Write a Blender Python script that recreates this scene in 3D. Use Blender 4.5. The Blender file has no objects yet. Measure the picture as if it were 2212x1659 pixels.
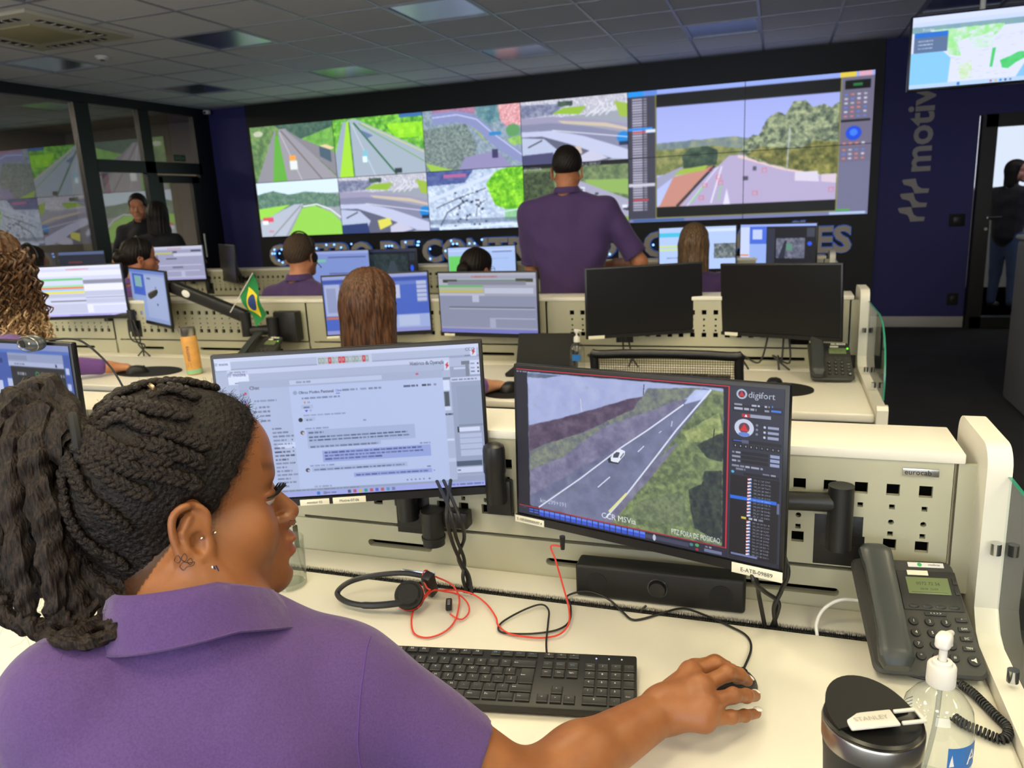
import bpy, bmesh, math, random
import numpy as np
from mathutils import Vector, Matrix
random.seed(7)
rng = np.random.default_rng(7)
SC = bpy.context.scene
COL = SC.collection
R = math.radians
PI = math.pi

# ------------------------------------------------------------------ camera
FPX = 1663.0
CAMZ = 1.44
YAW, PITCH, ROLL = .337471, .229888, -.0489777
_f = Vector((-math.sin(YAW)*math.cos(PITCH), math.cos(YAW)*math.cos(PITCH), -math.sin(PITCH)))
_r0 = Vector((math.cos(YAW), math.sin(YAW), 0)); _u0 = _r0.cross(_f)
_r = _r0*math.cos(ROLL) + _u0*math.sin(ROLL)
_u = -_r0*math.sin(ROLL) + _u0*math.cos(ROLL)
cam_d = bpy.data.cameras.new('camera'); cam = bpy.data.objects.new('camera', cam_d); COL.objects.link(cam)
cam_d.sensor_width = 36.0; cam_d.lens = FPX/2212*36; cam_d.clip_start = .02; cam_d.clip_end = 80
mw = Matrix(((_r.x, _u.x, -_f.x, 0), (_r.y, _u.y, -_f.y, 0), (_r.z, _u.z, -_f.z, CAMZ), (0, 0, 0, 1)))
cam.matrix_world = mw
cam_d.dof.use_dof = True; cam_d.dof.focus_distance = 1.0; cam_d.dof.aperture_fstop = 9.5
SC.camera = cam
# ------------------------------------------------------------------ colour management, world
SC.view_settings.view_transform = 'Standard'; SC.view_settings.look = 'None'
SC.view_settings.gamma = 1; SC.view_settings.exposure = 0; SC.view_settings.use_curve_mapping = False
try:
    SC.cycles.use_denoising = True; SC.cycles.max_bounces = 8; SC.cycles.transparent_max_bounces = 16
    SC.cycles.caustics_reflective = False; SC.cycles.caustics_refractive = False
    SC.cycles.sample_clamp_indirect = 3.0
except Exception: pass
W = bpy.data.worlds.new('world'); SC.world = W; W.use_nodes = True
W.node_tree.nodes['Background'].inputs[0].default_value = (.55, .6, .7, 1)
W.node_tree.nodes['Background'].inputs[1].default_value = .05
LAMP_COL = (1.0, .86, .56)
LAMPS = [(-2.3, 1.2, 7.5), (-1.1, -.3, 9), (.1, -.9, 9), (.1, .9, 9), (1.3, .3, 9), (-1.1, 2.4, 6), (1.3, 2.4, 5.5), (-2.3, -1.0, 8), (-3.5, 1.8, 8), (-4.1, 3.0, 5)]
ZC = 2.82

# ------------------------------------------------------------------ helpers
def lin(c):
    return tuple(((x/255)/12.92 if x/255 <= .04045 else ((x/255+.055)/1.055)**2.4) for x in c[:3])
def mat(name, rgb, rough=.5, metal=0, bump=None, bscale=200, spec=None, emit=None, es=1, var=0, vscale=8, coat=0, sheen=0, sss=0, alpha=None):
    m = bpy.data.materials.new(name); m.use_nodes = True
    nt = m.node_tree; b = nt.nodes['Principled BSDF']; c = lin(rgb)
    b.inputs['Base Color'].default_value = (*c, 1); b.inputs['Roughness'].default_value = rough; b.inputs['Metallic'].default_value = metal
    if spec is not None: b.inputs['Specular IOR Level'].default_value = spec
    if coat: b.inputs['Coat Weight'].default_value = coat
    if sheen: b.inputs['Sheen Weight'].default_value = sheen; b.inputs['Sheen Roughness'].default_value = .4
    if sss:
        b.inputs['Subsurface Weight'].default_value = sss; b.inputs['Subsurface Radius'].default_value = (.012, .005, .003); b.inputs['Subsurface Scale'].default_value = .5
    if emit: b.inputs['Emission Color'].default_value = (*lin(emit), 1); b.inputs['Emission Strength'].default_value = es
    tc = nt.nodes.new('ShaderNodeTexCoord')
    if bump:
        n = nt.nodes.new('ShaderNodeTexNoise'); n.inputs['Scale'].default_value = bscale; n.inputs['Detail'].default_value = 4
        nt.links.new(tc.outputs['Object'], n.inputs['Vector'])
        bp = nt.nodes.new('ShaderNodeBump'); bp.inputs['Strength'].default_value = bump; bp.inputs['Distance'].default_value = .002
        nt.links.new(n.outputs['Fac'], bp.inputs['Height']); nt.links.new(bp.outputs['Normal'], b.inputs['Normal'])
    if var:
        n = nt.nodes.new('ShaderNodeTexNoise'); n.inputs['Scale'].default_value = vscale; n.inputs['Detail'].default_value = 5
        nt.links.new(tc.outputs['Object'], n.inputs['Vector'])
        r = nt.nodes.new('ShaderNodeValToRGB')
        r.color_ramp.elements[0].position = .3; r.color_ramp.elements[1].position = .7
        r.color_ramp.elements[0].color = (*[x*(1-var) for x in c], 1); r.color_ramp.elements[1].color = (*[min(1, x*(1+var)) for x in c], 1)
        nt.links.new(n.outputs['Fac'], r.inputs['Fac']); nt.links.new(r.outputs['Color'], b.inputs['Base Color'])
    return m
def emis(name, rgb, s=1):
    m = bpy.data.materials.new(name); m.use_nodes = True; nt = m.node_tree; nt.nodes.clear()
    e = nt.nodes.new('ShaderNodeEmission'); o = nt.nodes.new('ShaderNodeOutputMaterial')
    e.inputs[0].default_value = (*lin(rgb), 1); e.inputs[1].default_value = s; nt.links.new(e.outputs[0], o.inputs[0]); return m
def glass(name, tint=(1, 1, 1), rough=0, ior=1.45, base=.0):
    """thin clear sheet: transparent with Fresnel reflection"""
    m = bpy.data.materials.new(name); m.use_nodes = True; nt = m.node_tree; nt.nodes.clear()
    o = nt.nodes.new('ShaderNodeOutputMaterial'); mx = nt.nodes.new('ShaderNodeMixShader'); t = nt.nodes.new('ShaderNodeBsdfTransparent')
    g = nt.nodes.new('ShaderNodeBsdfGlossy'); g.inputs['Roughness'].default_value = rough; t.inputs[0].default_value = (*tint, 1)
    fr = nt.nodes.new('ShaderNodeFresnel'); ge = nt.nodes.new('ShaderNodeNewGeometry'); mr = nt.nodes.new('ShaderNodeMapRange')
    mr.inputs[3].default_value = ior; mr.inputs[4].default_value = 1/ior; nt.links.new(ge.outputs['Backfacing'], mr.inputs[0]); nt.links.new(mr.outputs[0], fr.inputs[0])
    ad = nt.nodes.new('ShaderNodeMath'); ad.operation = 'ADD'; ad.inputs[1].default_value = base; ad.use_clamp = True
    nt.links.new(fr.outputs[0], ad.inputs[0]); nt.links.new(ad.outputs[0], mx.inputs[0])
    nt.links.new(t.outputs[0], mx.inputs[1]); nt.links.new(g.outputs[0], mx.inputs[2]); nt.links.new(mx.outputs[0], o.inputs[0]); return m

def tag(o, label=None, cat=None, group=None, kind=None):
    if label: o['label'] = label
    if cat: o['category'] = cat
    if group: o['group'] = group
    if kind: o['kind'] = kind
    return o
def thing(name, label, cat, loc=(0, 0, 0), rot=(0, 0, 0), group=None):
    o = bpy.data.objects.new(name, None); COL.objects.link(o); o.empty_display_size = .05
    o.location = loc; o.rotation_euler = rot
    o.matrix_world = Matrix.LocRotScale(Vector(loc), o.rotation_euler, None)
    return tag(o, label, cat, group)
def wmat(o):
    m = Matrix.LocRotScale(o.location, o.rotation_euler, o.scale)
    return wmat(o.parent) @ m if o.parent else m

class MB:
    def __init__(s): s.v = []; s.f = []; s.sm = []; s.X = Matrix()
    def add(s, vs, fs, smooth=False):
        n = len(s.v); X = s.X; idn = (X == Matrix())
        s.v += [tuple(v) if idn else tuple(X @ Vector(v)) for v in vs]
        s.f += [tuple(i+n for i in f) for f in fs]; s.sm += [smooth]*len(fs); return s
    def at(s, loc=(0, 0, 0), rot=(0, 0, 0)):
        from mathutils import Euler
        s.X = Matrix.LocRotScale(Vector(loc), Euler(rot), None); return s
    def box(s, c, d, smooth=False):
        x, y, z = c; a, b, e = d[0]/2, d[1]/2, d[2]/2
        return s.add([(x+i*a, y+j*b, z+k*e) for i in (-1, 1) for j in (-1, 1) for k in (-1, 1)],
                     [(0, 1, 3, 2), (4, 6, 7, 5), (0, 4, 5, 1), (2, 3, 7, 6), (0, 2, 6, 4), (1, 5, 7, 3)], smooth)
    def rbox(s, c, d, r=.003, seg=2):
        bm = bmesh.new(); bmesh.ops.create_cube(bm, size=1)
        for v in bm.verts: v.co = Vector((v.co.x*d[0], v.co.y*d[1], v.co.z*d[2]))
        bmesh.ops.bevel(bm, geom=bm.edges[:], offset=min(r, .49*min(d)), segments=seg, affect='EDGES', profile=.5)
        bm.verts.index_update()
        s.add([(v.co.x+c[0], v.co.y+c[1], v.co.z+c[2]) for v in bm.verts], [[v.index for v in f.verts] for f in bm.faces], True); bm.free(); return s
    def prism(s, poly, axis, t0, t1, smooth=False):
        """poly in the two other axes (in order), extruded along axis from t0 to t1"""
        def P(a, b, t): return {'x': (t, a, b), 'y': (a, t, b), 'z': (a, b, t)}[axis]
        n = len(poly)
        s.add([P(a, b, t0) for a, b in poly]+[P(a, b, t1) for a, b in poly],
              [tuple(range(n)), tuple(range(2*n-1, n-1, -1))], False)
        s.add([P(a, b, t0) for a, b in poly]+[P(a, b, t1) for a, b in poly],
              [(i, (i+1) % n, n+(i+1) % n, n+i) for i in range(n)], smooth); return s
    def cyl(s, p, q, r, r2=None, n=20, caps=True, smooth=True):
        p = Vector(p); q = Vector(q); d = (q-p).normalized(); a = d.orthogonal().normalized(); b = d.cross(a)
        r2 = r if r2 is None else r2
        vs = [p+(a*math.cos(2*PI*i/n)+b*math.sin(2*PI*i/n))*r for i in range(n)]+[q+(a*math.cos(2*PI*i/n)+b*math.sin(2*PI*i/n))*r2 for i in range(n)]
        s.add(vs, [(i, (i+1) % n, n+(i+1) % n, n+i) for i in range(n)], smooth)
        if caps: s.add(vs, [tuple(range(n-1, -1, -1)), tuple(range(n, 2*n))])
        return s
    def lathe(s, prof, c=(0, 0, 0), n=40, smooth=True):
        vs = []; m = len(prof)
        for i in range(n):
            a = 2*PI*i/n
            vs += [(c[0]+r*math.cos(a), c[1]+r*math.sin(a), c[2]+z) for r, z in prof]
        return s.add(vs, [(i*m+j, ((i+1) % n)*m+j, ((i+1) % n)*m+j+1, i*m+j+1) for i in range(n) for j in range(m-1)], smooth)
    def tube(s, pts, r, n=8, closed=False, sub=0, caps=True):
        P = [Vector(p) for p in pts]
        if sub:
            P = smooth_path(P, sub, closed)
        rr = r if callable(r) else (lambda t: r)
        m = len(P); vs = []
        T = [((P[(i+1) % m] if closed or i < m-1 else P[i])-(P[i-1] if closed or i > 0 else P[i])).normalized() for i in range(m)]
        a = T[0].orthogonal().normalized()
        for i in range(m):
            a = (a-T[i]*a.dot(T[i]))
            a = a.normalized() if a.length > 1e-6 else T[i].orthogonal().normalized()
            b = T[i].cross(a); q = rr(i/(m-1))
            vs += [P[i]+(a*math.cos(2*PI*k/n)+b*math.sin(2*PI*k/n))*q for k in range(n)]
        fs = [(i*n+k, i*n+(k+1) % n, ((i+1) % m)*n+(k+1) % n, ((i+1) % m)*n+k) for i in range(m if closed else m-1) for k in range(n)]
        s.add(vs, fs, True)
        if caps and not closed: s.add(vs[:n], [tuple(range(n-1, -1, -1))]); s.add(vs[-n:], [tuple(range(n))])
        return s
    def ell(s, c, rad, rot=None, nu=16, nv=10):
        vs = []; M = rot or Matrix.Identity(3)
        for j in range(nv+1):
            th = PI*j/nv
            for i in range(nu):
                ph = 2*PI*i/nu; v = M @ Vector((rad[0]*math.sin(th)*math.cos(ph), rad[1]*math.sin(th)*math.sin(ph), rad[2]*math.cos(th)))
                vs.append((c[0]+v.x, c[1]+v.y, c[2]+v.z))
        return s.add(vs, [(j*nu+i, (j+1)*nu+i, (j+1)*nu+(i+1) % nu, j*nu+(i+1) % nu) for j in range(nv) for i in range(nu)], True)
    def build(s, name, m, parent=None, world=True, label=None):
        me = bpy.data.meshes.new(name); vs = s.v
        if parent is not None and world:
            I = wmat(parent).inverted(); vs = [tuple(I @ Vector(v)) for v in vs]
        me.from_pydata(vs, [], s.f); me.polygons.foreach_set('use_smooth', s.sm); me.materials.append(m)
        bm = bmesh.new(); bm.from_mesh(me); bmesh.ops.remove_doubles(bm, verts=bm.verts, dist=1e-6)
        bmesh.ops.recalc_face_normals(bm, faces=bm.faces); bm.to_mesh(me); bm.free(); me.update()
        try: me.set_sharp_from_angle(angle=R(38))
        except Exception: pass
        o = bpy.data.objects.new(name, me); COL.objects.link(o)
        if parent is not None: o.parent = parent
        if label: o['label'] = label
        return o
def smooth_path(P, sub, closed=False):
    P = [Vector(p) for p in P]; m = len(P); out = []
    for i in range(m if closed else m-1):
        p0 = P[i-1] if (i > 0 or closed) else P[i]; p1 = P[i]; p2 = P[(i+1) % m]; p3 = P[(i+2) % m] if (closed or i+2 < m) else p2
        for k in range(sub):
            t = k/sub
            out.append(.5*((2*p1)+(p2-p0)*t+(2*p0-5*p1+4*p2-p3)*t*t+(3*p1-p0-3*p2+p3)*t**3))
    if not closed: out.append(P[-1])
    return out
def dup(root, loc=None, rot=None, label=None, group=None):
    r = root.copy(); COL.objects.link(r)
    if loc is not None: r.location = loc
    if rot is not None: r.rotation_euler = rot
    if label: r['label'] = label
    if group: r['group'] = group
    def rec(a, b):
        for ch in list(a.children):
            c = ch.copy(); COL.objects.link(c); c.parent = b; rec(ch, c)
    rec(root, r); return r
def struct(o): o['kind'] = 'structure'; return o
def text_obj(name, s, size, m, parent, loc, rot=(0, 0, 0), ext=.0004, bold=0, align='LEFT', sx=1, world=False):
    """lettering: a curve turned into one mesh, standing in the local x-z plane of its parent and facing -y"""
    cu = bpy.data.curves.new(name, 'FONT'); cu.body = s; cu.size = size; cu.extrude = ext; cu.offset = bold; cu.align_x = align; cu.resolution_u = 3
    t = bpy.data.objects.new('tmp', cu); COL.objects.link(t); bpy.context.view_layer.update()
    me = bpy.data.meshes.new_from_object(t.evaluated_get(bpy.context.evaluated_depsgraph_get())); bpy.data.objects.remove(t)
    me.name = name; me.materials.clear(); me.materials.append(m)
    M = Matrix.Rotation(PI/2, 4, 'X') @ Matrix.Diagonal((sx, 1, 1, 1)); me.transform(M)
    o = bpy.data.objects.new(name, me); COL.objects.link(o); o.location = loc; o.rotation_euler = rot
    if parent is not None: o.parent = parent
    return o

# ------------------------------------------------------------------ picture canvas for screens
_tc = {}
def glyphs(s):
    if s not in _tc:
        cu = bpy.data.curves.new('t', 'FONT'); cu.body = s; cu.size = 1; cu.resolution_u = 2
        t = bpy.data.objects.new('t', cu); COL.objects.link(t); bpy.context.view_layer.update()
        me = bpy.data.meshes.new_from_object(t.evaluated_get(bpy.context.evaluated_depsgraph_get())); bpy.data.objects.remove(t)
        me.calc_loop_triangles()
        co = np.array([v.co[:2] for v in me.vertices]).reshape(-1, 2); tr = np.array([list(x.vertices) for x in me.loop_triangles]).reshape(-1, 3)
        _tc[s] = (co, tr); bpy.data.meshes.remove(me)
    return _tc[s]
def vnoise(h, w, sc, seed=0, octv=4):
    r = np.random.default_rng(seed); out = np.zeros((h, w)); amp = 1; tot = 0
    for o in range(octv):
        n = max(2, int(sc*2**o)); m = max(2, int(n*w/h)); g = r.random((n+1, m+1))
        y = np.linspace(0, n-1e-6, h); x = np.linspace(0, m-1e-6, w); yi = y.astype(int); xi = x.astype(int)
        fy = (y-yi)[:, None]; fx = (x-xi)[None]; fy = fy*fy*(3-2*fy); fx = fx*fx*(3-2*fx)
        out += amp*((g[yi][:, xi]*(1-fx)+g[yi][:, xi+1]*fx)*(1-fy)+(g[yi+1][:, xi]*(1-fx)+g[yi+1][:, xi+1]*fx)*fy); tot += amp; amp *= .6
    return out/tot
class Cv:
    """colours 0-255, coordinates 0..1 from the top left"""
    def __init__(s, w, h, bg): s.w, s.h = w, h; s.a = np.ones((h, w, 3))*np.array(bg, float); s.asp = w/h
    def mask(s, pts):
        p = np.array(pts, float)*[s.w, s.h]; m = np.zeros((s.h, s.w))
        x0, y0 = np.maximum(0, np.floor(p.min(0))).astype(int); x1, y1 = np.minimum([s.w, s.h], np.ceil(p.max(0))+1).astype(int)
        if x1 <= x0 or y1 <= y0: return m, (0, 0, 0, 0)
        acc = 0
        for oy in (.25, .75):
            for ox in (.25, .75):
                Y, X = np.mgrid[y0:y1, x0:x1].astype(float); Y += oy; X += ox; c = np.zeros(Y.shape, bool)
                for i in range(len(p)):
                    a, b = p[i], p[i-1]
                    if a[1] == b[1]: continue
                    c ^= ((a[1] > Y) != (b[1] > Y)) & (X < (b[0]-a[0])*(Y-a[1])/(b[1]-a[1])+a[0])
                acc = acc+c
        m[y0:y1, x0:x1] = acc/4
        return m, (y0, y1, x0, x1)
    def poly(s, pts, col, al=1, tex=None):
        m, (y0, y1, x0, x1) = s.mask(pts)
        if y1 <= y0: return s
        k = (m[y0:y1, x0:x1]*al)[..., None]; c = np.array(col, float)
        if tex is not None: c = c*tex[y0:y1, x0:x1, None]
        s.a[y0:y1, x0:x1] = s.a[y0:y1, x0:x1]*(1-k)+c*k; return s
    def rect(s, x0, y0, x1, y1, col, al=1, tex=None): return s.poly([(x0, y0), (x1, y0), (x1, y1), (x0, y1)], col, al, tex)
    def ell(s, x, y, rx, ry, col, al=1, tex=None): return s.poly([(x+rx*math.cos(t*PI/10), y+ry*math.sin(t*PI/10)) for t in range(20)], col, al, tex)
    def line(s, x0, y0, x1, y1, w, col, al=1):
        dx, dy = (x1-x0)*s.asp, y1-y0; L = math.hypot(dx, dy) or 1; nx, ny = -dy/L*w/2/s.asp, dx/L*w/2
        return s.poly([(x0+nx, y0+ny), (x1+nx, y1+ny), (x1-nx, y1-ny), (x0-nx, y0-ny)], col, al)
    def pl(s, pts, w, col, al=1):
        for a, b in zip(pts, pts[1:]): s.line(*a, *b, w, col, al)
        return s
    def text(s, t, x, y, size, col, sx=1, al=1, bold=1):
        co, tr = glyphs(t)
        for a in tr:
            q = co[a]; s.poly([(x+u*size*sx/s.asp, y-v*size) for u, v in q], col, al)
        return s
    def words(s, x0, x1, y, h, col, al=.7, seed=0):
        r = random.Random(seed*31+int(y*999)); x = x0
        while x < x1:
            l = r.uniform(.006, .028); e = min(x+l, x1)
            s.rect(x, y, e, y+h, col, al*r.uniform(.6, 1)); x = e+.004
        return s
    def leaf(s, pts, dark, light, sc=14, seed=1, con=3.0):
        n = np.clip((vnoise(s.h, s.w, sc*2, seed, 4)-.5)*con*.62+.5, 0, 1)[..., None]
        m, _ = s.mask(pts)
        for _k in range(max(2, s.w//110)):
            p = np.pad(m, 1, 'edge'); m = (p[1:-1, 1:-1]+p[:-2, 1:-1]+p[2:, 1:-1]+p[1:-1, :-2]+p[1:-1, 2:])/5
        m = np.clip((m-.5+(vnoise(s.h, s.w, sc*2, seed+77, 3)-.5)*.9*(m > .02)*(m < .98))*5+.5, 0, 1)[..., None]; c = np.array(dark)*(1-n)+np.array(light)*n
        s.a = s.a*(1-m)+c*m; return s
    def blur(s, n=1):
        for _ in range(n):
            p = np.pad(s.a, ((1, 1), (1, 1), (0, 0)), 'edge'); s.a = (p[1:-1, 1:-1]*2+p[:-2, 1:-1]+p[2:, 1:-1]+p[1:-1, :-2]+p[1:-1, 2:])/6
        return s
SCREEN_MAT = {}
def screen_mat(s=1.0):
    if s not in SCREEN_MAT:
        m = bpy.data.materials.new('lit_screen'); m.use_nodes = True; nt = m.node_tree; b = nt.nodes['Principled BSDF']
        b.inputs['Base Color'].default_value = (.004, .004, .005, 1); b.inputs['Roughness'].default_value = .45
        a = nt.nodes.new('ShaderNodeAttribute'); a.attribute_name = 'picture'
        nt.links.new(a.outputs['Color'], b.inputs['Emission Color']); b.inputs['Emission Strength'].default_value = s; SCREEN_MAT[s] = m
    return SCREEN_MAT[s]
def s2l(a):
    a = np.clip(a/255, 0, 1.3); return np.where(a <= .04045, a/12.92, ((a+.055)/1.055)**2.4)
def screen(name, arr, w, h, parent, loc=(0, 0, 0), s=1.0):
    """lit picture in the local x-z plane facing -y, centred on loc"""
    H_, W_ = arr.shape[:2]; X = np.linspace(-w/2, w/2, W_)+loc[0]; Z = np.linspace(h/2, -h/2, H_)+loc[2]
    co = np.zeros((H_, W_, 3)); co[..., 0] = X[None]; co[..., 1] = loc[1]; co[..., 2] = Z[:, None]
    idx = np.arange(H_*W_).reshape(H_, W_)
    q = np.stack([idx[:-1, :-1], idx[1:, :-1], idx[1:, 1:], idx[:-1, 1:]], -1).reshape(-1, 4)
    me = bpy.data.meshes.new(name); me.vertices.add(H_*W_); me.vertices.foreach_set('co', co.ravel())
    me.loops.add(q.size); me.loops.foreach_set('vertex_index', q.ravel().astype(np.int32)); me.polygons.add(len(q))
    me.polygons.foreach_set('loop_start', np.arange(0, q.size, 4, dtype=np.int32)); me.update(calc_edges=True)
    at = me.color_attributes.new('picture', 'FLOAT_COLOR', 'POINT'); c = np.ones((H_*W_, 4)); c[:, :3] = s2l(arr.reshape(-1, 3))
    at.data.foreach_set('color', c.ravel()); me.materials.append(screen_mat(s))
    o = bpy.data.objects.new(name, me); COL.objects.link(o); o.parent = parent; return o
# ------------------------------------------------------------------ materials
M_cream = mat('cream_laminate', (226, 222, 208), .42, bump=.02, bscale=900)
M_metal = mat('painted_steel_panel', (176, 174, 150), .45, bump=.03, bscale=700)
M_dark = mat('black_plastic', (24, 24, 25), .42)
M_matte = mat('black_matte', (14, 14, 15), .75)
M_bezel = mat('monitor_bezel', (20, 20, 22), .35)
M_off = mat('dark_screen_glass', (9, 9, 11), .33, spec=.5)
M_gap = mat('gap_black', (4, 4, 4), .95)
M_chrome = mat('chrome', (210, 212, 214), .15, 1)
M_steel = mat('brushed_steel', (190, 186, 176), .3, 1, bump=.1, bscale=60)
M_purple = mat('purple_wall_paint', (50, 50, 112), .7, bump=.04, bscale=120)
M_blackpanel = mat('black_wall_cladding', (13, 15, 19), .55)
M_ceil = mat('ceiling_tile', (240, 240, 242), .85, bump=.15, bscale=260)
M_grid = mat('ceiling_grid', (172, 176, 186), .4, .3)
M_lens = mat('lamp_lens_off', (168, 180, 192), .22, .75)
M_carpet = mat('dark_carpet', (42, 42, 46), .95, bump=.6, bscale=300, var=.25, vscale=3)
M_white = mat('white_plastic', (228, 226, 220), .4)
M_label = mat('label_paper', (232, 228, 205), .6)
M_ink = mat('printed_ink', (70, 70, 68), .6)
M_cable = mat('black_cable', (22, 22, 23), .5)
M_red = mat('red_cable', (214, 62, 44), .4)
M_frame = mat('dark_window_frame', (22, 24, 28), .45)
M_greywall = mat('grey_back_wall', (150, 146, 138), .8, var=.03)
M_glasswall = glass('partition_glass', (.86, .88, .9), 0, 1.5, base=.14)
M_glass = glass('clear_glass_sheet', (.86, .94, .9), 0, 1.5)
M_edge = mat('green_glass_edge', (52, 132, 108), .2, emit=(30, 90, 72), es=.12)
M_letter = mat('letter_face', (215, 206, 192), .5)
M_led = emis('led_halo', (120, 175, 255), 3.2)

# ------------------------------------------------------------------ room
def plane_struct(name, c, d, m): return struct(MB().box(c, d).build(name, m))
plane_struct('floor', (-3, 4, -.05), (18, 20, .1), M_carpet)
BY = 8.80
plane_struct('wall_back', (-2.0, BY+.06, 1.41), (10.6, .12, 2.82), M_purple) if False else None
mb = MB(); mb.box((-2.68, BY+.06, 1.41), (8.94, .12, 2.82)); mb.box((2.44, BY+.06, 2.435), (1.30, .12, .77)); mb.box((4.0, BY+.06, 1.41), (1.86, .12, 2.82))
struct(mb.build('wall_back', M_purple))
struct(MB().box((-2.795, BY-.015, 1.41), (7.45, .03, 2.82)).build('trim_1', M_blackpanel))
struct(MB().rbox((1.36, BY-.008, .055), (.86, .016, .11), .004).build('baseboard_back', mat('baseboard_white', (190, 188, 186), .5)))
plane_struct('wall_right', (4.9, 3.4, 1.41), (.1, 11, 2.82), M_purple)
t = struct(thing('window_6', None, None, (-1.2, -3.5, 1.6)))  # added glowing panel behind the viewer, lifts ambient light; no window known there
MB().box((0, 0, 0), (7.5, .04, 1.7)).build('bright_pane', emis('window_daylight', (236, 244, 255), 5), t, world=False)
plane_struct('wall_front', (-1.2, -3.6, 1.41), (12, .1, 2.82), mat('front_wall_paint', (150, 146, 138), .8))
# ceiling: tiles with grooves, one structure mesh
px, py = .62, .61
xs = [-.2+px*k for k in range(-12, 9)]; ys = [5.26+py*k for k in range(-15, 7)]
lampcell = set()
for i in range(-12, 8):
    for j in range(-15, 6):
        if (i-(-7)) % 3 == 0 and j % 3 == 0: lampcell.add((i, j))
mb = MB(); gr = MB()
for i in range(-12, 8):
    for j in range(-15, 6):
        if (i, j) in lampcell: continue
        x0, y0 = -.2+px*i, 5.26+py*j
        if x0 < -7.2 or y0 > 8.8: pass
        mb.box((x0+px/2, y0+py/2, ZC+.012), (px-.016, py-.016, .02))
struct(mb.build('ceiling', M_ceil))
struct(MB().box((-1.2, 3, ZC+.06), (16, 16, .04)).build('ceiling_slab', M_ceil))
for x in xs: gr.box((x, 3.0, ZC+.004), (.022, 13, .012))
for y in ys: gr.box((-1.2, y, ZC+.0035), (12.6, .022, .012))
struct(gr.build('trim_2', M_grid))
lamp0 = None; lit0 = None
M_lampon = emis('lamp_diffuser_lit', (255, 255, 255), 1); M_lampon.node_tree.nodes['Emission'].inputs[0].default_value = (*LAMP_COL, 1); M_lampon.node_tree.nodes['Emission'].inputs[1].default_value = 22
ROWLAB = {0: 'nearest the video wall but one', 3: 'nearest the video wall'}
for (i, j) in sorted(lampcell):
    x0, y0 = -.2+px*(i+.5), 5.26+py*(j+.5)
    if x0 < -6.5 or y0 > 8.6 or x0 > 4.5: continue
    lit = j < -3 or False
    src = lit0 if lit else lamp0
    if src is None:
        t = thing('ceiling_light', 'recessed square ceiling light', 'ceiling light', (x0, y0, ZC))
        f = MB(); 
        for sx, sy, w, d in ((0, -1, px-.02, .02), (0, 1, px-.02, .02), (-1, 0, .02, py-.02), (1, 0, .02, py-.02)):
            f.box((sx*(px/2-.02), sy*(py/2-.02), .002), (w, d, .012))
        f.build('frame', M_grid, t, world=False)
        MB().box((0, 0, .006), (px-.05, py-.05, .006)).build('lens' if not lit else 'diffuser', M_lampon if lit else M_lens, t, world=False)
        if lit: lit0 = t
        else: lamp0 = t
    else:
        t = dup(src, (x0, y0, ZC))
    if lit:
        t['label'] = 'square recessed ceiling light switched on, behind or above the viewer'; t['group'] = 'lit ceiling lights'
    else:
        k = [-7, -4, -1, 2, 5, -10].index(i) if i in (-7, -4, -1, 2, 5, -10) else 0
        nm = {-10: 'far left', -7: 'second from the left', -4: 'middle', -1: 'just left of the hanging screen', 2: 'right of the hanging screen', 5: 'far right'}.get(i, '')
        t['label'] = 'switched-off ceiling light %s, row %s' % (nm, {0: 'second from the video wall', 3: 'nearest the video wall'}.get(j, 'above the second desks')); t['group'] = 'unlit ceiling lights'
# smoke detector, cctv camera, air conditioner cassette
t = thing('smoke_detector', 'small white round smoke detector on the ceiling at the left', 'smoke detector', (-5.47, 5.52, ZC))
MB().lathe([(0, 0), (.055, 0), (.055, -.012), (.04, -.03), (0, -.032)], n=28).build('housing', M_white, t, world=False)
MB().lathe([(0, -.031), (.018, -.031), (.018, -.037), (0, -.038)], n=16).build('sensor', M_dark, t, world=False)
t = thing('security_camera', 'tiny white security camera in the ceiling corner by the purple wall', 'camera', (-7.02, 8.66, 2.79))
MB().rbox((0, 0, -.02), (.07, .07, .05), .01).build('housing', M_white, t, world=False)
MB().cyl((.0, -.036, -.025), (.0, -.045, -.025), .017).build('lens', M_dark, t, world=False)
t = thing('air_conditioner', 'white four-way cassette air conditioner in the ceiling at upper left', 'air conditioner', (-5.12, 4.58, ZC))
A = .46
MB().rbox((0, 0, -.012), (2*A, 2*A, .03), .012).build('panel', mat('ac_cream', (205, 200, 180), .5), t, world=False)
g = MB(); g.rbox((0, 0, -.03), (.46, .46, .012), .005); g.build('intake_grille', mat('ac_grille', (175, 168, 130), .6), t, world=False)
for k in range(4):
    sl = MB().at((0, 0, 0), (0, 0, k*PI/2))
    sl.box((0, .36, -.0285), (.56, .05, .004))
    o = sl.build('air_slot', M_matte, t, world=False)
    v = MB().at((0, 0, 0), (0, 0, k*PI/2))
    for q in range(7): v.box((-.24+.08*q, .36, -.031), (.012, .05, .006))
    v.build('louvre', M_white, o, world=False)
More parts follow.
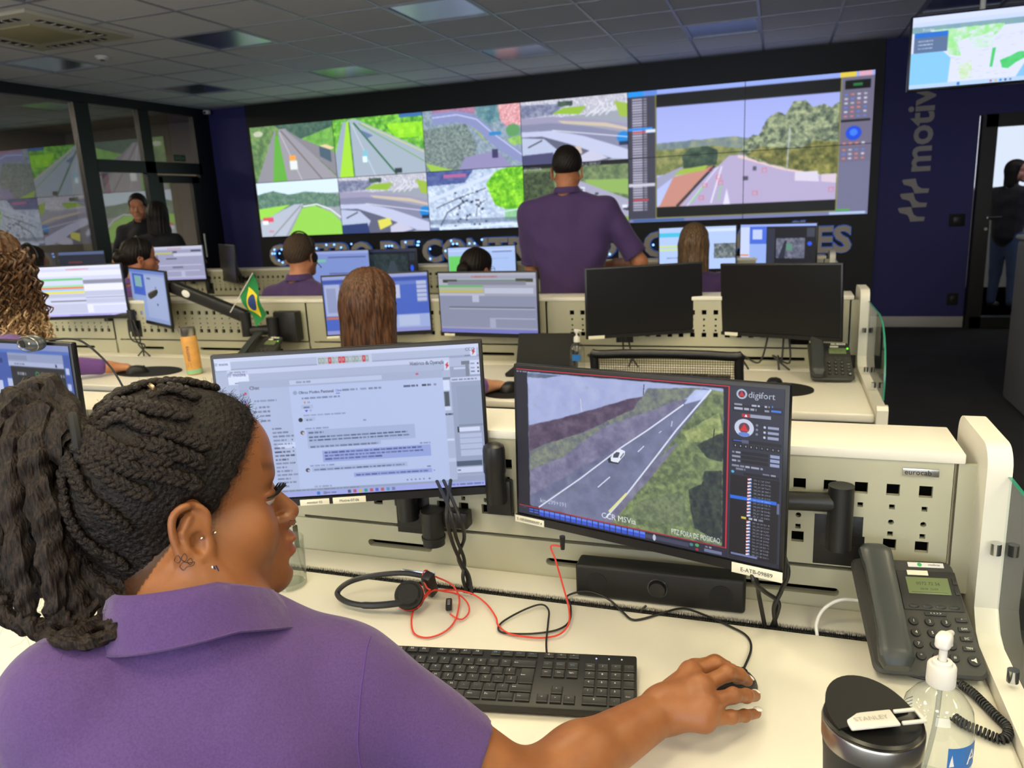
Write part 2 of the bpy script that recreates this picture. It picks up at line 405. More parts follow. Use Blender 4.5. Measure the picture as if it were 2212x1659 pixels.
# left glazed partition
LX = -7.15
def bar(mb, y0, y1, z0, z1, th=.07): mb.box((LX-.0, (y0+y1)/2, (z0+z1)/2), (th, y1-y0, z1-z0))
mb = MB()
bar(mb, 2.0, 8.80, 2.715, 2.82); bar(mb, 6.69, 6.885, 0, 2.72); bar(mb, 7.58, 7.745, 0, 2.72); bar(mb, 8.50, 8.80, 0, 2.72)
bar(mb, 6.88, 8.55, 2.0, 2.135); bar(mb, 2.0, 6.7, 0, .12); bar(mb, 6.88, 7.6, 0, .12); bar(mb, 4.1, 4.25, 0, 2.72)
struct(mb.build('wall_left', M_frame))
mb = MB(); mb.box((LX-.05, .2, 1.41), (.1, 3.9, 2.82)); mb.box((LX-.05, -2.3, 1.41), (.1, 2.6, 2.82)); struct(mb.build('wall_left_solid', M_greywall))
def pane(n, y0, y1, z0, z1):
    w = struct(MB().box((LX, (y0+y1)/2, (z0+z1)/2), (.008, y1-y0, z1-z0)).build('window_%d' % n, M_glasswall)); return w
pane(1, 4.25, 6.69, .12, 2.715); pane(2, 6.885, 7.58, 2.135, 2.715); pane(3, 7.745, 8.50, 2.135, 2.715); pane(4, 6.885, 7.58, .12, 2.0)
struct(MB().box((LX, 3.05, 1.41), (.008, 2.1, 2.6)).build('window_5', M_glasswall))
# door 1 in the partition
d1 = struct(thing('door_1', None, None, (LX, 8.12, 0)))
mb = MB(); 
for c, d in (((LX, 7.79, .98), (.05, .09, 1.96)), ((LX, 8.42, .98), (.05, .15, 1.96)), ((LX, 8.12, 1.935), (.05, .7, .09)), ((LX, 8.12, .06), (.05, .7, .12))): mb.box(c, d)
mb.build('door_frame', M_frame, d1); MB().box((LX, 8.1, 1.0), (.008, .6, 1.8)).build('glass_pane', M_glasswall, d1)
MB().cyl((LX+.05, 8.40, .95), (LX+.05, 8.40, 1.25), .012).build('door_handle', M_steel, d1)
# room behind the partition
mb = MB(); mb.box((-10.6, 5.5, 1.41), (.1, 8.4, 2.82)); mb.box((-8.9, 9.7, 1.41), (3.6, .1, 2.82)); mb.box((-8.9, 1.3, 1.41), (3.6, .1, 2.82))
struct(mb.build('wall_far_left', M_greywall))
struct(MB().box((-8.95, 5.5, 2.85), (3.5, 8.6, .06)).build('ceiling_far_left', M_greywall))
for xx_, yy, sc_ in ((-9.3, 6.1, 80), (-8.4, 5.0, 80)):  # added emitters, kept out of view, that brighten the room behind the glass
    t = thing('ceiling_light', 'ceiling light in the room behind the glass partition', 'ceiling light', (xx_, yy, 2.81), group='lights behind the partition')
    MB().box((0, 0, 0), (.6, 1.2, .02)).build('diffuser', emis('corridor_lamp', (255, 236, 205), sc_*.55), t, world=False)
# exit sign on the glass, fire sign
t = thing('exit_sign', 'small green SAIDA exit sign on the glass above the left door', 'sign', (LX+.045, 8.15, 2.19), (0, 0, PI/2))
MB().box((0, 0, 0), (.2, .006, .075)).build('plate', mat('exit_green', (22, 62, 44), .5), t, world=False)
text_obj('lettering', 'SAÍDA', .058, mat('exit_text', (120, 150, 130), .5), t, (0, -.005, -.02), align='CENTER')
t = thing('fire_equipment_sign', 'red and white fire equipment sign hanging behind the left glass', 'sign', (-7.6, 7.35, 1.9), (0, 0, R(55)))
MB().box((0, 0, 0), (.19, .008, .23)).build('plate', mat('sign_red', (165, 35, 38), .5), t, world=False)
MB().rbox((0, -.007, 0), (.05, .004, .17), .02).build('pictogram', M_white, t, world=False)
t = thing('white_post', 'thin white post standing behind the glass partition', 'post', (-7.5, 7.2, 0))
MB().cyl((0, 0, 0), (0, 0, 2.0), .022).build('pole', M_white, t, world=False); MB().lathe([(0, 0), (.14, 0), (.14, .02), (0, .03)]).build('base', M_white, t, world=False)
# door 2 on the right with glass
d2 = struct(thing('door_2', None, None, (1.8, BY, 0)))
mb = MB()
for c, d in (((1.865, BY-.03, 1.02), (.13, .12, 2.05)), ((3.0, BY-.03, 1.02), (.13, .12, 2.05)), ((2.43, BY-.03, 1.99), (1.2, .12, .12)), ((2.43, BY-.03, .06), (1.2, .12, .11))): mb.box(c, d)
mb.build('door_frame', mat('door_black', (12, 12, 14), .5), d2)
MB().box((2.43, BY-.02, 1.02), (1.0, .008, 1.84)).build('glass_pane', glass('door_glass', (.82, .85, .88), 0, 1.4), d2)
h = MB(); h.cyl((1.9, BY-.1, 1.09), (1.9, BY-.14, 1.09), .012); h.tube([(1.9, BY-.14, 1.09), (2.02, BY-.14, 1.09)], .009); h.build('door_handle', M_chrome, d2)
MB().cyl((1.9, BY-.095, .98), (1.9, BY-.105, .98), .014).build('lock_cylinder', M_steel, d2)
# lobby behind door 2
M_lobby = mat('lobby_wall', (206, 204, 200), .7)
for n_, c_, d_ in (('wall_lobby_back', (3.2, 12.2, 1.41), (3.6, .1, 2.82)), ('wall_lobby_left', (1.35, 10.5, 1.41), (.1, 3.3, 2.82)), ('wall_lobby_right', (4.95, 10.5, 1.41), (.1, 3.3, 2.82))): struct(MB().box(c_, d_).build(n_, M_lobby)); struct(MB().box((3.2, 10.6, -.0), (3.6, 3.4, .02)).build('floor_lobby', mat('lobby_floor', (165, 160, 152), .25)))
struct(MB().box((3.2, 10.6, 2.85), (3.6, 3.4, .06)).build('ceiling_lobby', M_lobby))
t = thing('ceiling_light', 'ceiling light of the lobby behind the right glass door', 'ceiling light', (2.9, 9.35, 2.80))  # added emitter above the door's view, lights the woman outside
MB().box((0, 0, 0), (1.2, .6, .02)).build('diffuser', emis('lobby_lamp', (255, 248, 240), 8), t, world=False)
t = thing('door_window', 'bright window pane high behind the right door', 'window', (2.9, 12.13, 1.9))
MB().box((0, 0, 0), (1.1, .02, 1.1)).build('pane', emis('daylight_pane', (235, 240, 250), 1.4), t, world=False)
for z in (1.07, .285):
    t = thing('wall_plate', 'black square switch plate on the purple wall beside the right door' if z > 1 else 'small black socket plate low on the purple wall near the right door', 'switch' if z > 1 else 'socket', (1.665 if z > 1 else 1.683, BY-.006, z))
    w = .14 if z > 1 else .1
    MB().rbox((0, 0, 0), (w, .012, .12), .004).build('plate', M_matte, t, world=False)
    MB().rbox((0, -.008, 0), (w*.45, .006, .06), .002).build('rocker', M_dark, t, world=False)
# wall letters of the company name, vertical, and its sign of three slanted strokes
def svg(n, pts_list, m, loc, parent=None):
    mb = MB()
    for p in pts_list: mb.prism(p, 'y', -.012, 0)
    return mb.build(n, m, parent, world=False)
t = thing('wall_logo', 'large grey vertical motiva lettering with slanted-stroke emblem on the purple wall', 'logo', (1.30, BY-.005, 1.1))
M_logo = mat('logo_grey', (158, 152, 150), .5)
lt = text_obj('lettering', 'motiva', .335, M_logo, t, (.086, -.004, .447), (0, -PI/2, 0), ext=.006, bold=.008)
for v in lt.data.vertices: v.co.x *= 1.02
def wave(z0):
    # one slanted S-stroke of the emblem, reading upward
    a = []
    for k in range(9):
        u = k/8; a.append((.0+.25*u, z0+.055-.055*(3*u*u-2*u**3)*1.0))
    b = [(x, z-.085+(.02 if i in (0, 8) else 0)) for i, (x, z) in enumerate(a)]
    return a+b[::-1]
mb = MB()
ST = [(232, 870), (236, 864), (300, 861), (305, 878), (314, 898), (334, 910), (373, 912), (369, 932), (300, 933), (293, 915), (283, 900), (262, 893), (243, 889)]
for k in range(3): mb.prism([((x-6*k-222)/151*.265-.168, -(y+68*k-862)/203*.41+.39) for x, y in ST], 'y', -.012, 0)
mb.build('emblem', M_logo, t, world=False)
# halo-lit letters under the video wall
t = thing('wall_lettering', 'halo-lit letters reading CENTRO DE CONTROLE DE OPERACOES under the video wall', 'sign', (-6.36, BY-.05, .80))
s_ = 'CENTRO DE CONTROLE DE OPERAÇÕES'
cu_w = 7.06
lo = text_obj('letters', s_, .36, M_letter, t, (0, -.03, 0), ext=.012, bold=.012)
wid = lo.dimensions.x if lo.dimensions.x > 1 else max(v.co.x for v in lo.data.vertices)
k = cu_w/wid
for v in lo.data.vertices: v.co.x *= k
ha = text_obj('halo', s_, .36, emis('halo_blue', (60, 100, 190), .55), t, (-.0, -.004, -.0), ext=.001, bold=.02)
for v in ha.data.vertices: v.co.x *= k
led = MB()
r_ = random.Random(3)
for i in range(84):
    x = r_.uniform(0, 4.6) if i < 76 else r_.uniform(4.6, 7); z = r_.choice([.03, .06, .12, .15, .2, .24])
    if i == 0: l0 = led.ell((0, 0, 0), (.012, .006, .012), nu=10, nv=6).build('led_dot', M_led, t, world=False); l0.location = (x, -.048, z)
    else: l1 = l0.copy(); COL.objects.link(l1); l1.location = (x, -.048, z)
# grey counter at the right edge
t = thing('reception_counter', 'grey rounded counter end at the right edge of the picture', 'counter', (1.46, 5.2, 0))
MB().rbox((.55, .32, .53), (1.1, .64, 1.06), .03, 4).build('body', mat('counter_grey', (120, 120, 124), .5), t, world=False)
MB().rbox((.55, .32, 1.075), (1.12, .66, .03), .014, 3).build('top', mat('counter_rim', (170, 170, 170), .4), t, world=False)
# ------------------------------------------------------------------ consoles
PITCH_, NCOL = .0472, 24
ROWY = {1: 1.30, 2: 3.27, 3: 5.25}
MODX = [.2705-1.243*k for k in range(5)]     # right edge of every module
def perforated():
    """one steel sheet with five rows of cut-outs; local: right edge x=0, front y=0"""
    mb = MB(); x0 = -1.225; z0, z1 = .818, 1.011; cols = [-.0367-PITCH_*i for i in range(NCOL)]
    hs = [(.961, .0098, 0), (.9315, .0042, 0), (.905, .0047, 1), (.8845, .0042, 0), (.866, .0098, 0)]
    L = cols[-1]-PITCH_/2; Rr = cols[0]+PITCH_/2
    mb.add([(x0, 0, z0), (L, 0, z0), (L, 0, z1), (x0, 0, z1)], [(0, 1, 2, 3)]); mb.add([(Rr, 0, z0), (0, 0, z0), (0, 0, z1), (Rr, 0, z1)], [(0, 1, 2, 3)])
    zc = [z0]+[(hs[i][0]+hs[i+1][0])/2 for i in range(4)][::-1]+[z1]
    for cx in cols:
        for k, (hz, r, circ) in enumerate(hs[::-1]):
            a, b = cx-PITCH_/2, cx+PITCH_/2; c, d = zc[k], zc[k+1]
            out = [(a, c), (cx, c), (b, c), (b, hz), (b, d), (cx, d), (a, d), (a, hz)]
            if circ: inn = [(cx+r*math.cos(t), hz+r*math.sin(t)) for t in [R(225), R(270), R(315), 0, R(45), R(90), R(135), PI]]
            else: inn = [(cx-r, hz-r), (cx, hz-r), (cx+r, hz-r), (cx+r, hz), (cx+r, hz+r), (cx, hz+r), (cx-r, hz+r), (cx-r, hz)]
            vs = [(x, 0, z) for x, z in out]+[(x, 0, z) for x, z in inn]+[(x, .01, z) for x, z in inn]
            mb.add(vs, [(i, (i+1) % 8, 8+(i+1) % 8, 8+i) for i in range(8)]+[(8+i, 8+(i+1) % 8, 16+(i+1) % 8, 16+i) for i in range(8)])
    return mb
def riser(row, k):
    t = thing('desk_riser', '', 'desk riser')
    perforated().build('perforated_panel', M_metal, t, world=False)
    MB().box((-.6125, .05, .9), (1.2, .006, .21)).build('dark_backing', M_gap, t, world=False)
    mb = MB(); x0, x1 = -1.23, .0; slots = [(-1.06, -.915), (-.675, -.156)] ; z0, z1, s0, s1 = .715, .811, .762, .777
    xs_ = [x0]+[q for s_ in slots for q in s_]+[x1]
    mb.box(((x0+x1)/2, .009, (z0+s0)/2), (x1-x0, .018, s0-z0)); mb.box(((x0+x1)/2, .009, (s1+z1)/2), (x1-x0, .018, z1-s1))
    for a, b in zip(xs_[::2], xs_[1::2]): mb.box(((a+b)/2, .009, (s0+s1)/2), (b-a, .018, s1-s0))
    for a, b in slots:   # rounded slot ends
        for e, sg in ((a, 1), (b, -1)):
            c = e+sg*(s1-s0)/2; rr = (s1-s0)/2; zc = (s0+s1)/2
            for up in (1, -1):
                P = [(c+sg*(-rr)*math.cos(q*PI/16), zc+up*rr*math.sin(q*PI/16)) for q in range(9)]+[(e, zc+up*rr)]
                mb.prism(P, 'y', 0, .018)
    mb.build('lower_panel', M_metal, t, world=False)
    MB().box((-.615, .06, .77), (1.2, .01, .09)).build('lower_backing', M_gap, t, world=False)
    MB().rbox((-.606, .0735, 1.0195), (1.2425, .153, .0165), .0025).build('shelf_top', M_cream, t, world=False)
    mb = MB(); mb.box((-.606, .14, .5), (1.24, .012, 1.0)); mb.box((.02, .006, .9), (.026, .006, .22)); mb.build('rear_panel', M_metal, t, world=False)
    MB().box((-.62, .02, .35), (1.2, .02, .7)).build('modesty_panel', M_metal, t, world=False)
    return t
rz = riser(1, 0); first = True
RN = {1: 'front', 2: 'second', 3: 'third'}
for row in (1, 2, 3):
    for k in range(5):
        if row == 1 and k > 1: continue
        t = rz if first else dup(rz); first = False
        t.location = (MODX[k], ROWY[row], 0)
        t['label'] = 'cream perforated steel desk riser of the %s desk row, %s' % (RN[row], ['at its right end', 'second from the right', 'third from the right', 'fourth from the right', 'at its far left'][k])
for row in (1, 2, 3):
    Y = ROWY[row]; XL = -2.3 if row == 1 else -5.95; XR = .303; yf = Y-.70; w = XR-XL; cx = (XL+XR)/2
    t = thing('worktop', 'long cream worktop of the %s desk row' % RN[row], 'desk', (cx, Y-.4, 0))
    MB().rbox((cx, (yf+Y-.0915)/2, .725), (w, Y-.0915-yf, .03), .007, 3).build('main_board', M_cream, t)
    MB().rbox((cx, Y-.0410, .727), (w, .078, .026), .002).build('rear_strip', M_cream, t)
    br = MB(); br.box((cx, Y-.085, .722), (w, .012, .014)); r_ = random.Random(row)
    if row == 1:
        x = XL
        while x < XR:
            h_ = r_.uniform(.0, .0045); q = r_.uniform(-.003, .002)
            br.add([(x, Y-.088, .735), (x+.0012, Y-.088, .735), (x+.0006+r_.uniform(-.002, .002), Y-.083+h_+.002, .7425+h_*.3)], [(0, 1, 2)])
            br.add([(x, Y-.082, .735), (x+.0012, Y-.082, .735), (x+.0006, Y-.079+h_, .7435)], [(0, 1, 2)]); x += .0011
    br.build('brush_strip', M_gap, t)
    lg = MB()
    for xx in (XL+.1, cx, XR-.05): lg.box((xx, Y-.12, .355), (.06, .1, .71)); 
    lg.build('frame', M_metal, t)
    # end panel
    e = thing('end_panel', 'rounded cream end panel at the right end of the %s desk row' % RN[row], 'end panel', (.32, Y+.05, 0))
    def rr(y0, y1, z0, z1, r, seg=6):
        P = [(y0, z0), (y1, z0)]
        P += [(y1-r+r*math.cos(a*PI/2/seg), z1-r+r*math.sin(a*PI/2/seg)) for a in range(seg+1)]
        P += [(y0+r-r*math.sin(a*PI/2/seg), z1-r+r*math.cos(a*PI/2/seg)) for a in range(seg+1)]
        return P
    mb = MB(); mb.prism([(y, z) for y, z in rr(Y-.052, Y+.155, 0, 1.056, .035)], 'x', .3035, .3365)
    yf2 = yf-.03
    mb.prism([(yf2, 0), (Y-.05, 0), (Y-.05, .80), (Y-.075, .768), (Y-.10, .758), (yf2+.05, .758), (yf2+.03, .772), (yf2+.01, .772), (yf2, .76)], 'x', .3035, .3365)
    mb.build('panel', M_cream, e)
    gl = MB(); gl.box((.308, Y-.035, .98), (.001, .02, .018)); gl.build('size_label', M_ink, e) if row == 1 else None
    # glass divider
    g = thing('glass_divider', 'clear glass divider with green edges at the right end of the %s desk row' % RN[row], 'glass divider', (.32, Y-.3, .75))
    top = [(Y-.050, 1.012), (Y-.40, 1.012), (Y-.46, 1.004), (Y-.51, .990), (Y-.555, .962), (Y-.59, .925), (Y-.612, .88), (Y-.625, .82), (Y-.62, .78)]
    bot = [(Y-.62, .765), (Y-.10, .765), (Y-.075, .775), (Y-.055, .80)]
    P = top+bot; gm = MB(); gm.add([(.3335, y, z) for y, z in P], [tuple(range(len(P)))]); gm.build('glass_sheet', M_glass, g)
    ed = MB(); n_ = len(P)
    ed.add([(.3306, y, z) for y, z in P]+[(.3364, y, z) for y, z in P], [(i, (i+1) % n_, n_+(i+1) % n_, n_+i) for i in range(9)]); ed.build('glass_edge', M_edge, g)
    for (yy, zz) in ((Y-.062, .90), (Y-.20, .775), (Y-.45, .775)):
        MB().cyl((.322, yy, zz-.008), (.322, yy, zz+.010), .0075, n=16).build('clamp', M_chrome, g)
# maker's badge on the front riser
def badge(Y, nm, lab):
    t = thing('maker_badge', lab, 'badge', (.224, Y-.002, .994))
    MB().rbox((0, 0, 0), (.052, .002, .0125), .0006).build('plate', M_steel, t, world=False)
    text_obj('lettering', 'eurocab', .0125, mat('badge_ink', (40, 40, 40), .4), t, (-.0235, -.0015, -.004), ext=.0002, sx=.95)
badge(1.30, 1, 'small metal eurocab badge on the front desk riser'); badge(3.27, 2, 'small metal eurocab badge on the second desk riser')

# ------------------------------------------------------------------ monitors
def monitor(lab, c, yaw, tilt, pic=None, w=.495, h=.295, roll=0, group='desk monitors', s=1.0, off=False, arm=None, stickers=(), name='monitor'):
    t = thing(name, lab, 'monitor', c, (0, 0, 0), group=group)
    t.rotation_mode = 'XYZ'
    M = Matrix.Rotation(R(yaw), 3, 'Z') @ Matrix.Rotation(R(-tilt), 3, 'X') @ Matrix.Rotation(R(roll), 3, 'Y')
    t.rotation_euler = M.to_euler()
    b = MB(); b.rbox((0, .008, 0), (w, .014, h), .003); b.rbox((0, .022, -.01), (w*.72, .03, h*.66), .012); b.rbox((0, .04, -.01), (.1, .02, .1), .004)
    b.build('housing', M_bezel, t, world=False)
    iw, ih = w-.014, h-.026; zo = .006
    if off: MB().box((0, .0008, zo), (iw, .002, ih)).build('screen', M_off, t, world=False)
    elif pic is not None: screen('screen', pic, iw, ih, t, (0, -.0004, zo), s)
    MB().box((0, -.0012, -h/2+.009), (w*.996, .0016, .014)).build('chin_bezel', M_bezel, t, world=False)
    for (sx, sw, sh, txt) in stickers:
        o = MB().rbox((sx, -.003, -h/2+.0075), (sw, .0015, sh), .0006).build('asset_sticker', M_label, t, world=False, label='cream asset sticker')
        if txt:
            q = text_obj('sticker_text', txt, sh*.55, M_ink, o, (sx, -.0042, -h/2+.0075-sh*.2), ext=.0001, align='CENTER')
    if arm:
        (bx, by, bz) = arm; 
        T = wmat(t) @ Vector((0, .05, -.01))
        a = t
        mb = MB(); mb.rbox((bx, by+.015, bz-.055), (.085, .03, .10), .005); mb.cyl((bx, by-.02, bz-.06), (bx, by-.02, bz+.05), .020)
        mb.build('arm_post', M_dark, a)
        mid = Vector(((bx+T.x)/2+(.03 if T.x > bx else -.03), (by-.02+T.y)/2, bz))
        seg = MB(); seg.tube([(bx, by-.02, bz+.02), (mid.x, mid.y, bz+.02)], .016, n=10); seg.build('lower_arm', M_dark, a)
        seg = MB(); seg.tube([(mid.x, mid.y, bz+.02), (T.x, T.y+.01, T.z)], .017, n=10); seg.cyl((mid.x, mid.y, bz-.01), (mid.x, mid.y, bz+.045), .019); seg.build('upper_arm', M_dark, a)
    return t
def arm_lab(lab): return 'black swivel arm carrying the ' + lab.split(',')[0][:60].replace('monitor showing', 'monitor that shows')
# ------------------------------------------------------------------ pictures on the screens
def homog(q):
    A = []
    for (x, y), (u, v) in zip(q, [(0, 0), (1, 0), (1, 1), (0, 1)]):
        A.append([x, y, 1, 0, 0, 0, -u*x, -u*y, u]); A.append([0, 0, 0, x, y, 1, -v*x, -v*y, v])
    A = np.array(A); h = np.append(np.linalg.solve(A[:, :8], A[:, 8]), 1)
    def f(x, y):
        d = h[6]*x+h[7]*y+1; return ((h[0]*x+h[1]*y+h[2])/d, (h[3]*x+h[4]*y+h[5])/d)
    return f
def pic_office():
    c = Cv(600, 338, (176, 188, 220)); H = homog([(62, 172), (1980, 68), (2050, 1130), (205, 1225)])
    def Q(x0, y0, x1, y1, col, al=1):   # rectangle given by two photo corners
        a, b = H(x0, y0), H(x1, y1); c.rect(a[0], a[1], b[0], b[1], col, al)
    def T(s, x, y, sz, col, sx=1): p = H(x, y); c.text(s, p[0], p[1], sz, col, sx)
    c.rect(0, 0, 1, .028, (205, 215, 246)); c.rect(0, .028, 1, .075, (178, 190, 222)); c.rect(0, .075, 1, .09, (150, 163, 197))
    c.rect(0.004, .02, .062, .085, (214, 224, 252)); T('/// motiva', 75, 226, .028, (40, 50, 110), .82)
    # toolbar strip
    a = H(815, 165); b = H(1185, 190); c.rect(a[0]-.005, .03, b[0]+.012, .085, (196, 206, 236))
    for k in range(15):
        col = [(150, 165, 160), (168, 178, 184), (205, 50, 62)][[0, 0, 1, 2, 0, 1, 2, 2, 0, 1, 0, 0, 1, 2, 0][k]]
        c.rect(a[0]+k*.0128, .035, a[0]+k*.0128+.0115, .078, col); c.rect(a[0]+k*.0128+.003, .045, a[0]+k*.0128+.008, .065, (215, 222, 235), .55)
    c.rect(.966, .025, .99, .085, (214, 222, 250)); c.poly([(.972, .05), (.984, .03), (.981, .048), (.986, .052), (.974, .078), (.976, .058)], (198, 40, 48)); T('CCO', 1883, 125, .03, (50, 60, 90)); c.words(.945, .968, .075, .008, (70, 80, 110), .6)
    # right-hand background window
    c.rect(.885, .15, 1, .98, (150, 163, 195)); c.rect(.90, .155, .96, .17, (196, 206, 236)); c.rect(.93, .115, .975, .14, (110, 120, 140)); c.rect(.945, .14, .958, .22, (120, 130, 150)); c.rect(.962, .112, 1, .21, (205, 215, 246))
    for v in (.13, .16, .185): c.words(.965, .98, v, .01, (70, 80, 110), .7, 3); c.rect(.99, v, .996, v+.012, (60, 60, 70))
    c.rect(.885, .225, 1, .255, (198, 208, 238)); c.words(.89, .985, .235, .01, (60, 70, 100), .7, 4); c.rect(.905, .285, 1, .555, (146, 160, 190)); c.rect(.905, .555, 1, .57, (128, 140, 165))
    c.rect(.905, .575, .985, .605, (212, 222, 250)); c.rect(.898, .57, .905, .61, (40, 50, 60)); c.rect(.905, .62, .99, .78, (180, 192, 226))
    for v in (.65, .69, .73): c.rect(.905, v, .99, v+.006, (150, 163, 195))
    c.rect(.86, .815, .985, .85, (72, 88, 112)); c.rect(.86, .86, .985, .9, (200, 210, 240)); c.words(.865, .9, .875, .01, (60, 70, 100), .7, 5); c.rect(.86, .91, .985, .925, (160, 172, 204))
    # second window
    a = H(158, 240); b = H(1765, 165); c.rect(.045, .085, .886, .93, (172, 185, 218)); c.rect(.045, .085, .886, .115, (198, 208, 240)); c.words(.055, .12, .095, .01, (110, 90, 110), .5, 6)
    c.rect(.047, .118, .125, .185, (220, 229, 254)); T('/// motiva', 168, 308, .037, (38, 46, 108), .85); c.words(.07, .1, .172, .008, (60, 70, 120), .7, 7)
    T('Histórico da Operação', 1483, 232, .036, (28, 32, 48), .70); c.rect(.865, .105, .884, .17, (214, 222, 250)); c.poly([(.869, .135), (.881, .112), (.878, .132), (.883, .138), (.871, .163), (.873, .142)], (198, 38, 46)); c.words(.835, .862, .165, .008, (60, 70, 100), .6, 8)
    c.rect(.84, .22, .884, .235, (120, 132, 158)); c.rect(.84, .24, .88, .31, (214, 224, 252)); c.rect(.84, .32, .876, .42, (66, 76, 90)); c.rect(.857, .33, .859, .41, (110, 122, 140)); c.rect(.84, .425, .88, .45, (205, 215, 246)); c.rect(.84, .47, .886, .485, (120, 132, 158)); c.words(.85, .884, .472, .01, (30, 36, 50), .8, 9)
    c.rect(.84, .65, .884, .665, (205, 215, 246)); c.rect(.84, .79, .884, .815, (190, 202, 234))
    # chat window
    x0, y0, x1, y1 = .083, .165, .856, .945
    c.rect(x0, y0, x1, y1, (190, 203, 240)); c.rect(x0, y0, x1, y0+.055, (166, 179, 212)); c.rect(.275, y0+.012, .625, y0+.043, (190, 202, 236)); c.words(.30, .355, y0+.022, .012, (110, 122, 155), .7, 10); c.rect(.755, y0+.014, .765, y0+.026, (200, 80, 110))
    c.rect(x0, y0+.055, .118, y1, (160, 173, 208)); c.rect(.118, y0+.055, .272, y1, (176, 190, 226)); c.rect(.272, y0+.055, x1, y1, (184, 199, 240))
    T('Chat', 325, 405, .034, (36, 40, 60)); c.ell(.105, .25, .005, .009, (205, 62, 74)); c.ell(.105, .335, .005, .009, (205, 62, 74)); c.rect(.094, .3, .104, .315, (100, 90, 190)); c.rect(.094, .25, .102, .265, (110, 120, 160))
    c.words(.135, .22, .30, .012, (80, 90, 120), .6, 11)
    for i, v in enumerate((.345, .375, .405, .44)): c.words(.13 if i == 1 else .15, .19, v, .012, (70, 80, 110), .65, 12+i); c.ell(.14, v+.006, .004, .007, (110, 122, 160), .5 if i != 1 else 0)
    c.rect(.205, .605, .272, .645, (205, 216, 250))
    for i in range(16):
        v = .50+i*.0275
        c.words(.19, .19+.04+.05*((i*7) % 5)/5, v, .012, (40, 46, 72) if i in (5, 6, 7, 8) else (90, 100, 135), .75, 20+i)
        if i in (3, 5, 6, 7, 9): c.ell(.262, v+.005, .0022, .004, (40, 40, 90))
    c.ell(.292, .265, .008, .014, (150, 162, 196)); c.text('Obras Motiva Pantanal', .305, .275, .028, (34, 38, 58), .92)
    c.text('Chat', .445, .272, .022, (70, 70, 150)); c.rect(.447, .283, .462, .287, (90, 80, 190))
    for a_, b_ in ((.472, .53), (.54, .565), (.572, .62)): c.words(a_, b_, .258, .013, (90, 100, 130), .7, int(a_*100))
    c.words(.705, .76, .258, .013, (50, 58, 84), .8, 3); c.words(.775, .80, .258, .013, (40, 46, 72), .9, 4); c.rect(.80, .258, .81, .27, (60, 66, 96), .6); c.rect(.82, .258, .83, .27, (90, 98, 130), .6)
    def bub(x0, y0, x1, y1, col, lines, ink=(64, 74, 108), sd=0):
        c.rect(x0, y0, x1, y1, col)
        for k in range(lines): c.words(x0+.008, (x1-.012) if k < lines-1 or lines == 1 else x0+(x1-x0)*.72, y0+.012+k*.0215, .0115, ink, .72, sd+k)
    c.words(.315, .46, .30, .012, (70, 80, 112), .7, 40); c.ell(.325, .335, .003, .008, (225, 120, 50)); c.words(.335, .345, .33, .01, (80, 90, 120), .5)
    bub(.31, .352, .355, .378, (172, 187, 226), 1, sd=41); c.poly([(.322, .388), (.334, .388), (.328, .403)], (90, 60, 210)); c.words(.34, .348, .388, .01, (80, 90, 120), .5)
    c.words(.315, .475, .42, .01, (110, 120, 158), .6, 42); c.ell(.302, .455, .008, .014, (28, 30, 40)); bub(.316, .44, .358, .466, (172, 187, 226), 1, sd=43); c.words(.54, .552, .477, .01, (90, 100, 140), .6)
    c.words(.316, .41, .513, .01, (100, 110, 150), .65, 44); c.ell(.304, .545, .008, .014, (90, 84, 90)); c.ell(.307, .548, .004, .008, (205, 200, 205))
    bub(.32, .53, .735, .63, (166, 182, 222), 0); c.words(.327, .385, .543, .011, (60, 70, 104), .7, 45)
    for k, e in enumerate((.705, .712)): c.words(.327, e, .575+.022*k, .011, (56, 66, 100), .78, 46+k)
    bub(.32, .632, .60, .658, (166, 182, 222), 1, sd=48); c.words(.75, .79, .663, .01, (80, 90, 130), .7, 49)
    c.rect(.372, .68, .79, .762, (150, 168, 226))
    for k, e in enumerate((.755, .76, .60)): c.words(.38, e, .69+.0225*k, .0115, (56, 64, 120), .78, 50+k)
    c.words(.32, .415, .778, .01, (100, 110, 150), .65, 53); c.ell(.309, .812, .008, .014, (60, 60, 80)); c.ell(.312, .815, .004, .008, (190, 195, 215)); bub(.325, .795, .695, .825, (168, 184, 224), 1, sd=54)
    c.words(.77, .785, .832, .01, (90, 100, 140), .7, 55); bub(.485, .85, .788, .882, (150, 168, 226), 1, (56, 64, 120), sd=56); c.ell(.797, .868, .003, .006, (100, 110, 180), .6)
    c.words(.328, .395, .928, .011, (110, 120, 156), .6, 57)
    for k in range(5): c.ell(.69+.016*k, .925, .0035, .006, (80, 90, 130), .6)
    c.poly([(.773, .918), (.782, .925), (.773, .932)], (80, 90, 140))
    c.rect(0, .945, 1, .963, (150, 163, 196)); c.words(.2, .5, .95, .008, (90, 110, 120), .6, 60); c.rect(0, .963, 1, 1, (160, 170, 235))
    for k, col in enumerate(((30, 110, 200), (120, 130, 170), (60, 70, 90), (190, 60, 90), (225, 185, 60), (40, 150, 120), (200, 70, 70), (80, 90, 200), (190, 80, 60), (60, 150, 170), (110, 120, 160))):
        x = .335 if k == 0 else .36 if k == 1 else .455+.0215*(k-2); c.rect(x, .97, x+.012, .992, col, .85)
    c.words(.37, .41, .976, .011, (80, 90, 130), .7, 61); c.words(.86, .985, .975, .011, (70, 80, 120), .65, 62)
    return c.blur(1).a
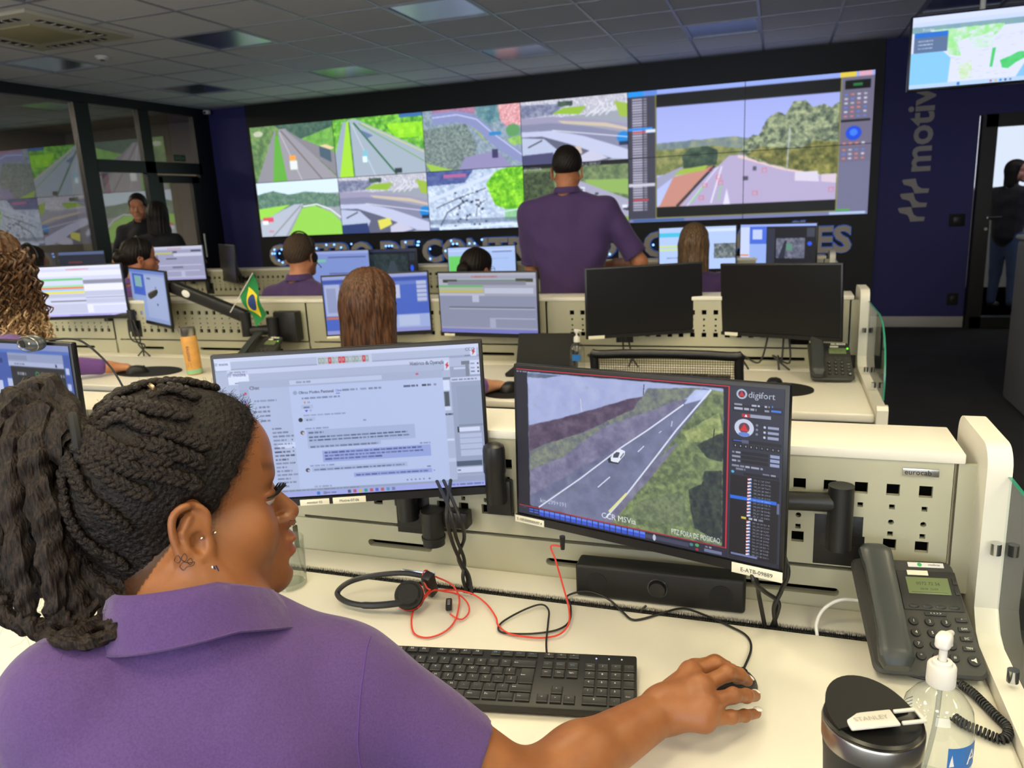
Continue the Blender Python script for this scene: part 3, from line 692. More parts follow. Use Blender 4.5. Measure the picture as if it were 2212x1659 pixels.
def pic_camera():
    c = Cv(600, 350, (14, 14, 20)); H = homog([(100, 112), (1962, 258), (1928, 1528), (128, 1108)])
    P = lambda pts: [H(*p) for p in pts]
    sky, grass = (150, 160, 200), (100, 118, 66)
    v0 = P([(178, 142), (1530, 252), (1522, 1358), (203, 1060)])
    c.leaf(v0, (78, 82, 112), (112, 116, 136), 9, 3, 2.2)
    c.leaf(P([(178, 142), (1530, 252), (1520, 330), (860, 330), (600, 420), (190, 510)]), (140, 152, 198), (166, 176, 208), 7, 4, 2)
    c.leaf(P([(178, 148), (420, 168), (300, 185), (178, 180)]), (60, 78, 92), (110, 122, 140), 10, 41)
    c.leaf(P([(190, 515), (560, 420), (860, 330), (1150, 275), (1180, 290), (900, 400), (560, 560), (300, 640), (197, 690)]), (62, 42, 62), (100, 76, 92), 12, 5)
    c.leaf(P([(1000, 255), (1380, 250), (1250, 330), (1000, 420), (700, 560), (420, 730), (200, 820), (197, 690), (300, 640), (560, 560), (900, 400)]), (84, 92, 92), (132, 140, 96), 16, 6)
    c.leaf(P([(700, 520), (1250, 330), (1250, 365), (810, 670), (560, 800), (270, 960), (200, 1000), (200, 820), (420, 730)]), (88, 84, 112), (126, 122, 142), 9, 7)
    road = P([(1380, 250), (1440, 262), (1260, 470), (950, 860), (690, 1190), (250, 1070), (820, 670), (1250, 365)])
    c.leaf(road, (92, 98, 122), (112, 118, 144), 8, 8)
    c.leaf(P([(1330, 262), (1450, 262), (1380, 330), (1240, 372)]), (160, 175, 215), (185, 198, 230), 8, 81)
    c.leaf(P([(1450, 262), (1528, 280), (1522, 1358), (1200, 1290), (690, 1190), (880, 960), (1080, 740)]), (74, 92, 44), (140, 158, 72), 20, 9)
    c.leaf(P([(1250, 560), (1500, 420), (1525, 560), (1420, 640), (1280, 620)]), (110, 130, 50), (176, 186, 84), 22, 10)
    c.leaf(P([(1080, 740), (1240, 600), (1120, 760), (950, 960), (760, 1190), (690, 1190), (880, 960)]), (96, 92, 112), (128, 124, 140), 9, 11)
    for pts, sd in (([(1340, 650), (1525, 560), (1525, 770), (1420, 740)], 12), ([(1290, 960), (1520, 860), (1522, 1340), (1330, 1230), (1300, 1090)], 13), ([(1400, 830), (1520, 830), (1520, 1000), (1350, 1050)], 14)): c.leaf(P(pts), (22, 32, 28), (62, 76, 44), 22, sd)
    c.leaf(P([(960, 1030), (1250, 980), (1290, 1230), (880, 1150)]), (84, 100, 52), (128, 142, 78), 26, 15)
    c.blur(2); g_ = c.a.mean(-1, keepdims=True); c.a = c.a*.76+g_*.24+np.array([4, 6, 20])
    wh = (214, 220, 240)
    def L(pts, w, col=wh, al=1): c.pl(P(pts), w, col, al)
    L([(262, 1075), (540, 880), (820, 665), (1000, 545), (1250, 365)], .009); L([(720, 1150), (860, 990), (1060, 730), (1200, 545), (1370, 345), (1440, 262)], .010)
    L([(740, 1110), (860, 985)], .014, (225, 222, 150)); L([(662, 940), (745, 868)], .007); L([(935, 695), (978, 655)], .006); L([(1080, 565), (1098, 550)], .005, wh, .8); L([(1165, 520), (1172, 480)], .007, wh, .7)
    L([(540, 325), (548, 412)], .006, (200, 205, 220)); L([(975, 225), (970, 300)], .005, (50, 54, 60)); L([(1465, 535), (1455, 650)], .006, (40, 46, 34))
    for i in range(60):
        x = rng.uniform(.07, .70); y = rng.uniform(.08, .85); c.rect(x, y, x+.015, y+.02, (150, 150, 170) if i % 2 else (120, 130, 70), .10)
    c.poly(P([(728, 745), (795, 690), (850, 700), (800, 780), (735, 770)]), (38, 44, 60)); c.poly(P([(748, 735), (775, 690), (815, 676), (848, 690), (845, 715), (800, 770), (752, 760)]), (228, 232, 244)); c.poly(P([(768, 712), (790, 695), (812, 700), (800, 735), (765, 735)]), (64, 72, 96)); c.poly(P([(812, 735), (838, 700), (842, 708), (818, 742)]), (96, 104, 130))
    c.rect(.045, .93, .72, 1, (10, 10, 16)) if False else None
    H2 = lambda x, y: H(x, y)
    p = H(272, 1068); c.text('km 299+191', p[0], p[1]-.03, .042, (196, 204, 226), .95)
    p = H(688, 1155); c.text('CCR MSVia', p[0], p[1]-.005, .052, (240, 244, 255), .95); p = H(1170, 1262); c.text('PTZ FORA DE POSICAO', p[0], p[1]+.004, .046, (238, 242, 255), .60)
    # frame of the view and left edge
    rd = (190, 40, 60); a = H(105, 120); b = H(1640, 240); d = H(1630, 1382)
    c.rect(0, 0, .826, .006, (14, 14, 20)); c.rect(.003, .006, .83, .012, rd); c.rect(.825, .006, .83, .945, rd); c.rect(.003, .938, .83, .945, rd); c.words(.004, .06, .018, .01, (200, 205, 225), .8, 2)
    c.rect(0, .946, .83, 1, (34, 36, 58)); c.rect(.50, .96, .70, .985, (62, 66, 92)); c.poly([(.02, .955), (.03, .93), (.04, .955)], (60, 60, 80))
    for k in range(21):
        if k < 2: c.rect(.05+.0235*k, .955, .068+.0235*k, .965, (60, 96, 214)); c.rect(.05+.0235*k, .972, .068+.0235*k, .98, (60, 96, 214))
        else: c.rect(.05+.0235*k, .950, .070+.0235*k, .99, (46, 82, 206)); c.rect(.05+.0235*k, .950, .070+.0235*k, .966, (92, 128, 232))
    c.ell(.575, .972, .006, .02, (190, 195, 210)); c.ell(.71, .965, .007, .01, (70, 130, 130)); c.ell(.73, .962, .007, .01, (80, 160, 90)); c.ell(.73, .988, .006, .008, (160, 40, 50)); c.rect(.755, .972, .815, .99, (110, 116, 150)); c.words(.758, .78, .955, .01, (200, 205, 225), .8)
    # control column
    c.rect(.832, 0, 1, 1, (38, 42, 60)); x0 = .84
    c.ell(.868, .045, .017, .028, (176, 184, 206)); c.ell(.868, .045, .011, .019, (38, 42, 60)); c.poly([(.859, .057), (.868, .026), (.877, .057)], (200, 36, 52)); c.text('digifort', .888, .062, .05, (216, 220, 236), .98)
    c.rect(.84, .105, .995, .145, (26, 28, 44)); c.words(.845, .87, .098, .011, (215, 220, 240), .9, 1); c.words(.90, .925, .098, .011, (215, 220, 240), .9, 2); c.words(.94, .955, .098, .011, (215, 220, 240), .9, 3); c.words(.845, .915, .120, .013, (215, 220, 240), .95, 4); c.words(.94, .955, .122, .011, (215, 220, 240), .9, 5)
    c.rect(.96, .118, .99, .13, (54, 120, 226)); c.rect(.962, .096, .966, .106, (54, 120, 226))
    c.rect(.87, .153, .895, .172, (176, 40, 60)); c.rect(.896, .153, .96, .172, (150, 156, 180)); c.poly([(.878, .17), (.883, .155), (.888, .17)], (240, 240, 250))
    c.ell(.878, .232, .031, .05, (196, 204, 226)); c.ell(.878, .232, .017, .029, (90, 56, 68)); c.poly([(.864, .25), (.878, .208), (.892, .25)], (208, 36, 48)); c.ell(.878, .268, .018, .012, (96, 128, 206))
    for k in range(3): c.rect(.952, .21+.028*k, .985, .225+.028*k, (150, 158, 188)); c.ell(.942, .217+.028*k, .004, .007, (190, 196, 214)); c.ell(.918, .21+.025*k, .004, .007, (120, 126, 150))
    c.rect(.84, .30, .995, .318, (18, 18, 30)); c.rect(.845, .304, .872, .31, (60, 110, 226)); c.rect(.872, .30, .893, .318, (84, 90, 116))
    for k in range(9): c.rect(.845+.0168*k, .325, .858+.0168*k, .347, (16, 16, 26)); c.rect(.850+.0168*k, .331, .853+.0168*k, .34, (150, 156, 176))
    for k in range(3):
        v = .368+.024*k; c.words(.842, .868, v, .011, (200, 206, 226), .85, 70+k); c.rect(.872, v-.003, .955, v+.014, (20, 20, 32)); c.rect(.962, v-.003, .99, v+.014, (146, 158, 196))
    c.words(.842, .94, .444, .012, (210, 215, 235), .9, 75); c.words(.855, .885, .462, .011, (180, 186, 206), .8, 76); c.words(.94, .98, .474, .011, (180, 186, 206), .8, 77); c.rect(.88, .484, .99, .498, (20, 20, 32)); c.ell(.845, .486, .005, .008, (80, 170, 210))
    c.rect(.838, .505, .992, .975, (14, 14, 24))
    r_ = random.Random(5)
    for k in range(24):
        v = .512+k*.0188
        if k == 6: c.rect(.838, v-.004, .985, v+.016, (34, 104, 220))
        if k == 12: c.rect(.876, v, .892, v+.013, (214, 190, 70)); c.words(.90, .95, v, .011, (200, 206, 226), .85, 90); continue
        c.rect(.893, v, .906, v+.013, (228, 232, 244)); c.poly([(.893, v+.007), (.893, v), (.902, v)], (214, 60, 66)); c.poly([(.897, v+.013), (.906, v+.004), (.906, v+.013)], (60, 110, 210))
        c.text('CFTV_%d CAM %d+%d' % (160+k, 295+k//2, 99+(k*137) % 880), .911, v+.0125, .0135, (205, 212, 236), .66)
    c.rect(.987, .63, .994, .69, (96, 104, 140)); c.rect(.845, .957, .93, .968, (110, 120, 168)); c.rect(.838, .975, 1, 1, (30, 32, 50))
    return c.a
def pic_dark_chat():
    c = Cv(300, 170, (66, 92, 172)); c.rect(0, 0, 1, .05, (138, 150, 200)); c.rect(0, .05, 1, .075, (84, 116, 196)); c.rect(0, .12, .55, .16, (40, 62, 130))
    c.rect(0, .30, .56, 1, (196, 206, 240)); c.rect(.53, .3, .56, 1, (66, 100, 196)); c.rect(.565, .28, .62, .36, (186, 198, 236)); c.rect(.57, .36, .60, .46, (40, 110, 190))
    c.rect(.59, .075, .955, .18, (150, 162, 200)); c.rect(.59, .09, .72, .13, (134, 144, 178)); c.rect(.59, .14, .95, .18, (176, 186, 222)); c.words(.63, .7, .155, .01, (70, 76, 100), .8); c.rect(.9, .15, .91, .17, (50, 40, 70))
    c.rect(.60, .18, .955, 1, (36, 38, 46)); c.words(.64, .70, .225, .022, (190, 194, 206), .8, 2); c.ell(.775, .235, .014, .024, (50, 156, 84)); c.ell(.775, .235, .008, .014, (36, 38, 46)); c.ell(.81, .235, .013, .024, (120, 86, 90)); c.words(.825, .895, .225, .02, (186, 190, 204), .8, 3)
    for x in (.91, .93, .945): c.ell(x, .235, .004, .012, (170, 176, 190))
    c.words(.66, .77, .32, .006, (90, 94, 104), .7); c.words(.87, .93, .34, .016, (120, 170, 160), .7, 5)
    for k, v in enumerate((.40, .50, .62, .66, .72)): c.words(.66 if k < 2 or k == 3 else .84, .72 if k < 2 or k == 3 else .88, v, .016, (150, 154, 166), .6, 8+k)
    c.rect(.955, .075, 1, 1, (66, 92, 172))
    for k in range(7): c.rect(.962, .17+.12*k, .985, .22+.12*k, (190, 202, 240))
    return c.blur(1).a
def pic_sheet(v=0):
    c = Cv(200, 112, (205, 208, 235)); c.rect(0, 0, 1, .05, (222, 224, 246)); c.words(.35, .62, .055, .02, (224, 90, 80), .8, v); c.rect(0, .1, 1, .2, (224, 226, 248))
    if v == 0:
        for y, col in ((.24, (96, 196, 116)), (.30, (206, 214, 240)), (.35, (206, 216, 240)), (.37, (150, 216, 170)), (.41, (232, 120, 62)), (.45, (150, 200, 240)), (.50, (226, 214, 60))): c.rect(0, y, .53, y+.035, col)
        c.rect(.53, .28, 1, .36, (136, 138, 158)); c.rect(.53, .36, 1, .5, (228, 230, 252)); c.rect(.05, .55, .53, .62, (184, 188, 212)); c.rect(.1, .68, .53, .705, (120, 122, 140)); c.rect(.53, .5, 1, .6, (186, 190, 216)); c.rect(.53, .62, 1, .64, (150, 152, 176)); c.rect(.53, .66, 1, .74, (186, 190, 216)); c.rect(.53, .77, .6, .93, (226, 228, 250)); c.rect(.6, .77, 1, .79, (226, 228, 250)); c.rect(0, .75, .53, .94, (190, 193, 220)); c.rect(0, .955, 1, 1, (176, 170, 232)); c.words(.3, .8, .965, .02, (110, 110, 190), .7)
    elif v == 1:
        c.a *= .80; c.rect(.05, .11, .2, .16, (48, 56, 40)); c.rect(.8, .1, .97, .15, (60, 66, 44)); c.rect(.2, .12, .8, .135, (70, 120, 90)); c.rect(.1, .14, .9, .2, (134, 136, 154)); c.rect(.0, .21, .47, .235, (90, 186, 96)); c.rect(0, .235, .47, .29, (180, 186, 170)); c.rect(0, .29, .47, .325, (200, 190, 90)); c.rect(.48, .25, .97, .34, (196, 200, 222)); c.rect(0, .34, .48, .38, (186, 190, 216)); c.rect(0, .38, 1, .9, (142, 148, 176)); c.rect(.1, .56, .98, .58, (100, 104, 124)); c.rect(.1, .585, .98, .6, (190, 194, 216)); c.rect(.35, .36, .42, .48, (190, 195, 220)); c.rect(.56, .74, .98, .755, (190, 194, 216)); c.rect(.52, .74, .58, .9, (170, 176, 205)); c.rect(0, .93, 1, 1, (120, 124, 200))
    elif v == 2:
        c.rect(0, .1, 1, .9, (170, 172, 206)); c.rect(.05, .17, .42, .22, (206, 206, 110)); c.rect(.44, .14, .52, .21, (96, 100, 120)); c.rect(.78, .12, .97, .17, (70, 76, 100)); c.rect(.45, .2, .98, .3, (214, 216, 242)); c.rect(.3, .35, .5, .38, (86, 88, 110)); c.rect(.1, .55, .95, .57, (214, 216, 242)); c.rect(.4, .6, .6, .65, (120, 126, 150)); c.rect(.3, .72, .9, .74, (214, 216, 242)); c.rect(.55, .72, .62, .9, (196, 200, 232)); c.rect(0, .93, 1, 1, (180, 176, 226))
    elif v == 3:
        c.a[:] = (126, 146, 210); c.rect(0, 0, 1, .08, (150, 166, 222)); c.rect(.3, .15, .95, .19, (86, 102, 160)); c.rect(.02, .22, .26, .42, (120, 190, 170)); c.rect(.3, .6, .95, .64, (90, 106, 160)); c.rect(.1, .3, .95, .58, (124, 146, 210))
    elif v == 4:
        c.a[:] = (170, 196, 244); c.rect(0, .07, 1, .1, (200, 214, 248)); c.rect(.01, .22, .30, .95, (104, 210, 100)); c.rect(.01, .62, .3, .72, (206, 226, 76))
        for k in range(6): c.rect(.01+.05*k, .22, .013+.05*k, .95, (84, 186, 86)); 
        c.rect(.5, .14, .62, .4, (150, 176, 232)); c.rect(.66, .12, .95, .15, (110, 130, 190)); c.words(.45, .9, .3, .015, (120, 140, 200), .6)
    elif v == 5:
        c.a[:] = (176, 200, 250); c.rect(0, .12, .5, .22, (70, 190, 226)); c.rect(0, .42, .5, .46, (206, 224, 110)); c.rect(0, .5, .5, .54, (206, 224, 130)); c.rect(.5, .05, 1, .12, (206, 220, 252)); c.leaf([(.72, .40), (1, .40), (1, .75), (.72, .75)], (60, 72, 70), (150, 160, 170), 10, 31); c.words(.1, .35, .7, .03, (110, 120, 150), .8)
    elif v == 6:
        c.a[:] = (22, 24, 34); c.rect(0, 0, 1, .06, (150, 170, 240)); c.rect(0, .06, .13, .95, (200, 212, 246)); c.rect(.13, .06, .36, .45, (74, 110, 220)); c.rect(.17, .12, .3, .35, (190, 204, 246)); c.rect(.13, .45, .36, .95, (150, 176, 238)); c.rect(0, .70, .12, .73, (224, 130, 70)); c.rect(.37, .1, .47, .9, (46, 50, 66)); c.leaf([(.49, .32), (.86, .32), (.86, .78), (.49, .78)], (70, 76, 96), (130, 130, 150), 9, 32); c.poly([(.52, .78), (.6, .38), (.63, .38), (.6, .78)], (40, 46, 60)); c.rect(.62, .45, .7, .6, (90, 140, 120)); c.ell(.92, .45, .03, .05, (44, 84, 226)); c.rect(.88, .1, .98, .3, (60, 64, 80))
    elif v == 7:
        c.a[:] = (16, 22, 34); c.leaf([(.1, .12), (.85, .12), (.85, .9), (.1, .9)], (20, 32, 40), (44, 66, 70), 7, 33); c.poly([(.4, .9), (.55, .3), (.62, .3), (.75, .9)], (52, 66, 80)); c.ell(.92, .5, .03, .09, (38, 84, 226)); c.rect(.88, .1, .98, .3, (36, 44, 60)); c.rect(0, 0, 1, .05, (40, 52, 90))
    elif v == 8:
        c.a[:] = (70, 104, 206); c.rect(0, 0, 1, .06, (160, 172, 226)); c.rect(0, .07, 1, .12, (52, 80, 176)); c.rect(.01, .14, .16, .68, (178, 188, 230)); c.rect(.03, .2, .12, .62, (150, 162, 206)); c.rect(.01, .69, .15, .73, (206, 116, 86)); c.rect(.17, .14, .9, .19, (100, 128, 210)); c.rect(.19, .21, .36, .44, (196, 206, 240)); c.rect(.19, .22, .23, .27, (60, 110, 220)); c.rect(.60, .19, .73, .42, (196, 206, 240)); c.rect(.89, .14, .985, .5, (190, 200, 236))
        for k in range(5): c.rect(.89, .2+.07*k, .985, .215+.07*k, (110, 130, 200))
        c.rect(.15, .7, 1, .93, (166, 184, 236)); c.rect(.7, .72, .9, .9, (190, 204, 242)); c.rect(0, .93, 1, 1, (150, 156, 222))
    elif v == 9:
        c.a[:] = (150, 170, 222); c.rect(0, 0, 1, .06, (104, 134, 214)); c.rect(.08, .08, .42, .5, (66, 104, 214)); c.rect(.14, .12, .34, .34, (140, 190, 190)); c.rect(.42, .1, .97, .92, (172, 188, 232)); c.rect(.5, .14, .6, .17, (90, 104, 150)); c.rect(.1, .5, .4, .92, (150, 176, 230)); c.rect(.7, .3, .74, .34, (120, 130, 180)); c.rect(.7, .62, .74, .66, (70, 80, 130))
    elif v == 10:
        c.a[:] = (34, 40, 58); c.rect(0, 0, 1, .1, (92, 108, 150)); c.rect(.2, .3, .5, .36, (110, 50, 60)); c.rect(.5, .5, .7, .54, (60, 100, 70))
    return c.blur(1).a

def feed(n):
    c = Cv(200, 113, (150, 156, 170))
    if n == 0:
        c.leaf([(0, 0), (1, 0), (1, 1), (0, 1)], (70, 104, 70), (126, 160, 96), 7, 101); c.leaf([(.3, 0), (1, 0), (1, .25), (.6, .3)], (54, 84, 78), (88, 118, 100), 9, 102); c.leaf([(.55, .3), (1, .1), (1, .75), (.85, .7)], (92, 150, 70), (128, 190, 90), 6, 103); c.ell(.1, .13, .06, .05, (206, 206, 190), .8)
        c.poly([(.3, .1), (.32, .1), (.28, 1), (.02, 1)], (140, 140, 150)); c.poly([(.36, .07), (.44, .07), (1, .98), (1, 1), (.36, 1), (.33, .4)], (150, 148, 158)); c.poly([(.42, .07), (.6, .26), (1, .55), (1, .95)], (132, 130, 140)); c.poly([(.30, .18), (.345, .18), (.40, 1), (.22, 1)], (96, 170, 66)); c.line(.38, .1, .82, 1, .02, (104, 98, 96)); c.line(.36, .12, .58, 1, .01, (214, 214, 222))
        c.rect(.45, .55, .53, .64, (230, 160, 80)); c.rect(.45, .64, .54, .8, (220, 226, 226)); c.poly([(.82, .42), (.95, .5), (.95, .72), (.82, .6)], (72, 96, 112)); c.poly([(.82, .42), (.9, .4), (1, .47), (.95, .5)], (226, 200, 160))
    elif n == 1:
        c.leaf([(0, 0), (1, 0), (1, 1), (0, 1)], (60, 130, 50), (150, 220, 80), 8, 111); c.rect(.75, 0, 1, .06, (60, 110, 170)); c.leaf([(.6, .15), (1, .15), (1, .4), (.7, .4)], (120, 200, 40), (170, 236, 60), 5, 112)
        c.poly([(.17, .02), (.27, .02), (1, .62), (1, 1), (.2, 1)], (158, 172, 188)); c.poly([(.12, .05), (.18, .05), (.05, 1), (0, 1), (0, .6)], (150, 166, 186)); c.poly([(.16, .05), (.19, .05), (.2, 1), (.03, 1)], (160, 216, 60)); c.line(.19, .06, .2, 1, .02, (40, 96, 60)); c.line(.24, .08, .68, 1, .03, (44, 104, 66)); c.line(.3, .1, 1, .82, .012, (90, 160, 70)); c.line(.33, .1, 1, .66, .012, (206, 216, 90)); c.line(.22, .1, .44, 1, .008, (220, 228, 240)); c.poly([(.3, .2), (.33, .22), (.45, .32), (.38, .36)], (96, 120, 156))
        c.rect(.32, .56, .37, .76, (120, 190, 210)); c.rect(.31, .66, .36, .76, (220, 240, 240)); c.rect(.66, .9, .74, .98, (50, 60, 70))
    elif n == 2:
        c.leaf([(0, 0), (1, 0), (1, 1), (0, 1)], (110, 130, 150), (160, 176, 190), 14, 121); c.leaf([(.7, 0), (1, 0), (1, .35), (.85, .35)], (190, 110, 120), (236, 200, 204), 26, 122); c.leaf([(.1, 0), (.6, 0), (.5, .15), (.1, .2)], (130, 110, 150), (196, 130, 150), 20, 123); c.leaf([(.55, 0), (.78, 0), (.8, .25), (.6, .3)], (70, 110, 130), (120, 160, 160), 10, 124)
        c.leaf([(0, .3), (.45, .25), (.55, .6), (.5, 1), (0, 1)], (84, 98, 104), (150, 168, 160), 20, 125); c.poly([(0, .85), (.3, 1), (.05, 1)], (150, 190, 80)); c.pl([(.1, .14), (.35, .13), (.52, .2), (.65, .4), (.8, .65), (1.02, .88)], .18, (132, 140, 186)); c.pl([(.1, .12), (.36, .1), (.56, .2), (.7, .42), (1, .82)], .015, (196, 206, 240)); c.poly([(.42, .8), (.75, .72), (.9, 1), (.35, 1)], (140, 136, 178)); c.poly([(.52, .32), (.6, .45), (.66, .62), (.6, .5)], (150, 176, 90)); c.ell(.92, .42, .07, .1, (92, 150, 96)); c.rect(.68, .42, .8, .48, (50, 130, 190)); c.rect(.7, .7, .76, .84, (60, 60, 100)); c.leaf([(.85, .55), (1, .5), (1, .65), (.9, .65)], (120, 170, 80), (160, 200, 120), 8, 126)
    elif n in (3, 5):
        c.leaf([(0, 0), (1, 0), (1, .25), (0, .3)], (150, 152, 170), (220, 220, 230), 26, 131); c.leaf([(0, .05), (.45, .08), (.3, .24), (0, .26)], (90, 96, 130), (150, 156, 180), 12, 132); c.leaf([(.36, .04), (.5, .04), (.5, .12), (.36, .12)], (50, 70, 70), (80, 100, 80), 9, 133)
        c.poly([(.3, .22), (.42, .14), (.63, .14), (.56, .26)], (140, 180, 60)); c.poly([(.88, .1), (1, .16), (1, .36), (.93, .34)], (150, 180, 70))
        for k in range(4): c.pl([(.62+.06*k, .3), (.72+.05*k, .2), (.76+.03*k, .12)], .02, (210, 212, 224))
        c.poly([(0, .26), (.3, .26), (.7, .36), (1, .46), (1, .58), (.6, .42), (.2, .36), (0, .36)], (150, 146, 176)); c.poly([(0, .36), (.3, .36), (.65, .46), (1, .60), (1, .86), (.8, .72), (.45, .52), (0, .47)], (128, 130, 160)); c.poly([(.35, .33), (.8, .42), (1, .52), (1, .56), (.8, .48), (.4, .38)], (206, 192, 160), .8)
        c.poly([(0, .47), (.3, .48), (.6, .6), (1, .85), (1, 1), (.85, .97), (.45, .7), (.2, .56), (0, .55)], (184, 190, 220)); c.poly([(0, .55), (.2, .56), (.45, .7), (.85, .97), (.8, 1), (0, 1)], (92, 96, 120)); c.poly([(0, .56), (.22, .6), (.34, .78), (.3, .9), (0, .9)], (176, 186, 214)); c.poly([(0, .84), (.3, .82), (.32, 1), (0, 1)], (44, 60, 110) if n == 5 else (70, 72, 110)); c.poly([(.42, .78), (.56, .74), (.58, .86), (.44, .95)], (214, 210, 90) if n == 5 else (196, 180, 170)); c.poly([(.56, .9), (.66, .82), (.82, .96), (.7, 1), (.56, 1)], (190, 190, 214)); c.line(.06, .72, .2, .62, .02, (60, 60, 70))
        c.ell(.96, .66, .06, .09, (26, 128, 206)); c.rect(.92, .72, 1, .78, (30, 50, 80)); c.line(.3, .475, 1, .66, .012, (226, 230, 244))
    elif n == 4:
        c.rect(0, 0, 1, .25, (206, 226, 240)); c.leaf([(0, .22), (.2, .16), (.4, .24), (.6, .2), (1, .28), (1, .5), (0, .5)], (70, 106, 96), (120, 150, 130), 12, 141); c.poly([(0, .48), (.4, .42), (.15, .62), (0, .68)], (150, 214, 80)); c.poly([(.53, .42), (.56, .42), (.3, 1), (0, 1), (0, .72), (.45, .42)], (176, 184, 200)); c.line(.53, .44, .14, 1, .02, (130, 130, 140)); c.poly([(.54, .5), (.7, .46), (.9, .6), (1, .78), (1, 1), (.34, 1)], (144, 206, 82)); c.pl([(.55, .47), (.72, .44), (.88, .54), (1, .7)], .03, (216, 220, 224)); c.rect(.04, .64, .17, .72, (216, 80, 96)); c.rect(.03, .7, .1, .77, (232, 236, 240)); c.rect(.1, .88, .16, .92, (196, 140, 160))
    elif n == 6:
        c.leaf([(0, 0), (1, 0), (1, 1), (0, 1)], (150, 170, 200), (214, 226, 244), 12, 151); c.leaf([(0, 0), (.5, .0), (.4, .22), (0, .24)], (60, 76, 140), (96, 110, 160), 10, 152); c.rect(.18, .06, .42, .12, (170, 100, 150)); c.pl([(0, .5), (.35, .3), (.75, .08)], .06, (200, 212, 236)); c.pl([(.08, .62), (.3, .48), (.62, .32)], .015, (60, 66, 80)); c.pl([(.12, .92), (.2, .7), (.42, .5)], .02, (70, 76, 96)); c.pl([(.5, .8), (.52, .62), (.62, .5)], .012, (70, 86, 110))
        r_ = random.Random(6)
        for k in range(60): x = r_.uniform(.22, .6); y = r_.uniform(.35, .92); c.rect(x, y, x+.02, y+.03, (50, 56, 80) if k % 2 else (232, 238, 250))
        c.leaf([(.62, .25), (.72, .06), (.85, 0), (1, 0), (1, .7), (.85, .72), (.7, .6)], (70, 150, 30), (160, 232, 60), 9, 153); c.leaf([(.8, .68), (1, .7), (1, .9), (.8, .85)], (120, 176, 140), (150, 206, 150), 9, 154); c.rect(0, .82, 1, .9, (70, 90, 120), .5); c.line(.72, .74, 1, .68, .02, (206, 220, 240)); c.line(0, .97, 1, .93, .03, (206, 226, 250)); c.rect(0, .95, .1, 1, (90, 110, 150))
    elif n == 7:
        c.leaf([(0, 0), (1, 0), (1, 1), (0, 1)], (74, 96, 70), (130, 146, 100), 8, 161); c.rect(0, 0, 1, .06, (20, 22, 26)); c.text('2025-09-25 08:58:57', .48, .06, .075, (226, 232, 240), .75); c.text('SP VITORIA', .01, .09, .075, (206, 212, 220), .8); c.leaf([(0, .12), (.3, .12), (.3, .6), (0, 1)], (40, 54, 44), (90, 104, 70), 12, 162); c.poly([(.6, .28), (1, .3), (1, .55), (.62, .42)], (136, 170, 90)); c.poly([(.45, .28), (.56, .3), (1, .62), (1, .92), (.5, .6)], (158, 158, 184))
        r_ = random.Random(8)
        for k in range(26): t_ = r_.random(); x = .5+.5*t_; y = .36+.4*t_+r_.uniform(-.03, .05); c.rect(x, y, x+.02+.03*t_, y+.03+.02*t_, (214, 220, 236) if k % 2 else (60, 60, 76))
        c.poly([(.7, .7), (1, .9), (1, 1), (.8, 1)], (130, 160, 70))
    return c.blur(1).a
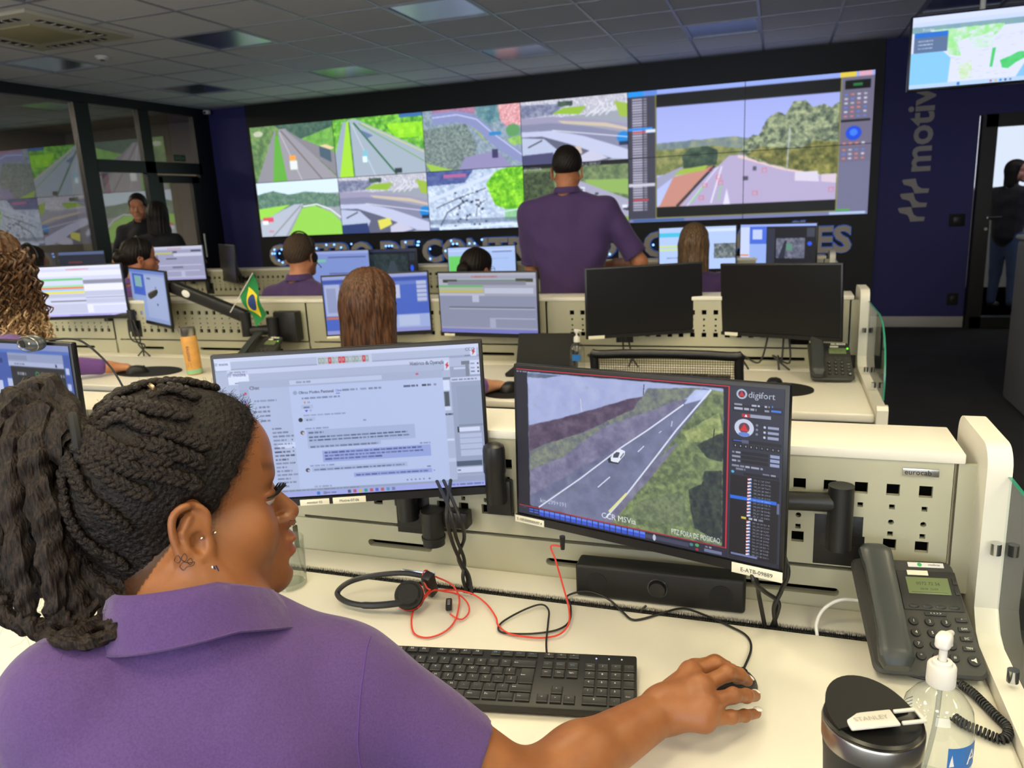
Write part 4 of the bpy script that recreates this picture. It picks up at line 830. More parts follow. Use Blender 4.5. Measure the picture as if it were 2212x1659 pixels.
def pic_viewer():
    c = Cv(400, 226, (60, 58, 74))
    c.rect(0, 0, 1, .035, (140, 160, 226)); c.rect(0, 0, .07, .04, (30, 140, 230)); c.rect(.07, 0, .13, .04, (90, 130, 210)); c.rect(.93-.06, .0, .96-.03, .035, (214, 190, 70)); c.rect(.94, 0, .99, .035, (206, 160, 180))
    c.rect(0, .04, .125, .97, (58, 58, 74))
    for k in range(44):
        v = .055+.0195*k; col = (186, 184, 206)
        c.rect(.02, v, .065, v+.012, col, .9); c.rect(.07, v, .085, v+.012, col, .6)
    c.rect(0, .275, .11, .295, (44, 130, 226)); c.rect(.02, .3, .08, .315, (180, 70, 80)); c.rect(.08, .29, .15, .315, (206, 214, 240)); c.rect(0, .695, .12, .72, (190, 190, 206)); c.rect(.02, .815, .09, .83, (180, 70, 80))
    c.rect(.125, .04, .875, .97, (10, 12, 14)); c.rect(.122, .035, .126, .97, (150, 150, 60)); c.rect(.874, .035, .878, .97, (150, 150, 60)); c.rect(.122, .965, .878, .972, (150, 150, 60))
    x0, x1, y0, y1 = .127, .873, .13, .885
    def X(u, v): return (x0+(x1-x0)*u, y0+(y1-y0)*v)
    Pp = lambda pts: [X(*p) for p in pts]
    g = np.linspace(0, 1, 226)[:, None]*np.ones((226, 400)); m, _ = c.mask(Pp([(0, 0), (1, 0), (1, 1), (0, 1)])); m = m[..., None]; sky = np.array([150, 160, 224])*(1-g[..., None])+np.array([178, 190, 236])*g[..., None]; c.a = c.a*(1-m)+sky*m
    c.leaf(Pp([(0, .36), (.45, .34), (.55, .38), (.55, .6), (0, .62)]), (96, 116, 130), (150, 156, 130), 8, 201); c.leaf(Pp([(0, .43), (.35, .42), (.5, .47), (.4, .62), (0, .68)]), (92, 104, 60), (150, 150, 96), 12, 202)
    c.leaf(Pp([(.15, .5), (.2, .43), (.3, .42), (.36, .47), (.35, .6), (.16, .62)]), (36, 56, 50), (76, 98, 76), 12, 203)
    road = (170, 160, 196); c.poly(Pp([(.42, .52), (.5, .52), (1, .8), (1, 1), (.12, 1)]), road); c.poly(Pp([(0, .7), (.15, .6), (.16, .63), (0, .82)]), (150, 150, 180)); c.poly(Pp([(.02, .98), (.1, .7), (.33, .62), (.14, 1), (.0, 1)]), (188, 132, 120)); c.poly(Pp([(.1, .69), (.14, .63), (.3, .6), (.28, .65)]), (150, 176, 70))
    c.pl(Pp([(.34, .61), (.12, 1)]), .02, (50, 46, 56)); c.pl(Pp([(.36, .62), (.18, 1)]), .008, (214, 206, 230)); c.pl(Pp([(.38, .62), (.32, .98)]), .012, (216, 210, 232)); c.pl(Pp([(.47, .53), (.72, .68), (1, .78)]), .022, (216, 190, 190)); c.pl(Pp([(.2, .97), (.28, .8)]), .01, (120, 200, 120)); c.pl(Pp([(.36, .96), (.38, .8)]), .008, (120, 200, 120)); c.poly(Pp([(.39, 1), (.41, .84), (.43, 1)]), (214, 210, 236))
    tree = [(.49, .52), (.5, .4), (.55, .34), (.58, .36), (.62, .2), (.68, .14), (.72, .18), (.76, .06), (.82, .05), (.86, .12), (.92, .1), (.96, .14), (1, .08), (1, .8), (.7, .66), (.56, .58)]
    c.leaf(Pp(tree), (66, 80, 70), (170, 180, 140), 18, 204, 3.4); c.leaf(Pp([(.5, .52), (.6, .46), (.8, .5), (.88, .44), (1, .46), (1, .78), (.75, .68)]), (70, 76, 40), (156, 152, 84), 14, 205)
    c.line(*X(.745, .3), *X(.735, .7), .008, (170, 180, 190)); c.poly(Pp([(.78, .72), (.9, .72), (.91, .82), (.78, .8)]), (206, 200, 220)); c.poly(Pp([(.92, .75), (1, .75), (1, .84), (.92, .82)]), (206, 190, 206)); c.rect(*X(.5, .73), *X(.525, .77), (70, 72, 90)); c.rect(*X(.55, .64), *X(.57, .68), (80, 80, 100))
    for u, v in ((.3, .62), (.35, .7), (.27, .78), (.55, .88), (.36, .76), (.96, .88), (.6, .66), (.25, .9)): 
        a = X(u, v); 
        for e in ((0, 0, .02, .004), (0, .03, .02, .034), (0, 0, .003, .034), (.018, 0, .021, .034)): c.rect(a[0]+e[0], a[1]+e[1], a[0]+e[2], a[1]+e[3], (226, 84, 96), .8)
    c.rect(.878, .035, 1, .97, (104, 100, 124)); c.rect(.89, .06, .985, .12, (10, 14, 14)); c.rect(.92, .08, .955, .1, (40, 110, 60)); c.rect(.88, .33, .99, .345, (24, 24, 30)); c.ell(.93, .425, .03, .05, (24, 70, 206)); c.ell(.93, .42, .015, .025, (60, 120, 240))
    r_ = random.Random(4)
    for yy in (.15, .18, .21, .24, .27, .3, .49, .53, .56, .59):
        for k in range(4): c.rect(.89+.024*k, yy, .902+.024*k, yy+.012, r_.choice([(214, 210, 226), (90, 120, 206), (206, 120, 110), (190, 190, 206)]), .9)
    c.rect(.878, .62, 1, .97, (106, 106, 136)); c.rect(0, .972, 1, 1, (110, 116, 160)); c.rect(.02, .978, .25, .994, (50, 90, 150)); c.rect(.85, .975, .99, .994, (170, 190, 220)); c.rect(.875, .955, .93, .97, (70, 160, 60))
    return c.blur(1).a
def pic_map():
    c = Cv(280, 158, (214, 220, 244)); c.rect(0, 0, 1, .08, (206, 216, 250)); c.rect(0, .08, 1, .14, (196, 210, 250)); c.leaf([(0, .14), (1, .14), (1, .22), (0, .22)], (120, 156, 180), (130, 170, 170), 6, 301); c.text('Ecovias', .08, .2, .05, (232, 240, 250))
    c.leaf([(.12, .2), (.68, .2), (.62, .34), (.52, .42), (.42, .34), (.34, .40), (.38, .6), (.28, .55), (.25, .3)], (150, 226, 140), (206, 226, 226), 9, 302, 4); c.leaf([(.42, .36), (.6, .3), (.6, .5), (.46, .5)], (190, 228, 200), (216, 222, 244), 14, 303, 5)
    c.poly([(0, .5), (.24, .5), (.3, .6), (.29, .98), (0, .98)], (128, 196, 240)); c.poly([(.78, .95), (.84, .75), (1, .66), (1, .98), (.76, .98)], (128, 190, 236)); c.leaf([(.36, .72), (.46, .66), (.46, .9), (.38, .92)], (190, 226, 160), (216, 222, 240), 16, 304, 4); c.poly([(.6, .52), (.625, .52), (.61, .78), (.59, .78)], (70, 200, 110)); c.leaf([(.66, .7), (.8, .6), (.92, .62), (.8, .72), (.72, .82), (.68, .8)], (60, 196, 100), (90, 206, 130), 9, 305)
    c.rect(.02, .22, .27, .29, (28, 108, 206)); c.rect(.02, .29, .27, .5, (86, 110, 150)); 
    for v in (.33, .38, .43): c.words(.05, .16, v, .02, (190, 204, 230), .8)
    c.rect(.86, .2, 1, .28, (28, 108, 206)); c.rect(.86, .28, 1, .8, (74, 84, 116))
    for k in range(8): c.words(.89, .97, .31+.055*k, .022, (196, 206, 230), .8, k); c.ell(.875, .32+.055*k, .008, .014, (220, 226, 240))
    r_ = random.Random(9)
    for k in range(50): x = r_.uniform(.3, .84); y = r_.uniform(.3, .9); c.words(x, x+.03, y, .008, (150, 160, 186), .4, k)
    c.rect(0, .94, 1, 1, (176, 206, 250)); c.rect(.36, .95, .38, .99, (30, 110, 200)); 
    for k in range(5): c.rect(.6+.035*k, .955, .615+.035*k, .985, [(190, 80, 90), (220, 180, 60), (40, 120, 200), (50, 60, 80), (110, 120, 160)][k])
    return c.blur(1).a
# ---- video wall: twelve display panels
t = thing('video_wall', 'wide video wall of twelve panels showing motorway traffic cameras', 'video wall', (-2.806, BY-.06, 1.855))
PW, PH = 1.2175, .690
view = pic_viewer()
for r_i in range(2):
    for c_i in range(6):
        x = (-2.5+c_i)*PW; z = PH/2-r_i*PH
        p = MB().box((x, .03, z), (PW-.002, .06, PH-.002)).build('display_panel', M_bezel, t, world=False)
        if c_i < 4:
            arr = feed([0, 1, 2, 3, 4, 5, 6, 7][r_i*4+c_i])
        else:
            hh, ww = view.shape[0]//2, view.shape[1]//2; arr = view[r_i*hh:(r_i+1)*hh+(0 if r_i else 1), (c_i-4)*ww:(c_i-3)*ww+1]
        screen('picture', arr, PW-.007, PH-.007, p, (x, -.002, z), 1.25)
# ---- monitors
A_ = .0
monitor('left front monitor showing a chat window over an office program', (-.735, 1.197, 1.053), 20.1, 2.9, pic_office(), roll=-.5, s=.92, arm=(-.68, 1.30, .90), stickers=((-.085, .055, .0115, 'monitor 02'), (-.02, .062, .0125, 'Motiva-07-06')), group=None)
_m1 = [o for o in COL.objects if o.name == 'monitor'][0]
mb = MB(); mb.lathe([(0, 0), (.019, .001), (.0195, .06), (.021, .062), (.021, .105), (.019, .112), (.012, .1165), (0, .117)], c=(-.487, 1.268, .895), n=28); mb.rbox((-.487, 1.287, .90), (.05, .02, .07), .004); mb.build('arm_post', M_dark, _m1)
mb = MB(); mb.rbox((-.60, 1.282, .850), (.10, .03, .034), .004); mb.cyl((-.62, 1.262, .80), (-.62, 1.262, .87), .0215, n=24); mb.cyl((-.62, 1.262, .812), (-.62, 1.262, .818), .0235, n=24); mb.build('arm_base', M_dark, _m1)
monitor('right front monitor showing a road camera picture with a white car', (-.214, 1.203, 1.015), -18.0, 3.9, pic_camera(), w=.495, h=.298, roll=-1.2, s=1.0, arm=(.108, 1.30, .92), stickers=((-.215, .065, .013, 'T-1055000000/07.4'), (.208, .078, .0165, 'E-ATB-09889')), group=None)
m3 = monitor('monitor at the left edge with a dark chat window, a webcam on top', (-1.575, 1.165, 1.065), -6, 2, pic_dark_chat(), group=None, s=.9, arm=(-1.5, 1.30, .93))
monitor('bright monitor of the second row showing a coloured table, beside the curly-haired person', (-3.555, 3.196, 1.085), 12.6, -1, pic_sheet(0), s=1.15, arm=(-3.30, 3.27, .93))
m5 = monitor('narrow-looking monitor of the second row turned sideways, blue window on it', (-3.140, 3.231, 1.050), -26.1, .3, pic_sheet(9), s=.8, roll=1)
monitor('second-row monitor with a blue desktop behind the brown-haired woman', (-1.754, 3.164, 1.012), 20.6, -.5, pic_sheet(8), s=.85, arm=(-1.86, 3.27, .93), stickers=((-.215, .06, .012, ''),))
monitor('second-row monitor with grey tables, right of the brown-haired woman', (-1.220, 3.195, 1.008), -5.9, -.3, pic_sheet(1), s=.9, arm=(-1.2, 3.27, .93), stickers=((-.20, .055, .012, ''),))
monitor('switched-off brownish black monitor of the second row, left one of two', (-.519, 3.185, 1.022), 24.2, 0, off=True, arm=(-.62, 3.27, .93), stickers=((-.205, .068, .014, ''),))
monitor('switched-off deep black monitor of the second row, right one of two', (.004, 3.165, 1.020), -25.1, -1.2, off=True, roll=-1.3, arm=(.09, 3.27, .93), stickers=((-.20, .058, .014, ''),))
K3 = .95
monitor('third-row monitor with a pale grey page beside the woman with a headset, far left', (-4.66, 5.15, 1.090), 8, 0, pic_sheet(2), s=.85, arm=(-4.45, 5.25, .93))
monitor('switched-off third-row monitor turned sideways in front of the purple wall', (-4.16, 5.14, 1.085), -38, 2, off=True, arm=(-4.0, 5.25, .93))
monitor('third-row monitor with a pale blue page right of the balding man', (-3.12, 5.12, 1.015), 3, 0, pic_sheet(3), s=1, arm=(-3.0, 5.25, .92))
monitor('dark third-row monitor with a night camera picture', (-2.74, 5.16, 1.010), -3, 0, pic_sheet(7), s=1, arm=(-2.6, 5.25, .92))
monitor('third-row monitor with a green table behind the woman with the bun', (-1.97, 5.10, 1.015), 8, 0, pic_sheet(4), s=1, arm=(-1.85, 5.25, .92))
monitor('third-row monitor with turquoise bars left of and behind the fair-haired woman', (-.50, 5.18, 1.095), 6, 0, pic_sheet(5), s=1.1, arm=(-.4, 5.25, .93))
monitor('third-row monitor with a dark camera window right of the fair-haired woman', (-.01, 5.20, 1.095), -22, 0, pic_sheet(6), s=1.1, w=.50, arm=(.05, 5.25, .93))
monitor('dim third-row monitor at the far left edge, right of the dark-haired head', (-5.66, 5.14, 1.075), 3, 0, pic_sheet(10), s=.8, arm=(-5.5, 5.25, .93))
monitor('switched-off third-row monitor behind the woman with a headset', (-5.13, 5.18, 1.075), -10, 0, off=True, arm=(-5.0, 5.25, .93))
# hanging screen
tv = thing('hanging_screen', 'bright wall-size map on a screen hanging from the ceiling at upper right', 'television', (1.08, 5.5, 2.20)); tv.rotation_euler = (R(0), 0, 0)
MB().rbox((0, .025, 0), (.735, .05, .425), .006).build('housing', M_bezel, tv, world=False); screen('screen', pic_map(), .715, .402, tv, (0, -.0015, .002), 1.15)
b = MB(); b.cyl((0.02, .08, 0), (0.02, .08, .62), .016); b.box((.02, .065, 0), (.12, .03, .2)); b.build('ceiling_pole', M_white, tv, world=False)
# ------------------------------------------------------------------ things on the desks
def D(x, y, z):      # point on the level z seen at picture position x, y
    d = _f*FPX+_r*(x-1106)-_u*(y-829.5); t = (z-CAMZ)/d.z; return Vector((d.x*t, d.y*t, z))
def text_mb(mb, s, size, M, bold=0, sx=1, center=True):
    co, tr = glyphs(s)
    cx = (co[:, 0].min()+co[:, 0].max())/2 if center else 0
    mb.add([tuple(M @ Vector(((u-cx)*size*sx, v*size, 0))) for u, v in co], [tuple(int(i) for i in a) for a in tr])
# keyboard ------------------------------------------------------------
def keyboard(loc, yaw, lab, detail=True, group='keyboards'):
    t = thing('keyboard', lab, 'keyboard', loc, (0, 0, yaw), group=group); TL = R(3.2)
    mb = MB().at((0, 0, .0145), (TL, 0, 0)); mb.rbox((0, 0, 0), (.441, .1265, .011), .003, 2); mb.rbox((0, -.055, -.004), (.437, .014, .008), .003); mb.build('base', M_kb, t, world=False)
    u = .01905; cap = {}; lg = MB(); lgb = MB()
    def key(x, y, w=1, h=1, s='', nm='key', blue=False):
        k = (round(w, 2), round(h, 2))
        if k not in cap:
            a, b = w*u/2-.0014, h*u/2-.0014; m = MB(); z0, z1 = 0, .0032
            q = .0016; vs = []
            for (aa, bb, z) in ((a, b, z0), (a-.0002, b-.0002, z1-.0008), (a-q, b-q, z1), (a-q*1.6, b-q*1.6, z1-.0003)):
                vs += [(-aa, -bb, z), (aa, -bb, z), (aa, bb, z), (-aa, bb, z)]
            fs = [(i*4+j, i*4+(j+1) % 4, i*4+4+(j+1) % 4, i*4+4+j) for i in range(3) for j in range(4)]+[(12, 13, 14, 15)]
            m.add(vs, fs, True); o = m.build(nm, M_key, t, world=False); cap[k] = o.data
        else:
            o = bpy.data.objects.new(nm, cap[k]); COL.objects.link(o); o.parent = t
        o.name = nm
        P = Matrix.Translation((0, 0, .0145)) @ Matrix.Rotation(TL, 4, 'X') @ Matrix.Translation((x, y, .0055)); o.matrix_local = P
        if s and detail:
            for i, q in enumerate(s.split('|')):
                L = P @ Matrix.Translation((-w*u/2+.0065 if w > 1.2 and len(q) > 1 else 0-.001, .001-.005*i if '|' in s else 0, .0034))
                text_mb(lgb if blue else lg, q, .0052 if len(q) < 3 else .0032, L)
    x0 = -.2135; yT = .0505
    fr = ['Esc', '', 'F1', 'F2', 'F3', 'F4', 'F5', 'F6', 'F7', 'F8', 'F9', 'F10', 'F11', 'F12']
    xs_ = [0, 0, 2, 3, 4, 5, 6.5, 7.5, 8.5, 9.5, 11, 12, 13, 14]
    for s, xx in zip(fr, xs_):
        if s: key(x0+(xx+.5)*u, yT, 1, .68, s, 'function_key', blue=s in ('F9', 'F10', 'F11', 'F12'))
    rows = [(1, [("'", 1)]+[(c, 1) for c in '1234567890-=']+[('Back', 2)]), (2, [('Tab', 1.5)]+[(c, 1) for c in 'QWERTYUIOP´[']+[('', 1.5)]),
            (3, [('Caps', 1.75)]+[(c, 1) for c in 'ASDFGHJKLÇ~]']+[('Enter', 1.25)]), (4, [('Shift', 1.25)]+[(c, 1) for c in '\\ZXCVBNM,.;/']+[('Shift', 1.75)]),
            (5, [('Ctrl', 1.25), ('Win', 1.25), ('Alt', 1.25), ('', 6.25), ('AltGr', 1.25), ('Fn', 1.25), ('', 1.25), ('Ctrl', 1.25)])]
    yr = lambda r: yT-.004-(r)*u*.97
    for r, ks in rows:
        x = x0
        for s, w in ks:
            if r == 3 and s == 'Enter': key(x+w*u/2, yr(3)+u*.48, w, 1.95, 'Enter'); x += w*u; continue
            if r == 2 and w == 1.5 and s == '': x += w*u; continue
            key(x+w*u/2, yr(r), w, 1, s); x += w*u
    xn = x0+15.35*u
    for k, s in enumerate(('II', '<', '>')): key(xn+(k+.5)*u, yT, 1, .68, s, 'media_key')
    for r, ss in ((1, ('Ins', 'Home', 'PgUp')), (2, ('Del', 'End', 'PgDn'))):
        for k, s in enumerate(ss): key(xn+(k+.5)*u, yr(r), 1, 1, s, blue=r == 1)
    key(xn+1.5*u, yr(4), 1, 1, '^'); [key(xn+(k+.5)*u, yr(5), 1, 1, s) for k, s in enumerate('<v>')]
    xp = xn+3.35*u
    for k, s in enumerate(('Num', '/', '*', '-')): key(xp+(k+.5)*u, yr(1), 1, 1, s)
    for r, ss in ((2, '789'), (3, '456'), (4, '123')):
        for k, s in enumerate(ss): key(xp+(k+.5)*u, yr(r), 1, 1, s)
    key(xp+3.5*u, yr(2), 1, 1, '+'); key(xp+3.5*u, yr(3), 1, 1, '.'); key(xp+3.5*u, yr(4)-u*.48, 1, 1.95, 'Enter'); key(xp+u, yr(5), 2, 1, '0'); key(xp+2.5*u, yr(5), 1, 1, ',')
    if detail:
        lg.build('key_legends', mat('legend_white', (210, 212, 214), .5), t, world=False); lgb.build('blue_legends', mat('legend_blue', (70, 150, 205), .5), t, world=False)
        for k in range(3): MB().at((0, 0, .0145), (TL, 0, 0)).cyl((xp+(.9+k)*u, yT, .005), (xp+(.9+k)*u, yT, .0066), .0012, n=8).build('indicator', mat('indicator', (225, 228, 240), .4, emit=(120, 130, 230), es=1.0 if k == 0 else .1), t, world=False)
    return t
M_kb = mat('keyboard_body', (27, 27, 27), .48); M_key = mat('keycap', (34, 34, 33), .5, bump=.05, bscale=2500)
keyboard((-.392, .940, .740), R(9.8), 'black full-size keyboard in front of the person with braided hair', group=None)
k2 = keyboard((-.38, 2.92, .740), R(-2), 'dark keyboard on the second desk behind the empty mesh chair', detail=False, group=None)
# mouse ---------------------------------------------------------------
def mouse(loc, yaw, lab, cabl=None):
    t = thing('computer_mouse', lab, 'mouse', loc, (0, 0, yaw))
    mb = MB(); n, m = 24, 8; vs = []
    for j in range(m+1):
        ph = PI/2*j/m
        for i in range(n):
            a = 2*PI*i/n; ex = 1.0; rx, ry = .029, .050
            x = rx*math.copysign(abs(math.cos(a))**.8, math.cos(a))*math.cos(ph)**.55; y = ry*math.copysign(abs(math.sin(a))**.85, math.sin(a))*math.cos(ph)**.55
            vs.append((x, y, .036*math.sin(ph)*(1-.25*(y/ry if y > 0 else 0))))
    mb.add(vs, [(j*n+i, j*n+(i+1) % n, (j+1)*n+(i+1) % n, (j+1)*n+i) for j in range(m) for i in range(n)]+[tuple(range(n-1, -1, -1))], True); mb.build('shell', M_dark, t, world=False)
    MB().cyl((-.003, .030, .0245), (.003, .030, .0245), .006, n=16).build('scroll_wheel', M_matte, t, world=False)
    if cabl:
        c = MB(); c.tube(cabl, .0019, n=7, sub=8); c.build('cable', M_cable, t)
    return t
ms_c = [D(1603, 1452, .75), D(1622, 1405, .745), D(1614, 1375, .743), D(1575, 1352, .743), D(1500, 1320, .743), D(1465, 1315, .745), D(1420, 1328, .743), D(1370, 1339, .743), D(1345, 1322, .744), D(1318, 1297, .75), D(1285, 1281, .757), D(1255, 1278, .752), D(1225, 1288, .743), Vector((-.335, 1.213, .735))]
mouse(tuple(D(1566, 1494, .741)), R(-52), 'black mouse under the hand of the person with braided hair', ms_c)
# sound bar ------------------------------------------------------------
t = thing('soundbar', 'black computer soundbar with round knob in front of the desk riser', 'speaker', (-.183, 1.258, .741), (0, 0, R(.8)))
MB().rbox((0, 0, .032), (.294, .046, .062), .006, 3).build('cabinet', mat('soundbar_black', (17, 17, 17), .5, bump=.3, bscale=900), t, world=False)
for sx in (-1, 1): MB().lathe([(0, .0), (.0165, .0), (.0175, .0008), (0, .0009)], n=28).build('x', M_matte, t, world=False)
for o in list(t.children):
    if o.name.startswith('x'): bpy.data.objects.remove(o)
for sx in (-1, 1): MB().cyl((sx*.108, -.0228, .032), (sx*.108, -.0240, .032), .0185, n=32).build('speaker_cone', M_matte, t, world=False)
k = MB(); k.cyl((0, -.0225, .033), (0, -.0315, .033), .0145, .0135, n=32); k.build('volume_knob', M_dark, t, world=False)
k = MB(); k.tube([(.0165*math.cos(a*PI/14), -.0236, .033+.0165*math.sin(a*PI/14)) for a in range(28)], .0016, n=6, closed=True); k.build('knob_ring', mat('grey_ring', (82, 82, 84), .3, .6), t, world=False)
MB().tube([D(1396, 1308, .75), D(1386, 1318, .744), D(1384, 1328, .735)], .002, n=6, sub=4).build('cable', M_cable, t)
# headset ---------------------------------------------------------------
t = thing('headset', 'black headset with tangled red cable lying on the front desk', 'headset', (-.60, 1.15, .741))
band = [D(905, 1292, .770), D(860, 1303, .764), D(800, 1308, .758), D(755, 1302, .756), D(731, 1288, .758), D(733, 1273, .764), D(760, 1255, .772), D(810, 1243, .780), D(870, 1238, .785), D(915, 1244, .782)]
mb = MB(); mb.tube(band, lambda q: .0052 if q > .25 else .0065, n=8, sub=8); mb.build('headband', M_dark, t)
cc = D(884, 1286, .772); n_ = Vector((.15, -.62, .62)).normalized()
mb = MB(); mb.cyl(cc-n_*.012, cc+n_*.006, .0255, n=36); mb.cyl(cc+n_*.006, cc+n_*.010, .022, .018, n=36); mb.build('ear_cushion', M_matte, t)
mb = MB(); mb.tube([cc-n_*.004+(n_.orthogonal().normalized()*math.cos(a*PI/16)+n_.cross(n_.orthogonal().normalized())*math.sin(a*PI/16))*.0258 for a in range(32)], .0009, n=6, closed=True); mb.build('red_ring', M_red, t)
mb = MB(); p = D(928, 1262, .77); mb.at(p, (R(20), R(8), R(-14))).rbox((0, 0, 0), (.020, .022, .050), .005); mb.build('temple_pad', M_dark, t)
mb = MB(); mb.tube([D(940, 1240, .785), D(900, 1236, .787), D(870, 1232, .787)], .003, n=8, sub=3); mb.build('microphone_boom', M_chrome, t)
rc = [Vector((-.333, 1.168, .868)), D(1190, 1180, .86), D(1200, 1210, .84), D(1215, 1262, .80), D(1228, 1310, .765), D(1229, 1345, .752), D(1212, 1368, .747), D(1180, 1377, .745), D(1140, 1376, .745), D(1098, 1368, .745), D(1076, 1350, .745), D(1071, 1333, .746), D(1050, 1304, .748), D(1020, 1283, .75), D(985, 1275, .753), D(950, 1275, .757), D(930, 1275, .762), D(915, 1290, .757), D(893, 1318, .748), D(889, 1350, .745), D(898, 1371, .744), D(925, 1377, .744), D(958, 1366, .744), D(980, 1346, .745), D(990, 1318, .749), D(991, 1288, .755), D(975, 1262, .765), D(940, 1245, .775), D(920, 1232, .785), D(913, 1245, .787), D(921, 1268, .775), D(930, 1275, .77)]
MB().tube(rc, .0016, n=7, sub=6).build('red_cable', M_red, t)
rc = [D(972, 1326, .75), D(985, 1335, .746), D(1000, 1337, .745), D(1013, 1322, .747), D(1010, 1303, .75), D(990, 1284, .755), D(962, 1278, .76), D(935, 1276, .765), D(915, 1296, .76), D(903, 1312, .757)]
MB().tube(rc, .0015, n=7, sub=6).build('red_cable', M_red, t)
p = D(970, 1309, .747); mb = MB().at(p, (R(0), 0, R(22))); mb.rbox((0, 0, .003), (.0115, .033, .009), .0025); mb.build('inline_control', M_dark, t)
mb = MB().at(p, (0, 0, R(22))); [mb.box((0, .007-.005*k, .0078), (.005, .0022, .0006)) for k in range(4)]; mb.build('control_buttons', mat('button_marks', (150, 150, 150), .5), t)
p = Vector((-.333, 1.168, .875)); MB().cyl(p+Vector((0, 0, .012)), p-Vector((0, 0, .012)), .005, .0035, n=12).build('plug', M_dark, t)
# keyboard cable
t = thing('keyboard_cable', 'black cable looping behind the front keyboard', 'cable', tuple(D(1181, 1405, .75)))
MB().tube([D(1181, 1410, .752), D(1180, 1385, .75), D(1184, 1345, .746), D(1185, 1318, .746), D(1170, 1306, .748), D(1140, 1314, .747), D(1100, 1334, .745), D(1079, 1350, .744), D(1080, 1364, .744), D(1110, 1369, .744), D(1160, 1368, .744), D(1205, 1360, .744), D(1229, 1343, .744), D(1233, 1315, .744), D(1228, 1296, .743), Vector((-.345, 1.214, .733))], .0017, n=7, sub=8).build('sheath', M_cable, t)
def cable(lab, pts, r, m=M_cable, cat='cable', name='cable', grp=None):
    t = thing(name, lab, cat, tuple(pts[-1]), group=grp); MB().tube(pts, r, n=8, sub=8).build('sheath', m, t); return t
yb = 1.215
cable('white network cable of the front desk phone', [Vector((.155, 1.225, .80)), D(1858, 1297, .79), D(1815, 1296, .79), D(1780, 1315, .775), D(1764, 1345, .755), D(1765, 1372, .738), D(1765, 1385, .70)], .0028, M_white)
w1 = [Vector((-.60, 1.25, .94)), D(975, 1110, .92), D(985, 1160, .86), D(1003, 1210, .80), D(1000, 1250, .77), D(1012, 1285, .735)]
w2 = [Vector((-.585, 1.25, .94)), D(990, 1110, .92), D(1003, 1160, .86), D(990, 1205, .80), D(1010, 1250, .765), D(1003, 1285, .735)]
w3 = [Vector((-.57, 1.25, .94)), D(965, 1110, .92), D(975, 1165, .86), D(996, 1215, .80), D(1013, 1245, .77), D(1020, 1290, .735)]
t = thing('cable_bundle', 'twisted black cables hanging behind the left front monitor', 'cable', (-.56, 1.21, .735))
for w in (w1, w2, w3): MB().tube(w, .0034, n=8, sub=8).build('strand', M_cable, t)
t = thing('cable_bundle', 'black cables hanging behind the right corner of the camera-picture monitor', 'cable', (-.02, 1.21, .735))
for w in ([Vector((-.05, 1.25, .90)), D(1632, 1245, .86), D(1640, 1290, .80), D(1652, 1352, .738)], [Vector((.0, 1.25, .90)), D(1702, 1225, .87), D(1688, 1275, .82), D(1672, 1312, .79), D(1676, 1352, .738)], [Vector((-.04, 1.25, .90)), D(1625, 1245, .87), D(1648, 1275, .83), D(1680, 1298, .80), D(1680, 1320, .78), D(1668, 1352, .738)]):
    MB().tube(w, .0036, n=8, sub=8).build('strand', M_cable, t)
